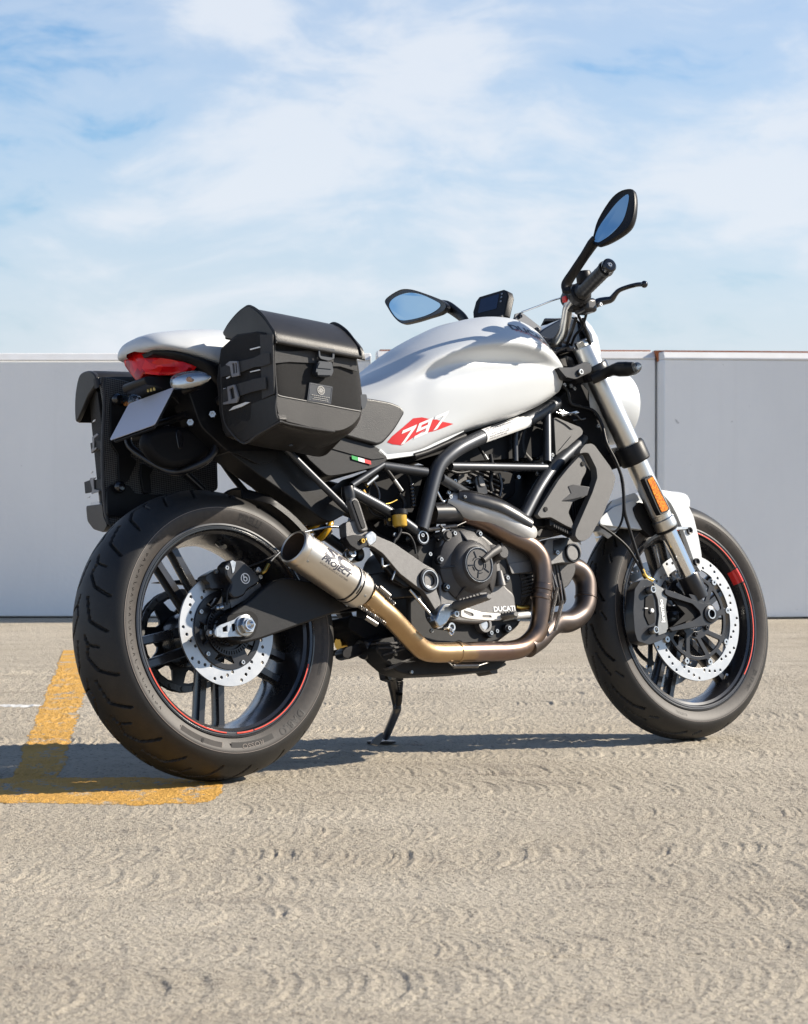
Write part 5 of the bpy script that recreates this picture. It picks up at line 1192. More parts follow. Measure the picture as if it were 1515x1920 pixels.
for p in ((0.5251,-0.1400,0.5087), (0.6836,-0.0900,0.6424), (0.8958,-0.0750,0.6550), (0.6519,-0.1000,0.6148), (0.4446,-0.1400,0.5113), (0.5580,-0.1200,0.4677), (0.6389,-0.1200,0.6001), (0.7495,-0.1000,0.2859), (0.8103,-0.1100,0.3109), (0.5283,-0.1300,0.2908), (0.9457,-0.0900,0.6602), (0.8913,-0.0800,0.6535), (0.9996,-0.0900,0.7059), (1.1885,-0.0900,0.7387), (1.1679,-0.0850,0.7803), (1.0859,-0.0700,0.8833), (1.1183,-0.0700,0.8755), (1.1082,-0.0700,0.8823)):
    screw(p, (0,-1,0), .0055, .004, 'zinc', eng, 6)

# ------------------------------------------------------------------ tank
SEC = [
(.415,[(0,.868),(.04,.866),(.075,.856),(.098,.838),(.105,.822),(.111,.795),(.113,.75),(.108,.705),(.09,.695)]),
(.48,[(0,.895),(.045,.893),(.085,.882),(.113,.860),(.121,.838),(.128,.805),(.129,.755),(.124,.702),(.10,.692)]),
(.55,[(0,.930),(.05,.927),(.095,.912),(.128,.890),(.133,.865),(.140,.825),(.139,.765),(.132,.712),(.10,.70)]),
(.62,[(0,.973),(.055,.968),(.105,.950),(.146,.924),(.139,.893),(.152,.852),(.148,.785),(.138,.737),(.10,.725)]),
(.70,[(0,1.012),(.06,1.005),(.118,.980),(.161,.947),(.137,.913),(.159,.872),(.153,.805),(.138,.762),(.10,.75)]),
(.78,[(0,1.040),(.065,1.031),(.130,.998),(.174,.957),(.135,.920),(.160,.884),(.153,.822),(.135,.783),(.10,.77)]),
(.86,[(0,1.053),(.082,1.043),(.146,.998),(.179,.957),(.136,.922),(.157,.890),(.149,.840),(.132,.803),(.10,.79)]),
(.94,[(0,1.053),(.085,1.039),(.140,.988),(.167,.947),(.138,.920),(.147,.894),(.139,.858),(.125,.827),(.10,.815)]),
(1.01,[(0,1.035),(.074,1.017),(.116,.968),(.135,.934),(.128,.913),(.127,.893),(.120,.87),(.108,.852),(.08,.84)]),
(1.06,[(0,.995),(.05,.98),(.082,.95),(.102,.925),(.101,.91),(.098,.895),(.092,.88),(.08,.868),(.06,.862)]),
(1.088,[(0,.94),(.03,.935),(.05,.925),(.06,.915),(.06,.905),(.058,.9),(.052,.893),(.045,.888),(.03,.885)])]
def loft_half(sec, nx=5, ny=5):
    """smooth a table of half sections both ways and mirror it; returns rings of full sections"""
    cols = []
    k = len(sec[0][1])
    lines = []
    for j in range(k):
        lines.append(catmull([(x, p[j][0], p[j][1]) for x, p in sec], nx))
    rings = []
    for i in range(len(lines[0])):
        half = catmull([lines[j][i] for j in range(k)], ny)
        # left side then right side
        full = [Vector((p.x, p.y, p.z)) for p in half[::-1]] + [Vector((p.x, -p.y, p.z)) for p in half[1:]]
        rings.append(full)
    return rings
rings = loft_half(SEC, 14, 12)
tank = MB().loft(rings, True, True, closed_ring=False).build('fuel_tank', 'white_paint', bike, sharp=75)
from mathutils.bvhtree import BVHTree
def bvh_of(o): return BVHTree.FromPolygons([v.co.copy() for v in o.data.vertices], [tuple(p.vertices) for p in o.data.polygons])
tank_bvh = bvh_of(tank)
def on_side(bvh, x, z, lift=.0006, ydir=1, y0=-.4):
    h = bvh.ray_cast(Vector((x, y0, z)), Vector((0, ydir, 0)))
    if h[0] is None:
        h = bvh.find_nearest(Vector((x, y0*.4, z)))
    n = h[1]; n = n if n.y*ydir < 0 else -n
    return h[0]+n*lift
def decal(name, loops, material, parent, bvh, lift=.0006, step=.008):
    """flat print wrapped on the right-hand side of a body panel: loops in (x, z)"""
    me = curve_mesh(loops, 0.0)
    bm = bmesh.new(); bm.from_mesh(me)
    bmesh.ops.triangulate(bm, faces=bm.faces)
    for _ in range(5):
        es = [e for e in bm.edges if e.calc_length() > step]
        if not es: break
        bmesh.ops.subdivide_edges(bm, edges=es, cuts=1); bmesh.ops.triangulate(bm, faces=bm.faces)
    for v_ in bm.verts: v_.co = on_side(bvh, v_.co.x, v_.co.y, lift)
    bmesh.ops.recalc_face_normals(bm, faces=bm.faces); bm.to_mesh(me); bm.free()
    return finish(name, me, material, parent, sharp=60)
def xz(pts): return [(p[0], p[2]) for p in pts]
# red flash with the number
decal('red_flash', [xz([(0.4666,-0.1340,0.7266),(0.4798,-0.1340,0.7397),(0.5112,-0.1340,0.7605),(0.5402,-0.1340,0.7805),(0.5640,-0.1340,0.7825),(0.5869,-0.1340,0.7778),(0.6078,-0.1340,0.7764),(0.5645,-0.1340,0.7508),(0.5278,-0.1340,0.7319),(0.5026,-0.1340,0.7186),(0.4909,-0.1340,0.7202),(0.4797,-0.1340,0.7213)])], 'red_print', tank, tank_bvh)
decal('red_flash', [xz([(0.6205,-0.1370,0.7719),(0.6517,-0.1370,0.7672),(0.6072,-0.1370,0.7535),(0.5853,-0.1370,0.7483)])], 'red_print', tank, tank_bvh)
decal('red_flash', [xz([(0.6061,-0.1360,0.7760),(0.6204,-0.1360,0.7725),(0.5863,-0.1360,0.7493),(0.5645,-0.1360,0.7442),(0.5625,-0.1360,0.7483)])], 'red_print', tank, tank_bvh)
def tank_text(name, body, size, org, ex, ey, material, lift=.0012, **kw):
    me_fn = lambda a, b, c: on_side(tank_bvh, org[0]+ex[0]*a+ey[0]*b, org[2]+ex[2]*a+ey[2]*b, lift)
    return text(name, body, size, material, tank, me_fn, thick=0.0, subdiv=.006, **kw)
e_ = (V3((0.6045,-0.1360,0.7652))-V3((0.4975,-0.1330,0.7319))).normalized()
# block numerals 7 9 7, each cut from straight strokes
n_o = V3((0.4903,-0.1340,0.7161)); n_x = V3((0.6225,-0.1360,0.7621))-n_o; n_w = n_x.length/3.35; n_x.normalize(); n_h = .041; n_y = Vector((.46,0,.89))
SEVEN = [[(0,.78),(0,1),(1,1),(1,.80),(.52,0),(.24,0),(.70,.78)]]
NINE = [[(0,.42),(0,1),(1,1),(1,0),(0,0),(0,.20),(.74,.20),(.74,.42)], [(.26,.62),(.74,.62),(.74,.80),(.26,.80)]]
for k, g in enumerate((SEVEN, NINE, SEVEN)):
    lo = []
    for lp in g:
        q = []
        for i, (a, b_) in enumerate(lp):
            w = n_o+n_x*((k*1.16+a)*n_w)+n_y*(b_*n_h); q.append((w.x, w.z))
        lo.append(q)
    decal('tank_number', lo, 'white_print', tank, tank_bvh, lift=.0013)
# lettering near the steering head, pressed on along the local surface normal
def tank_wrap(name, body, size, p0, fwd, material, lift=.0008, **kw):
    q = tank_bvh.find_nearest(V3(p0)); c = q[0]; n = q[1]
    if n.dot(c-Vector((.8,0,.9))) < 0: n = -n
    ex = V3(fwd); ex = (ex-n*ex.dot(n)).normalized(); ey = n.cross(ex)
    def fn(a, b, d):
        h = tank_bvh.ray_cast(c+ex*a+ey*b+n*.05, -n)
        if h[0] is None: h = tank_bvh.find_nearest(c+ex*a+ey*b)
        m_ = h[1] if h[1].dot(n) > 0 else -h[1]
        return h[0]+m_*lift
    return text(name, body, size, material, tank, fn, thick=0.0, subdiv=.006, align='LEFT', **kw)
tank_wrap('tank_lettering', 'DUCATI', .034, (0.8712,-0.1250,0.9944), (1,.05,-.25), 'dark_print', bold=.045, xs=1.1)
tank_wrap('tank_lettering', 'MONSTER', .019, (0.8768,-0.1300,0.9797), (1,.05,-.27), 'red_print', bold=.0, xs=1.2)
# thin lower trim of the tank
slab('tank_trim', [(0.4421,-0.1280,0.7121),(0.4606,-0.1280,0.6979),(0.5392,-0.1280,0.7053),(0.6223,-0.1280,0.7347),(0.6900,-0.1280,0.7586),(0.7001,-0.1280,0.7545),(0.6319,-0.1280,0.7277),(0.5430,-0.1280,0.6963),(0.4590,-0.1280,0.6869),(0.4359,-0.1280,0.7039)], .02, 'white_paint', tank, rnd=.003, bevel=.003)
pipe('cable_sleeve', [(0.5400,-0.1250,0.6947),(0.5834,-0.1250,0.7052),(0.6335,-0.1250,0.7221),(0.7009,-0.1250,0.7434)], .0075, 'black_plastic', tank)
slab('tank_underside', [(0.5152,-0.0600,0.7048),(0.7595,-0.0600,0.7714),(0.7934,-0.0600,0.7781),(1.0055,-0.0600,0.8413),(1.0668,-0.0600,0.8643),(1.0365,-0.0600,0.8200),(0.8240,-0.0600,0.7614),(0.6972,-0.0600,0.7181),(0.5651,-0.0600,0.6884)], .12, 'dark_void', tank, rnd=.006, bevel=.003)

# ------------------------------------------------------------------ seat, tail, side covers
seat = MB()
SS = [(.06,[(0,.935),(.06,.935),(.105,.925),(.12,.90),(.11,.88),(.05,.875)]),(.16,[(0,.925),(.06,.924),(.11,.915),(.125,.89),(.118,.865),(.05,.86)]),(.26,[(0,.885),(.06,.884),(.115,.876),(.132,.855),(.128,.825),(.05,.81)]),
      (.36,[(0,.858),(.06,.857),(.115,.850),(.137,.830),(.134,.79),(.05,.77)]),(.44,[(0,.848),(.06,.847),(.115,.840),(.137,.818),(.135,.765),(.05,.74)]),(.50,[(0,.845),(.06,.843),(.110,.834),(.134,.812),(.130,.775),(.05,.76)]),(.535,[(0,.835),(.05,.833),(.095,.826),(.118,.81),(.115,.795),(.05,.79)])]
MB().loft(loft_half(SS, 5, 4), True, True, closed_ring=False)
seat_o = slab('seat', [(0.2234,-0.1385,0.8480),(0.2963,-0.1385,0.8415),(0.3694,-0.1385,0.8288),(0.4296,-0.1385,0.8246),(0.4823,-0.1385,0.8173),(0.5094,-0.1385,0.8079),(0.5194,-0.1385,0.7945),(0.4834,-0.1385,0.7532),(0.4457,-0.1385,0.7231),(0.4295,-0.1385,0.7173),(0.3560,-0.1385,0.7329),(0.2131,-0.1385,0.7722)], .277, 'leather', rnd=.02, bevel=.012, bseg=4)
mat('seam', (.01,.01,.01), .7)
slab('side_cover', [(0.2109,-0.1280,0.7703),(0.3640,-0.1280,0.7326),(0.4373,-0.1280,0.7141),(0.4620,-0.1280,0.6898),(0.4528,-0.1280,0.6796),(0.4205,-0.1280,0.6674),(0.3226,-0.1280,0.6512),(0.2823,-0.1280,0.6473),(0.2294,-0.1280,0.6909)], .256, 'black_plastic', rnd=.012, bevel=.005)
slab('side_cover_trim', [(0.2163,-0.1305,0.7519),(0.3606,-0.1305,0.7224),(0.4556,-0.1305,0.6946),(0.4522,-0.1305,0.6893),(0.4159,-0.1305,0.6851),(0.3571,-0.1305,0.6970),(0.2133,-0.1305,0.7301)], .006, 'black_plastic', rnd=.004, bevel=.002)
# tricolour strip
fl_o = V3((0.3560,-0.1312,0.6936)); fl_e = (V3((0.4097,-0.1312,0.6809))-fl_o)
for k, m_ in enumerate(('green_print', 'white_print', 'red_print')):
    q0, q1 = V3((0.3552,-0.1312,0.6948))+fl_e*(k/3), V3((0.3552,-0.1312,0.6948))+fl_e*((k+1)/3-.01)
    dn = Vector((.0,0,-.0085))
    MB().prism([q0, q1, q1+dn, q0+dn], (0, .001, 0)).build('tricolour_strip', m_, bike)
# tail cowl
CW = [(-.122,[(0,.962),(.018,.961),(.032,.957),(.038,.952),(.034,.947),(.015,.945)]),(-.112,[(0,.974),(.035,.972),(.056,.964),(.066,.953),(.062,.943),(.03,.940)]),
      (-.088,[(0,.984),(.045,.980),(.072,.969),(.084,.954),(.080,.941),(.04,.938)]),(-.045,[(0,.990),(.052,.985),(.084,.971),(.096,.950),(.094,.932),(.05,.930)]),
      (.0,[(0,.993),(.058,.988),(.090,.973),(.103,.947),(.101,.920),(.05,.917)]),(.07,[(0,.995),(.06,.990),(.094,.974),(.108,.941),(.107,.898),(.05,.895)]),(.15,[(0,.985),(.06,.980),(.096,.965),(.112,.93),(.111,.875),(.05,.87)])]
cowl = MB().loft(loft_half(CW, 6, 5), True, True, closed_ring=False).build('tail_cowl', 'white_paint', bike, sharp=75)
UT = [(-.100,[(0,.940),(.04,.940),(.055,.939),(.057,.935),(.05,.931),(.02,.930)]),(-.06,[(0,.936),(.05,.936),(.080,.934),(.083,.925),(.07,.916),(.03,.914)]),
      (.0,[(0,.925),(.055,.923),(.096,.916),(.098,.900),(.08,.885),(.03,.88)]),(.06,[(0,.905),(.06,.903),(.104,.895),(.106,.860),(.09,.830),(.03,.82)]),(.15,[(0,.88),(.06,.878),(.106,.872),(.108,.82),(.09,.78),(.03,.77)])]
MB().loft(loft_half(UT, 5, 4), True, True, closed_ring=False).build('tail_underside', 'black_plastic', bike, sharp=60)
slab('undertray', [(-0.0496,-0.0920,0.8636),(0.0498,-0.0920,0.9056),(0.1713,-0.0920,0.7702),(0.2168,-0.0920,0.7037),(0.3595,-0.0920,0.5710),(0.3002,-0.0920,0.5470),(0.2188,-0.0920,0.5968),(0.1288,-0.0920,0.6525),(0.0455,-0.0920,0.7073),(-0.0207,-0.0920,0.7636)], .070, 'black_plastic', rnd=.015, bevel=.010, bseg=3)
slab('undertray_step', [(0.0364,-0.0980,0.7105),(0.1754,-0.0980,0.7113),(0.1790,-0.0980,0.6979),(0.1556,-0.0980,0.6846),(0.1174,-0.0980,0.6801),(0.0770,-0.0980,0.6975)], .070, 'black_plastic', rnd=.01, bevel=.006)
slab('plate_arm', [(-0.1238,-0.0450,0.8833),(-0.0536,-0.0450,0.8872),(-0.0026,-0.0450,0.9046),(0.0751,-0.0450,0.9089),(0.0758,-0.0450,0.8276),(0.0365,-0.0450,0.7578),(-0.0011,-0.0450,0.7849),(-0.0204,-0.0450,0.8053),(-0.0541,-0.0450,0.8391),(-0.0837,-0.0450,0.8614),(-0.1207,-0.0450,0.8652)], .09, 'black_plastic', rnd=.01, bevel=.006)
# tail lamp: faceted red lens that wraps round the tail
def red_lens():
    m = bpy.data.materials.new('red_lens'); m.use_nodes = True; t = m.node_tree; b = t.nodes['Principled BSDF']
    tcn = t.nodes.new('ShaderNodeTexCoord'); vo = t.nodes.new('ShaderNodeTexVoronoi'); vo.inputs['Scale'].default_value = 55
    L(t, mapping(t, tcn.outputs['Object'], (1,1,.6)), vo.inputs['Vector'])
    c = ramp(t, vo.outputs['Color'], [(0.2, (0.30,0.0,0.003)), (0.5, (0.62,0.004,0.006)), (0.85, (0.85,0.02,0.012))])
    L(t, c, b.inputs['Base Color']); b.inputs['Roughness'].default_value = 0.25; b.inputs['Coat Weight'].default_value = 0.5; b.inputs['Coat Roughness'].default_value = 0.03; b.inputs['Specular IOR Level'].default_value = 0.25
    b.inputs['Subsurface Weight'].default_value = 0.3; b.inputs['Subsurface Radius'].default_value = (.02,.002,.002); b.inputs['Subsurface Scale'].default_value = .5
    MATS[m.name] = m
red_lens()
edge = [(-0.0972,0.0580,0.9289),(-0.0971,0.0600,0.9502),(-0.0905,0.0500,0.9605),(-0.0917,0.0000,0.9506),(-0.0801,-0.0300,0.9426),(-0.0669,-0.0600,0.9261),(-0.0417,-0.0800,0.9110),(-0.0331,-0.0880,0.8969),(-0.0487,-0.0860,0.8873),(-0.0736,-0.0700,0.8822),(-0.0941,-0.0450,0.8863),(-0.1010,-0.0200,0.8926),(-0.0993,0.0000,0.8769),(-0.1006,0.0060,0.8777),(-0.0997,0.0300,0.9009)]
edge = [V3(p) for p in edge]; edge = catmull(edge, 2, True)
cen = sum(edge, Vector())/len(edge)
rings = []
for t_, push in ((1.0,.02),(1.0,0),(.93,-.008),(.7,-.014),(.35,-.018)):
    rings.append([cen+(p-cen)*t_+Vector((push,-push*.0,0)) for p in edge])
lens = MB().loft(rings, True, True).build('tail_lamp', 'red_lens', bike, sharp=25)
def clear_lens():
    m = bpy.data.materials.new('clear_lens'); m.use_nodes = True; t = m.node_tree; t.nodes.remove(t.nodes['Principled BSDF'])
    tr = t.nodes.new('ShaderNodeBsdfTransparent'); tr.inputs[0].default_value = (.92,.94,.95,1)
    gl = t.nodes.new('ShaderNodeBsdfGlossy'); gl.inputs['Roughness'].default_value = .04
    fr = t.nodes.new('ShaderNodeFresnel'); fr.inputs['IOR'].default_value = 1.5
    wv_ = t.nodes.new('ShaderNodeTexWave'); wv_.inputs['Scale'].default_value = 110; tcn = t.nodes.new('ShaderNodeTexCoord'); L(t, tcn.outputs['Object'], wv_.inputs['Vector'])
    bn = t.nodes.new('ShaderNodeBump'); bn.inputs['Strength'].default_value = .4; bn.inputs['Distance'].default_value = .002; L(t, wv_.outputs[1], bn.inputs['Height'])
    L(t, bn.outputs[0], gl.inputs['Normal']); L(t, bn.outputs[0], fr.inputs['Normal'])
    mx = t.nodes.new('ShaderNodeMixShader'); L(t, math_node(t, 'ADD', fr.outputs[0], .06), mx.inputs[0]); L(t, tr.outputs[0], mx.inputs[1]); L(t, gl.outputs[0], mx.inputs[2])
    L(t, mx.outputs[0], t.nodes['Material Output'].inputs['Surface']); MATS[m.name] = m
clear_lens()
mat('bulb_orange', (.75,.28,.06), .3, coat=.4)
mat('reflector', (.75,.75,.75), .18, metal=1.0, var=.5, vscale=300, col2=(.45,.45,.45))
def turn_signal(a, b, rad, parent, bulb=.5, name='turn_signal', up=(0,0,1), stalk=None):
    a, b = V3(a), V3(b); ax = b-a; n = 12; rings = []
    prof = [(0,.30),(.04,.62),(.14,.88),(.32,1.0),(.55,.96),(.75,.78),(.90,.50),(1.0,.12)]
    u = Vector((-1,0,.1)); u = (u-ax.normalized()*u.dot(ax.normalized())).normalized(); w = ax.normalized().cross(u)
    for t_, s_ in prof: rings.append([a+ax*t_+(u*math.cos(2*math.pi*k/20)*.8+w*math.sin(2*math.pi*k/20))*rad*s_ for k in range(20)])
    body = MB().loft(rings).build(name, 'clear_lens', parent, sharp=60)
    rings = []
    for t_, s_ in prof: rings.append([a+ax*t_-u*rad*.30+(u*math.cos(2*math.pi*k/16)*.35+w*math.sin(2*math.pi*k/16)*.86)*rad*s_ for k in range(16)])
    MB().loft(rings).build('lamp_reflector', 'reflector', body, sharp=60)
    MB().ball(a+ax*bulb+u*rad*.30, rad*.30, 12, 8, (1,1.3,.9)).build('bulb', 'bulb_orange', body)
    if stalk: pipe('signal_stalk', stalk, [.012,.010,.014], 'black_plastic', body)
    return body
turn_signal((-0.0912,-0.0980,0.8581), (-0.0446,-0.1780,0.8559), .0205, bike, stalk=[(-0.0635,-0.1000,0.8436), (-0.0498,-0.1200,0.8465), (-0.0496,-0.1400,0.8491)])
turn_signal((-.055,.088,.858), (-.055,.168,.858), .0205, bike)
# number plate, blank
PLT = [V3(p) for p in ((-.0785,-.09,.8505),(-.1395,-.09,.767),(-.1395,.09,.767),(-.0785,.09,.8505))]
ey_ = (PLT[0]-PLT[1]).normalized(); ex_ = Vector((0,-1,0)); o_ = sum(PLT, Vector())/4
mat('plate_blank', (.47,.49,.57), .5)
mat('plate_light', (.75,.60,.22), .4)
w2, h2 = .09, (PLT[0]-PLT[1]).length/2
npl = plate('number_plate', [[(p.x, p.y) for p in round_loop([(-w2,-h2,0),(w2,-h2,0),(w2,h2,0),(-w2,h2,0)], .008, 4)]], .002, 'plate_blank', bike, plane_fn(o_, ex_, ey_), bevel=.0004)
plate('plate_backing', [[(p.x, p.y) for p in round_loop([(-w2*.9,-h2*1.06,0),(w2*.9,-h2*1.06,0),(w2*.9,h2*.95,0),(-w2*.9,h2*.95,0)], .008, 4)]], .006, 'black_plastic', npl, plane_fn(o_+Vector((.006,0,-.004)), ex_, ey_), bevel=.001)
MB().box((-0.0813,-0.0050,0.8641), (.010,.028,.008)).build('plate_lamp_housing', 'black_plastic', npl, bevel=.003)
for k in range(3): MB().box(V3((-0.0910,-0.0080,0.8621)).lerp(V3((-0.0894,-0.0300,0.8610)), k/2), (.004,.004,.011)).build('plate_lamp', 'plate_light', npl, bevel=.001)
# rack tubes that carry the bags
MB().tube([V3(p) for p in catmull([(-0.0873,0.1000,0.7848),(-0.0889,0.0900,0.7574),(-0.0829,0.0700,0.7352),(-0.0679,0.0400,0.7089),(-0.0515,0.0000,0.6828),(-0.0371,-0.0300,0.6773),(-0.0072,-0.0600,0.6882),(0.0184,-0.0700,0.7070),(0.0301,-0.0700,0.7299),(0.0261,-0.0700,0.7459)], 6)], .0085, 14).build('bag_rack_tube', 'black_metal', bike, sharp=60)
rod('bag_rack_tube', (-0.0546,0.0700,0.7908), (-0.0315,-0.0600,0.7971), .0085, 'black_metal')
rod('bag_rack_tube', (0.0315,-0.0700,0.8103), (0.0368,-0.1100,0.8320), .009, 'black_metal')
rod('rack_strut', (0.0302,0.0600,0.6873), (0.0727,0.0600,0.6500), .010, 'black_metal')
MB().lathe([(.008,.0),(.008,-.003),(.0115,-.003),(.013,0),(.013,.035),(.0145,.036),(.0145,.06)], (-0.1167,0.0300,0.7636), (.75,-.55,.0), 24).build('rack_spacer', 'black_plastic', bike)
MB().lathe([(0,.002),(.0085,.002),(.0085,-.0042),(.006,-.0045),(.006,-.001),(0,-.001)], (-0.1167,0.0300,0.7636), (.75,-.55,0), 24).build('spacer_ring', 'zinc', bike)
for p in ((0.0046,-0.1050,0.7879), (-0.0420,-0.0850,0.7731)): MB().bolt(p, (-.6,-.8,0), .0085, .010, 6).build('rack_bolt', 'zinc', bike)
slab('inner_mudguard', [(-0.1308,-0.0500,0.7643),(-0.0649,-0.0500,0.7786),(0.0015,-0.0500,0.7679),(0.0340,-0.0500,0.7430),(0.0360,-0.0500,0.7154),(0.0002,-0.0500,0.6924),(-0.0773,-0.0500,0.6786),(-0.1178,-0.0500,0.6966),(-0.1453,-0.0500,0.7325)], .035, 'dark_void', rnd=.03, bevel=.015, bseg=3)
slab('mudguard_recess', [(-0.0605,-0.0520,0.7600),(-0.0515,-0.0520,0.7670),(-0.0394,-0.0520,0.7557),(-0.0461,-0.0520,0.7237),(-0.0572,-0.0520,0.7214)], .01, 'black_gloss', rnd=.01, bevel=.004)

# ------------------------------------------------------------------ fork, clamps, fender
FA = V3((1.1385,-.105,.965)); FB = V3((1.4085,-.105,.369)); fax = (FB-FA).normalized(); FLn = (FB-FA).length
def fpt(s, y=-.105): p = FA+fax*s; return Vector((p.x, y, p.z))
def s_of(p): return (V3(p)-FA).dot(fax)
s_lowtop = s_of((1.2477,-0.1050,0.7320)); s_lowbot = s_of((1.2462,-0.1050,0.6784)); s_col = s_of((1.3234,-0.1050,0.5433)); s_colb = s_of((1.3332,-0.1050,0.5142)); s_blk = s_of((1.3886,-0.1050,0.4007)); s_end = s_of((1.4214,-0.1050,0.3436))
for sgn in (1, -1):
    y = -.105*sgn
    fk = MB().lathe([(0,-.012),(.0270,-.012),(.0285,-.009),(.0285,s_lowtop+.01),(.0275,s_lowbot-.01),(.0275,s_col-.012),(.0262,s_col-.010),(.0262,s_col),(.0288,s_col+.003),(.0292,s_col+.02),(.0288,s_colb-.004),(.0270,s_colb),(.021,s_colb)], fpt(0, y), fax, 48).build('fork_leg', 'fork_silver', bike, sharp=30)
    MB().lathe([(.0290,s_colb-.003),(.0285,s_colb+.003),(.0225,s_colb+.006),(.0205,s_colb+.006)], fpt(0, y), fax, 40).build('dust_seal', 'black_plastic', fk)
    MB().lathe([(.0208,s_colb),(.0208,s_blk+.01)], fpt(0, y), fax, 40).build('fork_tube', 'chrome', fk)
    MB().lathe([(.0205,s_blk),(.0262,s_blk),(.0270,s_blk+.003),(.0270,s_end-.02),(.0255,s_end),(0,s_end+.004)], fpt(0, y), fax, 40).build('fork_bottom', 'black_metal', fk, sharp=30)
    MB().lathe([(0,-.026),(.0175,-.026),(.019,-.024),(.019,-.012),(.0,-.012)], fpt(0, y), fax, 6).build('fork_cap', 'zinc', fk, sharp=25)
    MB().lathe([(.0286,s_lowtop),(.036,s_lowtop-.001),(.0385,s_lowtop+.004),(.0385,s_lowbot-.004),(.036,s_lowbot),(.0276,s_lowbot)], fpt(0, y), fax, 40).build('lower_clamp', 'black_plastic', fk, sharp=30)
    c0, c1 = .040, .072
    MB().lathe([(.0286,c0),(.0355,c0),(.0372,c0+.003),(.0372,c1-.003),(.0355,c1),(.0286,c1)], fpt(0, y), fax, 40).build('upper_clamp', 'black_metal', fk, sharp=30)
# yokes between the legs
def yoke(s0, s1, wid, name, back):
    p0, p1 = fpt(s0, 0), fpt(s1, 0); nrm = Vector((-fax.z, 0, fax.x)); nrm = nrm if nrm.x < 0 else -nrm
    lp = [(-.105, -.03), (-.06, back*.6), (0, back), (.06, back*.6), (.105, -.03), (.105, .03), (.04, .028), (-.04, .028), (-.105, .03)]
    lp = [p0 + Vector((0, a, 0)) - nrm*b if False else p0 + Vector((0, a, 0)) + nrm*(-b if b < 0 else -b) for a, b in lp]
    MB().prism(lp, p1-p0).build(name, 'black_metal', bike, bevel=.004, bseg=2)
yoke(.042, .070, .21, 'upper_yoke', -.075)
yoke(s_lowtop+.004, s_lowbot-.006, .21, 'lower_yoke', -.07)
slab('clamp_ear', [(1.0057,-0.1420,0.9111),(1.0535,-0.1420,0.9123),(1.0987,-0.1420,0.9276),(1.1192,-0.1420,0.9221),(1.1159,-0.1420,0.9019),(1.0592,-0.1420,0.8825),(1.0283,-0.1420,0.8878)], .03, 'black_metal', rnd=.006, bevel=.003)
screw((1.0755,-0.1435,0.9006), (0,-1,0), .0075, .006, 'zinc', None, 12)
MB().tube([fpt(.0, 0)+Vector((-.028,0,.012)), fpt(s_lowbot, 0)+Vector((-.028,0,-.01))], .024, 24).build('steering_stem', 'black_metal', bike)
MB().lathe([(.012,.0),(.017,0),(.019,.003),(.019,.012),(0,.012)], fpt(.042, 0)+Vector((-.03,0,.012)), tuple(-fax), 20).build('stem_nut', 'zinc', bike)
# axle and lugs
MB().lathe([(.0095,.03),(.0095,-.001),(.0125,-.001),(.0125,.0),(.0145,.001),(.0205,.002),(.0215,.005),(.0215,.03)], (1.435,-.128,.300), (0,1,0), 40).build('axle_clamp', 'black_metal', bike, sharp=30)
MB().lathe([(.0100,.025),(.0100,-.0015),(.0128,-.0015),(.0128,.001)], (1.435,-.1285,.300), (0,1,0), 40).build('axle_end', 'zinc', bike)
rod('axle_shaft', (1.435,-.11,.30), (1.435,.12,.30), .0115, 'chrome')
lug = slab('caliper_lug', [(1.2909,-0.1220,0.3665),(1.3242,-0.1220,0.3584),(1.4094,-0.1220,0.3288),(1.4445,-0.1220,0.3259),(1.4660,-0.1220,0.3035),(1.4627,-0.1220,0.2854),(1.4350,-0.1220,0.2737),(1.3684,-0.1220,0.2689),(1.2974,-0.1220,0.2626),(1.2888,-0.1220,0.2700),(1.3713,-0.1220,0.2850),(1.4039,-0.1220,0.2983),(1.4008,-0.1220,0.3092),(1.3790,-0.1220,0.3280),(1.3026,-0.1220,0.3482),(1.2890,-0.1220,0.3558)], .026, 'black_metal', rnd=.004, bevel=.004)
mir(lug)
slab('lug_web', [(1.3125,-0.1120,0.3494),(1.4123,-0.1120,0.3175),(1.4141,-0.1120,0.2993),(1.3092,-0.1120,0.2742),(1.3596,-0.1120,0.3048)], .006, 'dark_void', lug, rnd=.003, bevel=.001)
slab('fork_foot', [(1.3694,-0.1210,0.3536),(1.4083,-0.1210,0.3453),(1.4391,-0.1210,0.3190),(1.4157,-0.1210,0.3016),(1.3900,-0.1210,0.3278)], .03, 'black_metal', rnd=.006, bevel=.004)
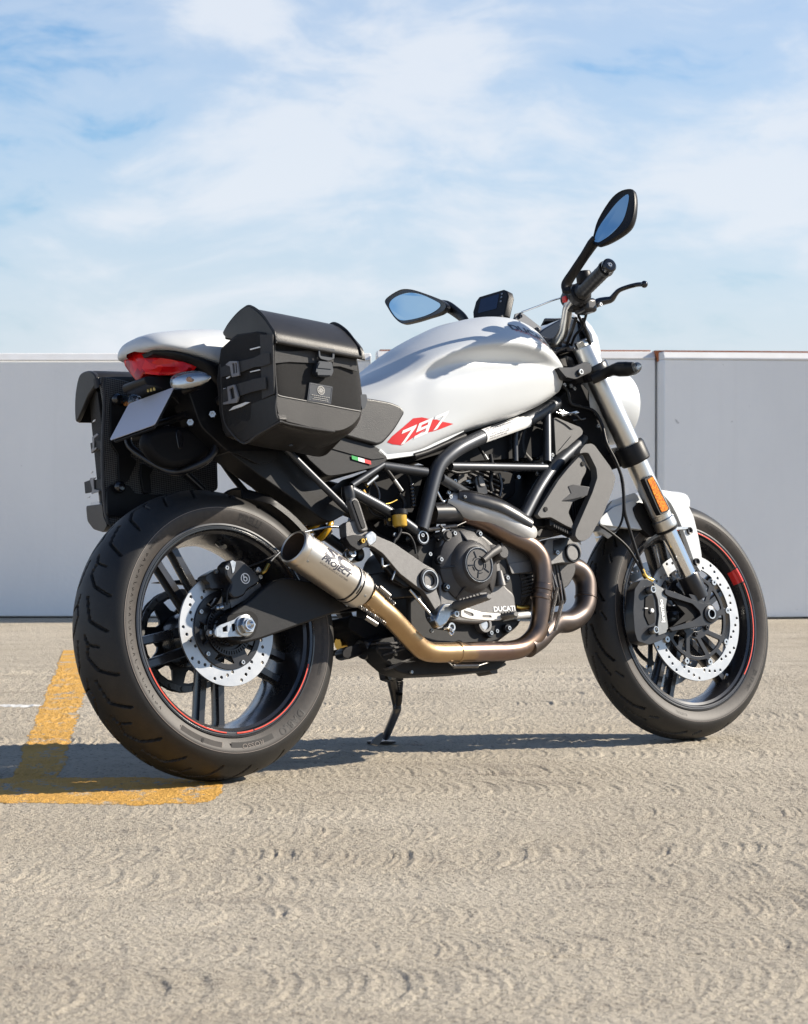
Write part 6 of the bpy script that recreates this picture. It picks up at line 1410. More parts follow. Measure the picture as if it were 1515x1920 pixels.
# front calipers
mat('caliper_grey', (.20,.20,.195), .35, metal=.8, var=.4, vscale=120, col2=(.30,.30,.29))
def front_caliper():
    body = slab('brake_caliper', [(1.1981,-0.1120,0.3705),(1.2211,-0.1120,0.3912),(1.2416,-0.1120,0.3961),(1.2780,-0.1120,0.3790),(1.2860,-0.1120,0.3681),(1.2668,-0.1120,0.2579),(1.2975,-0.1120,0.2639),(1.2932,-0.1120,0.2534),(1.2640,-0.1120,0.2420),(1.2232,-0.1120,0.2330),(1.1860,-0.1120,0.2433),(1.1805,-0.1120,0.2683),(1.1842,-0.1120,0.3177)], .030, 'black_metal', rnd=.006, bevel=.006, bseg=3)
    slab('caliper_face', [(1.2619,-0.1165,0.3824),(1.2917,-0.1165,0.3690),(1.3000,-0.1165,0.3455),(1.2907,-0.1165,0.3207),(1.2910,-0.1165,0.2743),(1.2826,-0.1165,0.2603),(1.2544,-0.1165,0.2542),(1.2563,-0.1165,0.2791),(1.2661,-0.1165,0.3072),(1.2674,-0.1165,0.3429),(1.2607,-0.1165,0.3610)], .008, 'caliper_grey', body, rnd=.003, bevel=.002)
    slab('caliper_window', [(1.2290,-0.1145,0.3515),(1.2565,-0.1145,0.3542),(1.2507,-0.1145,0.2867),(1.2290,-0.1145,0.2803),(1.2186,-0.1145,0.3055)], .006, 'dark_void', body, rnd=.004, bevel=.001)
    for p in ((1.2430,-0.1180,0.3666), (1.2356,-0.1180,0.2672)):
        MB().lathe([(0,-.008),(.0052,-.008),(.006,-.013),(.0085,-.013),(.0098,-.010),(.0098,.004)], p, (0,1,0), 20).build('caliper_bolt', 'zinc', body)
    MB().lathe([(0,-.004),(.005,-.004),(.006,0)], (1.2425,-0.1155,0.3160), (0,1,0), 16).build('bleed_cap', 'white_print', body)
    MB().box((1.2255,-0.1155,0.3222), (.010,.002,.003)).build('caliper_mark', 'white_print', body, bevel=.0005)
    a, b = V3((1.2764,-0.1172,0.2800)), V3((1.2774,-0.1172,0.3479)); e = (b-a).normalized()
    text('caliper_lettering', 'brembo', .0185, 'white_print', body, plane_fn((a+b)/2, e, Vector((-e.z,0,e.x)) if True else None), thick=.0006, bold=.03, xs=.98)
    pipe('banjo_fitting', [(1.2426,-0.1000,0.4211),(1.2515,-0.1000,0.4012),(1.2720,-0.1000,0.3918)], [.0055,.006,.0065], 'gold', body, 12, 4)
    return body
front_caliper()
slab('brake_caliper', [(1.30,.108,.36),(1.345,.108,.385),(1.36,.108,.30),(1.35,.108,.24),(1.31,.108,.25),(1.295,.108,.30)], -.05, 'black_metal', rnd=.008, bevel=.005)
# fender
fd = MB(); rings = []
for i in range(22):
    a = R(77+63*i/21); w = (.034,.052,.061,.065)[i] if i < 4 else (.066 if i < 21 else .05); rr_ = .314+.008*min(1, i/6)+.028*max(0, (i-6)/15)
    ring = []
    for y, dr in ((-w,-.030),(-w,-.012),(-w*.85,.001),(-w*.4,.008),(0,.010),(w*.4,.008),(w*.85,.001),(w,-.012),(w,-.030),(w*.96,-.030),(w*.82,-.003),(0,.006),(-w*.82,-.003),(-w*.96,-.030)):
        ring.append((FC[0]+(rr_+dr)*math.cos(a), y, FC[1]+(rr_+dr)*math.sin(a)))
    rings.append(ring)
fender = fd.loft(rings).build('front_fender', 'white_paint', bike, sharp=40)
stay = slab('fender_stay', [(1.3483,-0.0880,0.6206),(1.3828,-0.0880,0.6168),(1.4214,-0.0880,0.6056),(1.4407,-0.0880,0.5853),(1.4574,-0.0880,0.5502),(1.4655,-0.0880,0.4950),(1.4678,-0.0880,0.4509),(1.4567,-0.0880,0.4090),(1.4435,-0.0880,0.4294),(1.4359,-0.0880,0.4442),(1.4266,-0.0880,0.4773),(1.4134,-0.0880,0.5177),(1.3978,-0.0880,0.5581),(1.3824,-0.0880,0.5857),(1.3652,-0.0880,0.6022)], .014, 'white_paint', fender, rnd=.006, bevel=.004)
for p in ((1.4339,-0.0890,0.5154), (1.4448,-0.0890,0.4365)):
    MB().lathe([(0,-.001),(.0055,-.001),(.0055,-.004),(.0085,-.0045),(.0095,-.001),(.0095,.004)], p, (0,1,0), 20).build('stay_grommet', 'black_metal', fender)
slab('fender_side', [(1.1365,-0.0760,0.5370),(1.1516,-0.0760,0.5554),(1.1945,-0.0760,0.5794),(1.2659,-0.0760,0.5958),(1.2786,-0.0760,0.5831),(1.2902,-0.0760,0.5213),(1.2201,-0.0760,0.5288)], .014, 'white_paint', fender, rnd=.006, bevel=.004)
slab('fender_crest', [(1.1707,-0.0680,0.5673),(1.2050,-0.0680,0.5976),(1.2821,-0.0680,0.6171),(1.2994,-0.0680,0.6025),(1.2880,-0.0680,0.5935),(1.2075,-0.0680,0.5832)], .012, 'white_paint', fender, rnd=.006, bevel=.004)
slab('fork_guard', [(1.2586,-0.0800,0.5753),(1.2812,-0.0800,0.5914),(1.3050,-0.0800,0.5858),(1.3322,-0.0800,0.5129),(1.3104,-0.0800,0.5023),(1.2838,-0.0800,0.5208),(1.2648,-0.0800,0.5535)], .02, 'black_plastic', rnd=.006, bevel=.004)
slab('stay_arm', [(1.3754,-0.0920,0.5248),(1.4287,-0.0920,0.5260),(1.4302,-0.0920,0.5197),(1.3766,-0.0920,0.5175)], .008, 'zinc', fender, rnd=.001, bevel=.001)
# reflector on the leg
def refl_mat():
    m = bpy.data.materials.new('amber_reflector'); m.use_nodes = True; t = m.node_tree; b = t.nodes['Principled BSDF']
    tcn = t.nodes.new('ShaderNodeTexCoord'); vo = t.nodes.new('ShaderNodeTexVoronoi'); vo.inputs['Scale'].default_value = 380; L(t, tcn.outputs['Object'], vo.inputs['Vector'])
    L(t, ramp(t, vo.outputs['Color'], [(0.1, (0.34,0.06,0.0)), (0.5, (0.60,0.15,0.0)), (0.9, (0.80,0.32,0.01))]), b.inputs['Base Color'])
    b.inputs['Roughness'].default_value = .3; b.inputs['Specular IOR Level'].default_value = .2; b.inputs['Coat Weight'].default_value = .3; b.inputs['Coat Roughness'].default_value = .03
    MATS[m.name] = m
refl_mat()
rf = slab('reflector_holder', [(1.2520,-0.1380,0.6386),(1.2808,-0.1380,0.6492),(1.2944,-0.1380,0.6272),(1.3267,-0.1380,0.5637),(1.3189,-0.1380,0.5567),(1.2922,-0.1380,0.5485),(1.2836,-0.1380,0.5654)], .016, 'black_plastic', rnd=.003, bevel=.002)
slab('amber_reflector', [(1.2613,-0.1400,0.6368),(1.2807,-0.1400,0.6444),(1.2885,-0.1400,0.6269),(1.3203,-0.1400,0.5648),(1.3135,-0.1400,0.5592),(1.2961,-0.1400,0.5552),(1.2898,-0.1400,0.5678)], .004, 'amber_reflector', rf, rnd=.002, bevel=.001)
# ------------------------------------------------------------------ headlight and cowl
hx = V3((1.252,0,.850)); hax = Vector((1,0,-.08)).normalized()
hl = MB().lathe([(.0,-.095),(.035,-.092),(.065,-.075),(.082,-.045),(.090,-.01),(.093,.03),(.094,.058),(.092,.066),(.088,.068)], hx, hax, 56).build('headlight', 'white_paint', bike, sharp=40)
MB().lathe([(.088,.066),(.083,.074),(.05,.090),(0,.095)], hx, hax, 48).build('headlight_glass', 'clear_lens', hl)
MB().lathe([(.086,.060),(.06,.03),(0,.01)], hx, hax, 48).build('headlight_bowl', 'reflector', hl)
# small white flyscreen above the headlight
rings = []
for z, x, w in ((.945,1.222,.085),(.975,1.224,.092),(1.01,1.220,.092),(1.04,1.210,.082),(1.065,1.198,.062),(1.078,1.190,.035)):
    ring = []
    for k in range(13):
        t_ = -1+2*k/12; ring.append((x+.075*(1-abs(t_)**2.6)-.040, w*t_, z))
    for k in range(12, -1, -1):
        t_ = -1+2*k/12; ring.append((x+.075*(1-abs(t_)**2.6)-.045, w*t_*.96, z-.002))
    rings.append(ring)
fly = MB().loft(rings).build('flyscreen', 'white_paint', bike, sharp=50)
MB().loft([[p-Vector((.004,0,0)) if isinstance(p, Vector) else (p[0]-.004, p[1]*.90, .96+(p[2]-.96)*.93) for p in rg] for rg in rings]).build('flyscreen_back', 'black_plastic', fly, sharp=50)
slab('instrument_cowl', [(1.0088,-0.0700,0.9990),(1.0375,-0.0700,1.0212),(1.1007,-0.0700,1.0488),(1.1344,-0.0700,1.0572),(1.1574,-0.0700,1.0488),(1.1691,-0.0700,1.0206),(1.1763,-0.0700,0.9820),(1.1276,-0.0700,0.9662),(1.0877,-0.0700,0.9691),(1.0606,-0.0700,0.9502),(1.0301,-0.0700,0.9755)], .14, 'black_gloss', rnd=.02, bevel=.012, bseg=3)
slab('ignition_block', [(1.0769,-0.0500,0.9408),(1.0849,-0.0500,0.9572),(1.1292,-0.0500,0.9645),(1.1496,-0.0500,0.9569),(1.1520,-0.0500,0.9386),(1.1187,-0.0500,0.9337)], .10, 'black_metal', rnd=.01, bevel=.005)
# ------------------------------------------------------------------ handlebar and controls
hb = [V3(p) for p in [(1.0748,-0.0600,0.9912),(1.0699,-0.0850,0.9916),(1.0594,-0.1200,1.0056),(1.0406,-0.1550,1.0271),(1.0191,-0.1900,1.0482),(1.0142,-0.2150,1.0601),(1.0155,-0.2350,1.0663),(0.9981,-0.3150,1.0869),(0.9759,-0.3950,1.1016)]]
full = [Vector((hb[0].x-.004, 0, hb[0].z))]
LOW = .038   # the far end of the bar sits lower, turned a little down
bar_l = [Vector((p.x, -p.y, p.z-LOW*min(1, max(0, (abs(p.y)-.08)/.14)))) for p in hb[::-1]]
bar = MB().tube(catmull(bar_l + full + hb, 6), .0125, 20).build('handlebar', 'fork_silver', bike, sharp=60)
for sgn in (1, -1):
    f = lambda p: Vector((p[0], p[1]*sgn, p[2]-(LOW if sgn < 0 else 0)))
    g0, g1 = f((1.0130,-0.2500,1.0706)), f((0.9793,-0.3780,1.0971)); ga = (g1-g0)
    n_ = 26; prof = []
    for i in range(n_+1):
        t_ = i/n_; r_ = .0172 + (.0006 if i % 3 == 1 else 0) + (.0035 if i in (0,1) else 0) + (.0022 if i in (n_-1, n_) else 0)
        prof.append((r_, ga.length*t_))
    grip = MB().lathe([(.012,0)]+prof+[(.012,ga.length)], g0, ga, 28).build('grip', 'leather', bike, sharp=40)
    MB().lathe([(.012,0),(.0155,.001),(.0175,.006),(.0175,.016),(.014,.0195),(.007,.020),(.006,.017),(0,.017)], g1, ga, 28).build('bar_end', 'black_gloss', grip)
    MB().bolt(g1+ga.normalized()*.0172, ga, .0055, .003, 10).build('bar_end_bolt', 'zinc', grip)
    MB().lathe([(.012,-.028),(.024,-.028),(.027,-.022),(.027,-.004),(.022,0),(.013,0)], g0, ga, 28).build('throttle_housing', 'black_plastic', grip)
    sw = f((1.0280,-0.2050,1.0730))
    MB().lathe([(.013,-.03),(.023,-.028),(.026,-.015),(.026,.012),(.021,.022),(.013,.022)], sw, ga, 24).build('switch_block', 'black_plastic', bike)
    MB().box(f((1.0342,-0.2000,1.0505)), (.05,.04,.028)).build('switch_lower', 'black_plastic', bike, bevel=.008, bseg=3)
    MB().box(f((1.0514,-0.2150,1.0457)), (.04,.05,.036)).build('master_cylinder', 'black_metal', bike, bevel=.010, bseg=3)
    MB().lathe([(0,-.014),(.016,-.014),(.0185,-.010),(.0185,.012),(.017,.015),(0,.015)], f((1.0064,-0.2700,1.1011)), (0,0,1), 24).build('lever_clamp_bolt', 'black_plastic', bike)
    # lever
    lv = [f(p) for p in [(1.0728,-0.2150,1.0465),(1.0892,-0.2220,1.0556),(1.1036,-0.2300,1.0583),(1.1161,-0.2400,1.0604),(1.1199,-0.2520,1.0698),(1.1253,-0.2620,1.0776),(1.1359,-0.2800,1.0818),(1.1446,-0.3050,1.0822),(1.1491,-0.3250,1.0786)]]
    lever = MB().tube(catmull(lv, 5), [.013,.014,.013,.011,.0085,.0075,.0075,.0075,.0075], 16, flat=.75, up=(0,0,1)).build('lever', 'black_gloss', bike, sharp=60)
    MB().ball(lv[-1], .0088, 16, 10).build('lever_ball', 'black_gloss', lever)
    screw(f((1.0601,-0.2580,1.0410)), (0,-sgn,0), .005, .004, 'zinc', lever, 8)
red_sw = MB().box((1.0063,-0.2000,1.0653), (.016,.016,.016)).build('stop_switch', 'red_print', bike, bevel=.004, bseg=3)
# mirrors: glass set back in a shell, on a swept stalk
mat('mirror_glass', (.60,.78,.82), .02, metal=1.0)
def mirror(outline, glass, stalk, sr, name_label):
    out = [V3(p) for p in catmull(outline, 3, True)]; gl = [V3(p) for p in catmull(glass, 3, True)]
    cen = sum(out, Vector())/len(out)
    nrm = Vector((0,0,0))
    for i in range(len(out)): nrm += (out[i]-cen).cross(out[(i+1) % len(out)]-cen)
    nrm.normalize()
    if nrm.x > 0: nrm = -nrm
    rings = [[p+nrm*.001+(cen-p)*.055 for p in out], [p+nrm*.003+(cen-p)*.015 for p in out], [p for p in out], [p-nrm*.008 for p in out], [cen+(p-cen)*.86-nrm*.020 for p in out], [cen+(p-cen)*.5-nrm*.029 for p in out]]
    sh = MB().loft(rings, True, True).build('mirror', 'black_plastic', bike, sharp=35)
    n = len(gl); gc = sum(gl, Vector())/n
    MB().add([p+nrm*.0016 for p in gl], [tuple(range(n))]).build('mirror_glass', 'mirror_glass', sh, sharp=None)
    MB().tube(catmull(stalk, 5), sr, 16, flat=.6).build('mirror_stalk', 'black_plastic', sh, sharp=60)
    return sh
mirror([(0.9572,-0.3654,1.1597),(0.9642,-0.3656,1.1794),(0.9780,-0.3723,1.2140),(0.9982,-0.3972,1.2540),(1.0098,-0.4201,1.2707),(1.0166,-0.4453,1.2721),(1.0176,-0.4618,1.2633),(1.0090,-0.4711,1.2319),(0.9964,-0.4711,1.1959),(0.9854,-0.4602,1.1725),(0.9725,-0.4302,1.1570),(0.9595,-0.3918,1.1474),(0.9570,-0.3766,1.1511)],
       [(0.9601,-0.3702,1.1645),(0.9710,-0.3758,1.1917),(0.9896,-0.4014,1.2265),(1.0028,-0.4235,1.2483),(1.0123,-0.4474,1.2584),(1.0033,-0.4501,1.2307),(0.9884,-0.4419,1.1940),(0.9738,-0.4173,1.1700),(0.9622,-0.3884,1.1574),(0.9597,-0.3774,1.1581)],
       [(0.9298,-0.2857,1.0585),(0.9335,-0.2839,1.0785),(0.9425,-0.3044,1.1031),(0.9549,-0.3342,1.1351),(0.9641,-0.3564,1.1591),(0.9684,-0.3676,1.1694)], [.013,.014,.013,.013,.015,.014], 'r')
mirror([(1.0477,0.5265,1.2317),(1.0455,0.5065,1.2397),(1.0297,0.4418,1.2406),(1.0122,0.3867,1.2301),(0.9857,0.3148,1.2057),(0.9386,0.1934,1.1579),(0.9154,0.1365,1.1323),(0.9046,0.1184,1.1143),(0.9105,0.1516,1.1075),(0.9356,0.2393,1.1164),(0.9636,0.3361,1.1273),(0.9814,0.3910,1.1390),(1.0061,0.4473,1.1695),(1.0358,0.5059,1.2122)],
       [(1.0337,0.4939,1.2150),(1.0312,0.4687,1.2259),(1.0152,0.4094,1.2225),(0.9977,0.3545,1.2115),(0.9717,0.2836,1.1881),(0.9344,0.1900,1.1483),(0.9213,0.1603,1.1322),(0.9208,0.1694,1.1241),(0.9319,0.2169,1.1220),(0.9536,0.2932,1.1294),(0.9806,0.3802,1.1443),(0.9976,0.4249,1.1612),(1.0179,0.4675,1.1886)],
       [(0.9599,0.2211,1.1484),(0.9447,0.1643,1.1292),(0.9307,0.1187,1.1047),(0.9157,0.0734,1.0751),(0.9057,0.0501,1.0482)], [.013,.015,.014,.013,.012], 'l')
# display unit and the bracket beside it
dsp = [V3(p) for p in [(1.0150,0.1510,1.0970),(1.0225,0.1585,1.1162),(1.0352,0.1570,1.1438),(1.0411,0.1490,1.1542),(1.0533,0.0675,1.1543),(1.0523,0.0547,1.1478),(1.0465,0.0457,1.1319),(1.0248,0.0447,1.0832),(1.0212,0.0542,1.0785)]]
ncl = Vector((-1,-.15,.45)).normalized()
cenD = sum(dsp, Vector())/len(dsp)
disp = MB().loft([[p+ncl*.002+(cenD-p)*.04 for p in dsp], dsp, [p-ncl*.016-Vector((0,.004,0)) for p in dsp], [cenD+(p-cenD)*.9-ncl*.021-Vector((0,.004,0)) for p in dsp]]).build('display_unit', 'black_plastic', bike, bevel=.002)
mat('screen', (.015,.022,.05), .12, coat=.4, coat_rough=.03)
scr = [V3(p)+ncl*.0026 for p in [(1.0219,0.1384,1.1081),(1.0383,0.1396,1.1450),(1.0475,0.0788,1.1452),(1.0318,0.0763,1.1095),(1.0302,0.0775,1.1063)]]
MB().add(scr, [(0,1,2,3,4)]).build('screen', 'screen', disp, sharp=None)
for p in [(1.0478,0.0693,1.1426),(1.0439,0.0680,1.1336),(1.0393,0.0671,1.1230)]: MB().bolt(V3(p)+ncl*.002, ncl, .0028, .0015, 10).build('button', 'zinc', disp)
rod('display_post', V3((0.9425,0.0000,1.0665))+Vector((.02,0,.0)), V3((0.9557,0.0000,1.0403))+Vector((.03,0,-.03)), .012, 'black_plastic', disp)
brk = slab('screen_bracket', [(0.9777,-0.0350,1.0471),(0.9882,-0.0350,1.0669),(1.0077,-0.0350,1.0716),(1.0206,-0.0350,1.0648),(1.0718,-0.0350,1.0330),(1.0470,-0.0350,1.0104),(1.0312,-0.0350,1.0216),(1.0037,-0.0350,1.0407)], .004, 'frame_paint', rnd=.002, bevel=.001)
for p in ((1.0016,-0.0370,1.0609), (1.0506,-0.0370,1.0302)): MB().bolt(p, (0,-1,0), .0048, .003, 12).build('bolt', 'black_gloss', brk)
hose('clutch_cable', [(1.0086,-0.0350,1.0717),(1.0269,-0.0800,1.0780),(1.0265,-0.1300,1.0796),(1.0108,-0.1900,1.0732)], .0022, 'chrome')
# front turn signal
def front_signal(sgn):
    f = lambda p: Vector((p[0], p[1]*sgn, p[2]))
    pts = [f(p) for p in [(1.1196,-0.1350,0.8853),(1.1402,-0.1550,0.8937),(1.1461,-0.1800,0.8985),(1.1480,-0.2050,0.8962),(1.1527,-0.2280,0.8924),(1.1587,-0.2460,0.8927)]]
    o = MB().tube(catmull(pts, 5), [.013,.0125,.0135,.0185,.0185,.0135], 18, flat=.85).build('turn_signal', 'black_plastic', bike, sharp=60)
    fw = Vector((.016, 0, 0)); lp = [p+fw for p in catmull(pts[3:], 4)]
    MB().tube(lp, [.014,.0165,.0150,.0105], 18, flat=.8).build('lamp_lens', 'clear_lens', o, sharp=60)
    MB().ball(pts[-1]+Vector((.006,-.004*sgn,0)), .0118, 14, 10).build('lamp_lens', 'clear_lens', o)
front_signal(1); front_signal(-1)
# cables and hoses down to the calipers
hose('brake_hose', [(1.1049,-0.0800,0.9858),(1.0515,-0.1600,0.9999),(1.0411,-0.1900,1.0233)], .0042); hose('brake_hose', [(1.0724,-0.1800,1.0239),(1.1068,-0.1500,0.9984),(1.1474,-0.1200,0.9642),(1.1805,-0.0900,0.9519)], .0042); hose('throttle_cable', [(1.0494,-0.1900,1.0291),(1.0797,-0.1700,1.0125),(1.1225,-0.1400,0.9928),(1.1600,-0.1000,0.9746),(1.1712,-0.0700,0.9446)], .0036)
hose('throttle_cable', [(1.0719,-0.2000,1.0416),(1.0680,-0.1900,1.0187),(1.0937,-0.1500,1.0092),(1.1155,-0.1000,1.0015),(1.1332,-0.0600,0.9798)], .0034)
hose('brake_hose', [(1.1334,-0.0700,0.8307),(1.1578,-0.0900,0.8158),(1.1691,-0.1000,0.7802),(1.1651,-0.1120,0.7329),(1.1821,-0.1180,0.6870),(1.1939,-0.1200,0.6447),(1.1934,-0.1200,0.6084),(1.1910,-0.1180,0.5613)] + [(1.2019,-0.1150,0.5232),(1.2164,-0.1150,0.4658),(1.2304,-0.1150,0.4191)], .0040)
hose('sensor_cable', [(1.1929,-0.1180,0.6589),(1.1964,-0.1150,0.6056),(1.1885,-0.1100,0.5457),(1.1661,-0.1000,0.5155),(1.1281,-0.0900,0.5354)], .0030)
hose('sensor_cable', [(1.1278,-0.0900,0.5337),(1.1601,-0.1000,0.5084),(1.1953,-0.1080,0.4745),(1.2187,-0.1120,0.4341),(1.2340,-0.1120,0.4088)], .0034)
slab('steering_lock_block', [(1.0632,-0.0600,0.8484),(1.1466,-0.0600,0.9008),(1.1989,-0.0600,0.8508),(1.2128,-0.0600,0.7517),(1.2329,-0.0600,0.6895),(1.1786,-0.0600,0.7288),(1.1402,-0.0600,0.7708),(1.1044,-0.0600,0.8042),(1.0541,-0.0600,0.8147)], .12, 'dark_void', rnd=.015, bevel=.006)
for p, q in (((1.0614,-0.0750,0.8062), (1.1189,-0.0750,0.8154)), ((1.0554,-0.0750,0.8145), (1.0917,-0.0750,0.8094)), ((1.1016,-0.0700,0.7965), (1.1434,-0.0700,0.7999))): rod('wire', p, q, .0022, 'chrome' if random.random() < .4 else 'black_gloss')
# ------------------------------------------------------------------ oil cooler shrouds
mat('shroud_grey', (.078,.076,.075), .50, var=.25, vscale=50, bump=.2, bscale=1000, rvar=.05, dust=.05)
def shrouds(sgn):
    def S(name, pts, depth, m, parent=None, **kw):
        o = slab(name, [(p[0], p[1]*sgn, p[2]) for p in pts], depth*sgn, m, parent, **kw); return o
    sh = S('shroud', [(1.0272,-0.1580,0.6961),(1.0318,-0.1580,0.7056),(1.0507,-0.1580,0.7200),(1.0702,-0.1580,0.7220),(1.0809,-0.1580,0.7173),(1.1247,-0.1580,0.6640),(1.1371,-0.1580,0.6382),(1.1252,-0.1580,0.6134),(1.0825,-0.1580,0.5509),(1.0270,-0.1580,0.4931),(1.0080,-0.1580,0.4849),(0.9906,-0.1580,0.4862),(0.9804,-0.1580,0.4976),(0.9861,-0.1580,0.5125),(1.0541,-0.1580,0.6023),(1.0762,-0.1580,0.6383),(1.0767,-0.1580,0.6611),(1.0574,-0.1580,0.6987),(1.0410,-0.1580,0.6994)], .022, 'shroud_grey', rnd=.005, bevel=.006, bseg=3)
    S('shroud_panel', [(1.0411,-0.1460,0.6956),(1.0497,-0.1460,0.6937),(1.0568,-0.1460,0.6671),(1.0520,-0.1460,0.6538),(1.0365,-0.1460,0.6367),(1.0270,-0.1460,0.6178),(1.0470,-0.1460,0.6082),(1.0450,-0.1460,0.5959),(0.9971,-0.1460,0.5821),(0.9790,-0.1460,0.5559),(0.9872,-0.1460,0.5370),(0.9935,-0.1460,0.5144),(0.9628,-0.1460,0.5260),(0.9211,-0.1460,0.5452),(0.8887,-0.1460,0.5437),(0.8791,-0.1460,0.5531),(0.9606,-0.1460,0.6349),(0.9981,-0.1460,0.6651)], .014, 'shroud_grey', sh, rnd=.005, bevel=.004)
    top = [V3((p[0], p[1]*sgn, p[2])) for p in [(0.9872,-0.1475,0.6192),(1.0010,-0.1520,0.6232),(1.0432,-0.1630,0.6151),(1.0316,-0.1630,0.5940),(0.9967,-0.1530,0.5874),(0.9609,-0.1475,0.5835),(0.9941,-0.1475,0.6025)]]
    bot = [Vector((p.x, -.138*sgn, p.z)) for p in top]
    MB().loft([top, bot]).build('shroud_ledge', 'shroud_grey', sh, bevel=.0015)
    for p in ((1.0443,-0.1475,0.6740), (0.9068,-0.1475,0.5647)):
        MB().lathe([(0,-.001),(.0055,-.001),(.0060,.002)], (p[0], p[1]*sgn, p[2]), (0, sgn, 0), 20).build('shroud_hole', 'dark_void', sh)
    S('upper_shroud', [(1.0312,-0.0800,0.7990),(1.0391,-0.0800,0.8010),(1.1148,-0.0800,0.7775),(1.1223,-0.0800,0.7682),(1.1183,-0.0800,0.7595),(1.0769,-0.0800,0.7350),(1.0215,-0.0800,0.7002)], .012, 'shroud_grey', sh, rnd=.004, bevel=.004)
    S('upper_shroud_rib', [(1.0304,-0.0830,0.7169),(1.0787,-0.0830,0.7547),(1.0945,-0.0830,0.7568),(1.0869,-0.0830,0.7500)], .004, 'shroud_grey', sh, rnd=.002, bevel=.0015)
    S('upper_shroud_rib', [(1.0335,-0.0830,0.7984),(1.0729,-0.0830,0.7893),(1.0962,-0.0830,0.7751),(1.0829,-0.0830,0.7721),(1.0644,-0.0830,0.7844)], .004, 'shroud_grey', sh, rnd=.002, bevel=.0015)
shrouds(1); shrouds(-1)
cool = slab('oil_cooler', [(0.9858,-0.1200,0.5848),(1.0605,-0.1200,0.7005),(1.0874,-0.1200,0.7083),(1.0987,-0.1200,0.6988),(1.1155,-0.1200,0.6605),(1.1094,-0.1200,0.6394),(1.0940,-0.1200,0.6088),(1.0219,-0.1200,0.5126),(0.9913,-0.1200,0.5262)], .24, 'dark_void', rnd=.006, bevel=.003)  # cooler block, enlarged as near-black backing that darkens the shroud opening
for k in range(9):
    o0 = V3((1.0083,-0.1290,0.5868)); 
    slab('cooler_fin', [V3((1.0117,-0.1280,0.5870))+Vector((.0075*k,0,.002*k)), V3((1.0132,-0.1280,0.5870))+Vector((.0075*k,0,.002*k)), V3((1.0109,-0.1280,0.5360))+Vector((.0075*k,0,.002*k)), V3((1.0094,-0.1280,0.5360))+Vector((.0075*k,0,.002*k))], .006, 'black_metal', cool, rnd=.0002, bevel=.0004)
# toothed rubber strip under the shroud
for k in range(10):
    p = V3((0.9301,-0.1350,0.5245)).lerp(V3((0.9888,-0.1350,0.5012)), k/9); MB().box(p, (.005,.02,.007)).build('splash_tooth', 'black_plastic', bike, bevel=.0008)
slab('splash_strip', [(0.9250,-0.1360,0.5450),(0.9443,-0.1360,0.5410),(1.0029,-0.1360,0.5159),(0.9976,-0.1360,0.4990),(0.9597,-0.1360,0.5127),(0.9245,-0.1360,0.5263)], .02, 'black_plastic', rnd=.003, bevel=.002)
slab('cooler_bracket', [(0.8854,-0.1100,0.5404),(0.9036,-0.1100,0.5458),(0.9488,-0.1100,0.5491),(0.9458,-0.1100,0.5303),(0.9083,-0.1100,0.5289)], .04, 'black_plastic', rnd=.004, bevel=.003)
slab('line_block', [(0.9184,-0.0900,0.5284),(0.9601,-0.0900,0.5241),(0.9770,-0.0900,0.5201),(0.9724,-0.0900,0.5069),(0.9222,-0.0900,0.5058)], .04, 'case_black', rnd=.006, bevel=.003)

# ------------------------------------------------------------------ saddlebags
mat('canvas', (.009,.009,.0095), .82, var=.6, vscale=320, bump=.6, bscale=700, col2=(.024,.023,.023), sheen=.08, spec=.25)
mat('bag_leather', (.018,.017,.017), .42, spec=.35, var=.35, vscale=18, bump=.14, bscale=420, rvar=.06, col2=(.045,.042,.040))
mat('webbing', (.045,.045,.046), .75, var=.4, vscale=200, bump=.6, bscale=1500)
mat('stitch', (.40,.39,.37), .7)
mat('buckle_black', (.018,.021,.026), .32, coat=.3, coat_rough=.2)
mat('buckle_grey', (.20,.20,.215), .45, coat=.2)
def weave():
    m = bpy.data.materials.new('woven_panel'); m.use_nodes = True; t = m.node_tree; b = t.nodes['Principled BSDF']
    tcn = t.nodes.new('ShaderNodeTexCoord'); ck = t.nodes.new('ShaderNodeTexChecker'); ck.inputs['Scale'].default_value = 300
    L(t, mapping(t, tcn.outputs['Object'], (1,1,1), (0,.31,0), (0, R(35), 0)), ck.inputs['Vector'])
    ck.inputs['Color1'].default_value = (.010,.010,.010,1); ck.inputs['Color2'].default_value = (.12,.117,.113,1)
    L(t, ck.outputs[0], b.inputs['Base Color']); b.inputs['Roughness'].default_value = .5
    bn = t.nodes.new('ShaderNodeBump'); bn.inputs['Strength'].default_value = .6; bn.inputs['Distance'].default_value = .001; L(t, ck.outputs[1], bn.inputs['Height']); L(t, bn.outputs[0], b.inputs['Normal'])
    MATS[m.name] = m
weave()
def bag_root(base, label):
    o = empty('saddlebag', M_BIKE @ Matrix.Translation(base)); tag(o, label, 'saddlebag', 'saddlebags slung either side of the tail'); return o
def bslab(name, pts, d, m, root, base, rnd=.004, bevel=.002, bseg=2, curved=False, parent=None):
    lp = smooth_loop(pts, 3) if curved else round_loop(pts, rnd, 3)
    return MB().prism(lp, d).build(name, m, parent or root, bevel=bevel, bseg=bseg, origin=base)
def tilt(b, x0=.012, k=.13):
    b.v = [(x, y, z-k*(x-x0)) for x, y, z in b.v]; return b
def ring_yz(x, pts, xs=None): return [Vector((x if xs is None else xs[i], p[0], p[1])) for i, p in enumerate(pts)]
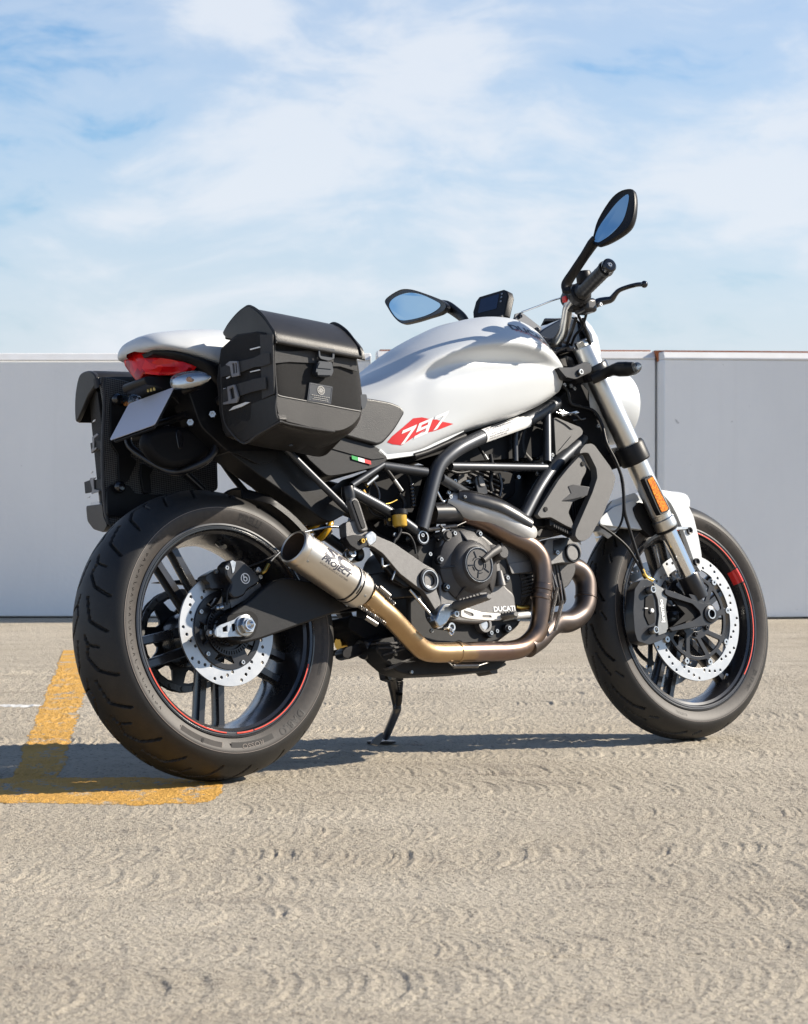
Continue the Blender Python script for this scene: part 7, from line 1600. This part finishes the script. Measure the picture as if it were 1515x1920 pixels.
def bag_body(root, base, sgn, x0, x1, yi, yo, zb, zt, slant, name='bag_body', front_chamfer=.045, tl=0.0):
    """soft box: canvas upper, leather lower"""
    rings = []; L_ = x1-x0; H_ = zt-zb
    st = [(0,.012,.018),(.04,.0,.008),(.25,-.0015,.0),(.6,-.0015,.0),(.80,-.0,.003),(.93,.004,.020),(1.0,.014,front_chamfer)]
    for t, dy, dz in st:
        x = x0+L_*t; o = yo-dy; sl = slant*(1-t)
        prof = [(yi,zt+.034),(yi,zb+.035),(yi+.012,zb+dz*.8),(yi+.03,zb+dz-.004),((yi+o)/2,zb+dz-.004),(o-.035,zb+dz+.006),(o-.008,zb+dz+.022),(o-.001,zb+dz+.055),(o,zb+H_*.38),(o-.001,zb+H_*.65),(o-.004,zt-.01),(o-.012,zt)]
        rr = []
        for (y, z) in prof:
            f = (y-yi)/(yo-yi); rr.append(Vector((x+sl*f, sgn*y, z)))
        rings.append(rr)
    k = len(prof)
    sm = [catmull([r[j] for r in rings], 4) for j in range(k)]
    R2 = [[sm[j][i] for j in range(k)] for i in range(len(sm[0]))]
    b = MB().loft(R2, True, True)
    if tl: tilt(b, x0, tl)
    # material index: leather below, canvas above
    zc = zb+H_*.30
    b.mi = [1 if sum(b.v[i][2]+tl*(b.v[i][0]-x0) for i in f)/len(f) < zc and len(f) < 9 else 0 for f in b.f]
    o = b.build(name, None, root, mats=('canvas', 'bag_leather'), origin=base, bevel=.0, sharp=50)
    md = o.modifiers.new('subsurf', 'SUBSURF'); md.levels = md.render_levels = 1
    return o
# ---- right-hand bag, facing the camera
BR = Vector((.14,-.235,.70))
bag = bag_root(BR, 'black canvas and leather saddlebag beside the seat, its buckled flap and badge facing the camera')
YO = -.330
body = bag_body(bag, BR, -1, .006, .258, .126, .331, .722, .930, .004, tl=.13)
# leather base: corner panels of the lower third, proud of the canvas
low = bslab('leather_base', [(0.0120,-0.3335,0.7867),(0.0227,-0.3335,0.7835),(0.1217,-0.3335,0.7692),(0.2329,-0.3335,0.7536),(0.2300,-0.3335,0.7430),(0.2100,-0.3335,0.7242),(0.1793,-0.3335,0.7111),(0.1561,-0.3335,0.7086),(0.0864,-0.3335,0.7170),(0.0265,-0.3335,0.7289),(0.0124,-0.3335,0.7378),(0.0079,-0.3335,0.7559)], (0,.03,0), 'bag_leather', bag, BR, rnd=.012, bevel=.008, bseg=3)
bslab('leather_base', [(0.0085,-0.1382,0.7813),(0.0085,-0.2333,0.7842),(0.0085,-0.3326,0.7868),(0.0085,-0.3290,0.7523),(0.0085,-0.3401,0.7296),(0.0085,-0.2481,0.7157),(0.0085,-0.2014,0.7068),(0.0085,-0.1553,0.7477),(0.0085,-0.1403,0.7646)], (.02,0,0), 'bag_leather', bag, BR, rnd=.006, bevel=.003)
bslab('bottom_panel', [(0.0306,-0.3150,0.7319),(0.1006,-0.3150,0.7204),(0.1707,-0.3150,0.7130),(0.2118,-0.3000,0.7192),(0.2580,-0.2600,0.7263),(0.2382,-0.1850,0.6803),(0.2244,-0.1650,0.6840),(0.1622,-0.1500,0.7002),(0.0510,-0.1450,0.7169)], (0,0,.03), 'bag_leather', bag, BR, rnd=.012, bevel=.006)
MB().bolt(Vector((0.0976,-0.2500,0.6895))+Vector((0,0,.004)), (0,0,-1), .005, .002, 10).build('drain_eyelet', 'buckle_black', bag, origin=BR)
MB().tube(catmull([V3(p) for p in [(0.0140,-0.3345,0.7865),(0.0219,-0.3345,0.7828),(0.0656,-0.3345,0.7765),(0.1210,-0.3345,0.7690),(0.1769,-0.3345,0.7606),(0.2321,-0.3345,0.7531)]], 4), .0010, 8).build('seam_piping', 'stitch', bag, origin=BR)
MB().tube(catmull([V3(p) for p in [(0.0248,-0.3345,0.9136),(0.0180,-0.3345,0.8790),(0.0133,-0.3345,0.8332),(0.0114,-0.3345,0.7876),(0.0041,-0.3345,0.7534),(0.0146,-0.3345,0.7285),(0.0854,-0.3345,0.7152),(0.1552,-0.3345,0.7077)]], 5), .0020, 8).build('edge_binding', 'webbing', bag, origin=BR)
MB().tube(catmull([V3(p) for p in [(0.0080,-0.1510,0.8908),(0.0080,-0.1468,0.8590),(0.0080,-0.1433,0.8270),(0.0080,-0.1400,0.7809),(0.0080,-0.1521,0.7483),(0.0080,-0.2020,0.7062),(0.0080,-0.2565,0.7152),(0.0080,-0.3433,0.7267)]], 5), .0022, 8).build('edge_binding', 'webbing', bag, origin=BR)
# lid
lid_prof = [(-.128,.955),(-.130,.972),(-.155,.982),(-.190,.993),(-.225,.999),(-.258,.997),(-.303,.968),(-.340,.927),(-.3475,.916),(-.3485,.893),(-.345,.893),(-.3435,.914),(-.337,.922),(-.300,.961),(-.256,.990),(-.225,.992),(-.190,.986),(-.155,.975),(-.135,.966),(-.133,.955)]
rings = []
for t, sc in ((0,.955),(.015,.985),(.06,1.0),(.5,1.006),(.94,1.0),(.985,.985),(1,.955)):
    cy, cz = -.24, .93
    rings.append([Vector((.026+.228*t-.012*(1-t)*(-y-.24)/.1, cy+(y-cy)*sc, cz+(z-cz)*sc)) for y, z in lid_prof])
k = len(lid_prof); sm = [catmull([r[j] for r in rings], 4) for j in range(k)]
lid = tilt(MB().loft([[sm[j][i] for j in range(k)] for i in range(len(sm[0]))])).build('lid', 'bag_leather', bag, origin=BR, sharp=50)
lid.modifiers.new('subsurf', 'SUBSURF').render_levels = 1
# end flaps of the lid
def flap(x, dx):
    pts = [(-.130,.970),(-.155,.981),(-.190,.992),(-.225,.998),(-.258,.996),(-.303,.966),(-.341,.924),(-.346,.905),(-.30,.902),(-.24,.915),(-.18,.940),(-.14,.958)]
    tilt(MB().prism(smooth_loop([(x-.012*(-y-.24)/.1,y,z) for y, z in pts], 3), (dx,0,0))).build('lid_end', 'bag_leather', bag, origin=BR, bevel=.004, bseg=2)
flap(.024,.008); flap(.250,.008)
lp_ = [(-.130,.970),(-.155,.9825),(-.190,.9935),(-.225,.9995),(-.258,.9975),(-.303,.9685),(-.340,.9275),(-.348,.916),(-.3490,.894)]
for xx in (.027, .253): tilt(MB().tube(catmull([(xx-.012*(-y-.24)/.1,y,z) for y, z in lp_], 4), .0024, 8)).build('lid_piping', 'bag_leather', bag, origin=BR)
tilt(MB().tube(catmull([V3((x,-.3492,.899)) for x in (.014,.08,.16,.21,.240)], 3), .0030, 8)).build('lid_piping', 'webbing', bag, origin=BR)
# webbing on the outside
bslab('webbing_strap', [(0.0157,-0.3350,0.8812),(0.0568,-0.3350,0.8801),(0.1080,-0.3350,0.8839),(0.1317,-0.3350,0.8811),(0.1284,-0.3350,0.8567),(0.0930,-0.3350,0.8569),(0.0538,-0.3350,0.8575),(0.0120,-0.3350,0.8532)], (0,.003,0), 'webbing', bag, BR, rnd=.001, bevel=.0008)
bslab('webbing_strap', [(0.1717,-0.3350,0.8706),(0.2062,-0.3350,0.8704),(0.2361,-0.3350,0.8666),(0.2354,-0.3350,0.8408),(0.1891,-0.3350,0.8513),(0.1689,-0.3350,0.8508)], (0,.003,0), 'webbing', bag, BR, rnd=.001, bevel=.0008)
bslab('closure_strap', [(0.1305,-0.3400,0.8996),(0.1726,-0.3400,0.8940),(0.1691,-0.3400,0.8590),(0.1251,-0.3400,0.8602)], (0,.003,0), 'webbing', bag, BR, rnd=.001, bevel=.0008)
bk = [xz(round_loop([(0.1244,-0.3460,0.8877),(0.1288,-0.3460,0.8890),(0.1683,-0.3460,0.8860),(0.1692,-0.3460,0.8821),(0.1652,-0.3460,0.8634),(0.1488,-0.3460,0.8583),(0.1280,-0.3460,0.8624),(0.1231,-0.3460,0.8680)], .003)), xz(round_loop([(0.1287,-0.3460,0.8821),(0.1618,-0.3460,0.8800),(0.1594,-0.3460,0.8667),(0.1290,-0.3460,0.8694)], .002))]
o_ = plate('buckle_frame', bk, .006, 'buckle_black', bag, lambda a, b, c: (a-BR.x, -.346+c-BR.y, b-BR.z), bevel=.0012)
bslab('buckle_clip', [(0.1216,-0.3500,0.8584),(0.1569,-0.3500,0.8565),(0.1584,-0.3500,0.8357),(0.1512,-0.3500,0.8252),(0.1170,-0.3500,0.8244),(0.1096,-0.3500,0.8322),(0.1126,-0.3500,0.8438)], (0,.014,0), 'buckle_black', bag, BR, rnd=.003, bevel=.003)
bslab('buckle_face', [(0.1225,-0.3520,0.8552),(0.1508,-0.3520,0.8541),(0.1532,-0.3520,0.8403),(0.1137,-0.3520,0.8423)], (0,.003,0), 'buckle_black', bag, BR, rnd=.002, bevel=.001)
bslab('buckle_ridge', [(0.1118,-0.3530,0.8340),(0.1499,-0.3530,0.8326),(0.1486,-0.3530,0.8268),(0.1122,-0.3530,0.8266)], (0,.004,0), 'buckle_black', bag, BR, rnd=.001, bevel=.001)
# leather patch with a round emblem and lines of small print
pt_ = bslab('leather_patch', [(0.1002,-0.3365,0.8142),(0.1621,-0.3365,0.8058),(0.1519,-0.3365,0.7668),(0.0885,-0.3365,0.7737)], (0,.003,0), 'buckle_black', bag, BR, rnd=.002, bevel=.0008)
MB().tube([V3(p)-BR for p in [(0.1029,-0.3368,0.8112),(0.1587,-0.3368,0.8033),(0.1497,-0.3368,0.7694),(0.0920,-0.3368,0.7760),(0.1029,-0.3368,0.8112)]], .0005, 6).build('patch_border', 'buckle_grey', pt_)
ec = V3((0.1284,-0.3372,0.7966))-BR
fe = plane_fn(ec, (1,0,-.02), (0,0,1))
plate('patch_emblem', [circle2(.0098,28), circle2(.0084,28)], .0006, 'stitch', pt_, fe, bevel=.0)
for a in range(0, 180, 30):
    ca, sa = math.cos(R(a)), math.sin(R(a)); plate('patch_emblem', [[(r*ca-w*sa, r*sa+w*ca) for r, w in ((-.0082,-.0007),(.0082,-.0007),(.0082,.0007),(-.0082,.0007))]], .0006, 'stitch', pt_, fe, bevel=.0)
for p, q in (((0.1015,-0.3372,0.7865), (0.1504,-0.3372,0.7804)), ((0.1065,-0.3372,0.7813), (0.1442,-0.3372,0.7769)), ((0.1026,-0.3372,0.7777), (0.1450,-0.3372,0.7727))):
    p, q = V3(p)-BR, V3(q)-BR
    n = 9
    for i in range(n):
        a, b = p.lerp(q, i/n), p.lerp(q, (i+.72)/n); MB().tube([a, b], .0009, 5).build('patch_print', 'stitch', pt_)
# rear face: daisy-chain webbing, two straps, grey ladder buckles
def rs(name, txt, m, dx=.003, **kw): return bslab(name, txt, (dx,0,0), m, bag, BR, **kw)
rs('vertical_webbing', [(0.0062,-0.3048,0.9219),(0.0062,-0.3493,0.9120),(0.0062,-0.3322,0.7880),(0.0062,-0.2876,0.7857)], 'webbing', rnd=.001, bevel=.0008)
rs('rear_strap', [(0.0022,-0.1578,0.8822),(0.0022,-0.1812,0.8830),(0.0022,-0.2245,0.8806),(0.0022,-0.2788,0.8770),(0.0022,-0.3182,0.8799),(0.0022,-0.3365,0.8747),(0.0022,-0.3343,0.8524),(0.0022,-0.3092,0.8521),(0.0022,-0.2752,0.8571),(0.0022,-0.2200,0.8561),(0.0022,-0.1539,0.8609)], 'webbing', rnd=.002, bevel=.0008)
rs('rear_strap', [(0.0022,-0.1541,0.8340),(0.0022,-0.2003,0.8348),(0.0022,-0.2668,0.8324),(0.0022,-0.3105,0.8278),(0.0022,-0.3111,0.8037),(0.0022,-0.2621,0.8070),(0.0022,-0.2110,0.8071),(0.0022,-0.1509,0.8055)], 'webbing', rnd=.002, bevel=.0008)
rs('strap_end', [(-0.0005,-0.2686,0.8326),(-0.0005,-0.3154,0.8274),(-0.0005,-0.3146,0.8024),(-0.0005,-0.2649,0.8059)], 'webbing', rnd=.001, bevel=.0006)
def frame_buckle(o, i, xx):
    a = [[(p.y, p.z) for p in round_loop(o, .003)]] + [[(p.y, p.z) for p in round_loop(q, .002)] for q in i]
    plate('ladder_buckle', a, .005, 'buckle_grey', bag, lambda u, w, c: (xx+c-BR.x, u-BR.y, w-BR.z), bevel=.001)
frame_buckle([(-0.0030,-0.1845,0.8822),(-0.0030,-0.2012,0.8862),(-0.0030,-0.2288,0.8807),(-0.0030,-0.2299,0.8481),(-0.0030,-0.2026,0.8504),(-0.0030,-0.2010,0.8740)], [[(-0.0030,-0.2099,0.8790),(-0.0030,-0.2176,0.8781),(-0.0030,-0.2165,0.8568),(-0.0030,-0.2097,0.8566)], [(-0.0030,-0.2207,0.8779),(-0.0030,-0.2265,0.8766),(-0.0030,-0.2254,0.8556),(-0.0030,-0.2195,0.8559)]], -.003)
frame_buckle([(-0.0030,-0.1816,0.8340),(-0.0030,-0.2094,0.8335),(-0.0030,-0.2185,0.8032),(-0.0030,-0.2099,0.7934),(-0.0030,-0.1611,0.7987),(-0.0030,-0.1600,0.8035),(-0.0030,-0.1819,0.8030)], [[(-0.0030,-0.1884,0.8272),(-0.0030,-0.2046,0.8292),(-0.0030,-0.2068,0.8044),(-0.0030,-0.1921,0.8040)]], -.003)
for t_ in ([(0.0040,-0.2667,0.8992),(0.0040,-0.3025,0.8967),(0.0040,-0.3028,0.8941),(0.0040,-0.2670,0.8964)], [(0.0040,-0.2580,0.8516),(0.0040,-0.2937,0.8490),(0.0040,-0.2941,0.8466),(0.0040,-0.2584,0.8496)], [(0.0040,-0.1698,0.8568),(0.0040,-0.1852,0.8578),(0.0040,-0.1823,0.8549),(0.0040,-0.1712,0.8537)], [(0.0040,-0.1665,0.7844),(0.0040,-0.1855,0.7903),(0.0040,-0.2330,0.7904),(0.0040,-0.2461,0.7868),(0.0040,-0.2121,0.7838)], [(0.0040,-0.1548,0.8362),(0.0040,-0.1650,0.8352),(0.0040,-0.1645,0.8323),(0.0040,-0.1549,0.8327)]):
    rs('white_tab', t_, 'white_print', dx=.002, rnd=.0008, bevel=.0004)
bslab('front_buckle', [(0.2451,-0.3250,0.7928),(0.2612,-0.3250,0.7931),(0.2623,-0.3250,0.7803),(0.2541,-0.3250,0.7638),(0.2446,-0.3250,0.7589),(0.2418,-0.3250,0.7799)], (0,.03,0), 'buckle_black', bag, BR, rnd=.002, bevel=.002)
# ---- left-hand bag, seen from its woven inner side
BL = Vector((.03,.24,.60))
bagl = bag_root(BL, 'black saddlebag on the far side behind the number plate, woven inner panel showing')
bag_body(bagl, BL, 1, -.112, .180, .155, .296, .600, .915, .060, front_chamfer=.02)
def ls(name, pts, d, m, **kw): return bslab(name, pts, d, m, bagl, BL, **kw)
ls('woven_panel', [(-0.1109,0.1480,0.9221),(-0.0944,0.1480,0.9237),(-0.0489,0.1480,0.9176),(0.0099,0.1480,0.9024),(0.0792,0.1480,0.8764),(0.1914,0.1480,0.7967),(0.1791,0.1480,0.6663),(0.0780,0.1480,0.6396),(-0.1204,0.1480,0.5879),(-0.1314,0.1480,0.6088),(-0.1313,0.1480,0.6779),(-0.1218,0.1480,0.7705),(-0.1055,0.1480,0.8638)], (0,.008,0), 'woven_panel', rnd=.01, bevel=.002)
lidp = [(.148,.905),(.150,.925),(.18,.944),(.23,.952),(.26,.945),(.288,.915),(.302,.880),(.304,.850),(.299,.850),(.297,.878),(.284,.908),(.258,.938),(.23,.945),(.18,.937),(.156,.922),(.153,.905)]
rings = []
for t, sc in ((0,.95),(.03,1.0),(.5,1.0),(.97,1.0),(1,.95)):
    rings.append([Vector((-.118+.30*t+.045*(1-t)*(y-.15)/.2, .25+(y-.25)*sc, .89+(z-.89)*sc)) for y, z in lidp])
MB().loft(rings).build('lid', 'bag_leather', bagl, origin=BL, sharp=50)
fl_ = [(.150,.922),(.18,.943),(.23,.951),(.26,.944),(.288,.914),(.302,.880),(.303,.852),(.28,.858),(.25,.872),(.21,.892),(.165,.905)]
MB().prism(smooth_loop([(-.120+.045*(y-.15)/.2, y, z) for y, z in fl_], 3), (.012,0,0)).build('lid_end', 'bag_leather', bagl, origin=BL, bevel=.004)
MB().tube([V3(p) for p in catmull([(-0.1007,0.1490,0.9225),(-0.1049,0.1490,0.8640),(-0.1193,0.1490,0.7708),(-0.1285,0.1490,0.6781),(-0.1281,0.1490,0.6043),(-0.1198,0.1490,0.5881)], 5)], .0035, 8).build('edge_binding', 'webbing', bagl, origin=BL)
ls('webbing_tab', [(-0.1231,0.1460,0.9202),(-0.1154,0.1460,0.9216),(-0.1163,0.1460,0.8982),(-0.1218,0.1460,0.8969)], (0,.01,0), 'webbing', rnd=.001, bevel=.001)
# straps and buckles on the rear face of the left bag
def lx(txt_pts): return txt_pts
pl_ = "x"
for q in ([(-0.0869,0.2493,0.7925),(-0.1199,0.1494,0.7801),(-0.1176,0.1561,0.7628),(-0.0869,0.2493,0.7689)], [(-0.0587,0.3347,0.7183),(-0.0752,0.2848,0.7141),(-0.1093,0.1814,0.6978),(-0.1062,0.1907,0.6739),(-0.0584,0.3356,0.6922)]):
    ls('rear_strap', q, (.004,0,0), 'webbing', rnd=.002, bevel=.001)
for q in ([(-0.1039,0.2130,0.7995),(-0.1180,0.1702,0.7993),(-0.1212,0.1606,0.7939),(-0.1082,0.1998,0.7934),(-0.1055,0.2079,0.7727),(-0.1128,0.1859,0.7709),(-0.1109,0.1916,0.7678),(-0.0974,0.2327,0.7681),(-0.0974,0.2327,0.7728),(-0.1022,0.2181,0.7771)], [(-0.0856,0.2685,0.7123),(-0.0874,0.2629,0.7149),(-0.1017,0.2195,0.7082),(-0.0955,0.2383,0.7069),(-0.0942,0.2422,0.6853),(-0.1080,0.2004,0.6756),(-0.1062,0.2060,0.6731),(-0.0858,0.2676,0.6792),(-0.0894,0.2568,0.6879)]):
    ls('ladder_buckle', q, (.003,0,0), 'buckle_grey', rnd=.001, bevel=.0008)
for q in ([(-0.1038,0.2071,0.8317),(-0.1077,0.1952,0.8340),(-0.1130,0.1791,0.8331),(-0.1102,0.1876,0.8301)], [(-0.0851,0.2638,0.7249),(-0.0884,0.2538,0.7269),(-0.0921,0.2426,0.7272),(-0.0899,0.2493,0.7242)], [(-0.0678,0.3161,0.6774),(-0.0716,0.3047,0.6778),(-0.0771,0.2881,0.6773),(-0.0744,0.2961,0.6759)], [(-0.0744,0.2961,0.6593),(-0.0795,0.2807,0.6633),(-0.0995,0.2202,0.6538),(-0.1022,0.2120,0.6468)]):
    ls('white_tab', q, (.002,0,0), 'white_print', rnd=.0006, bevel=.0003)
ls('leather_base', [(-0.0628,0.3312,0.6629),(-0.1086,0.1926,0.6435),(-0.1081,0.1941,0.6164),(-0.1167,0.1682,0.5912),(-0.1036,0.2077,0.5814),(-0.0776,0.2866,0.6011),(-0.0626,0.3321,0.6275)], (.02,0,0), 'bag_leather', rnd=.01, bevel=.005)
# black mounting plates with round knobs
mp = ls('mount_plate', [(-0.0927,0.1390,0.8715),(-0.0835,0.1390,0.8811),(-0.0535,0.1390,0.8816),(-0.0338,0.1390,0.8632),(-0.0395,0.1390,0.7928),(-0.0565,0.1390,0.7413),(-0.0385,0.1390,0.7320),(-0.0687,0.1390,0.6854),(-0.0942,0.1390,0.6762),(-0.0873,0.1390,0.7458),(-0.1045,0.1390,0.7713)], (0,.006,0), 'black_plastic', rnd=.006, bevel=.001)
ls('mount_plate', [(-0.1272,0.1390,0.6659),(-0.1156,0.1390,0.6774),(-0.0831,0.1390,0.6785),(-0.0670,0.1390,0.6761),(-0.0529,0.1390,0.6575),(0.0071,0.1390,0.6549),(0.0769,0.1390,0.6569),(0.1676,0.1390,0.6588),(0.1607,0.1390,0.6043),(-0.1240,0.1390,0.6060),(-0.1319,0.1390,0.6118)], (0,.006,0), 'black_plastic', rnd=.006, bevel=.001)
ls('mount_plate', [(-0.0281,0.1390,0.7274),(0.0032,0.1390,0.7134),(-0.0095,0.1390,0.6994),(-0.0091,0.1390,0.6573),(-0.0311,0.1390,0.6574),(-0.0342,0.1390,0.6994)], (0,.006,0), 'black_plastic', rnd=.006, bevel=.001)
ls('silver_tab', [(-0.0902,0.1375,0.8783),(-0.0707,0.1375,0.8822),(-0.0438,0.1375,0.8791),(-0.0482,0.1375,0.8650),(-0.0673,0.1375,0.8647)], (0,.002,0), 'zinc', rnd=.002, bevel=.0005)
for p in ((-0.0817,0.1320,0.8691), (-0.0993,0.1320,0.6704)): MB().lathe([(0,-.014),(.008,-.013),(.0125,-.008),(.014,-.002),(.0125,.004),(.008,.006)], p, (0,1,0), 24).build('mount_knob', 'black_gloss', bagl, origin=BL)
ls('carry_loop', [(-0.0368,0.1700,0.9237),(-0.0303,0.1700,0.9321),(-0.0188,0.1700,0.9360),(-0.0109,0.1700,0.9326),(-0.0053,0.1700,0.9221),(-0.0123,0.1700,0.9207),(-0.0196,0.1700,0.9288),(-0.0284,0.1700,0.9251)], (0,.02,0), 'webbing', rnd=.004, bevel=.001)

# ------------------------------------------------------------------ keep the tree at thing > part > sub-part
def depth(o):
    n = 0
    while o.parent: o = o.parent; n += 1
    return n
for o in list(bpy.data.objects):
    while depth(o) > 2: o.parent = o.parent.parent
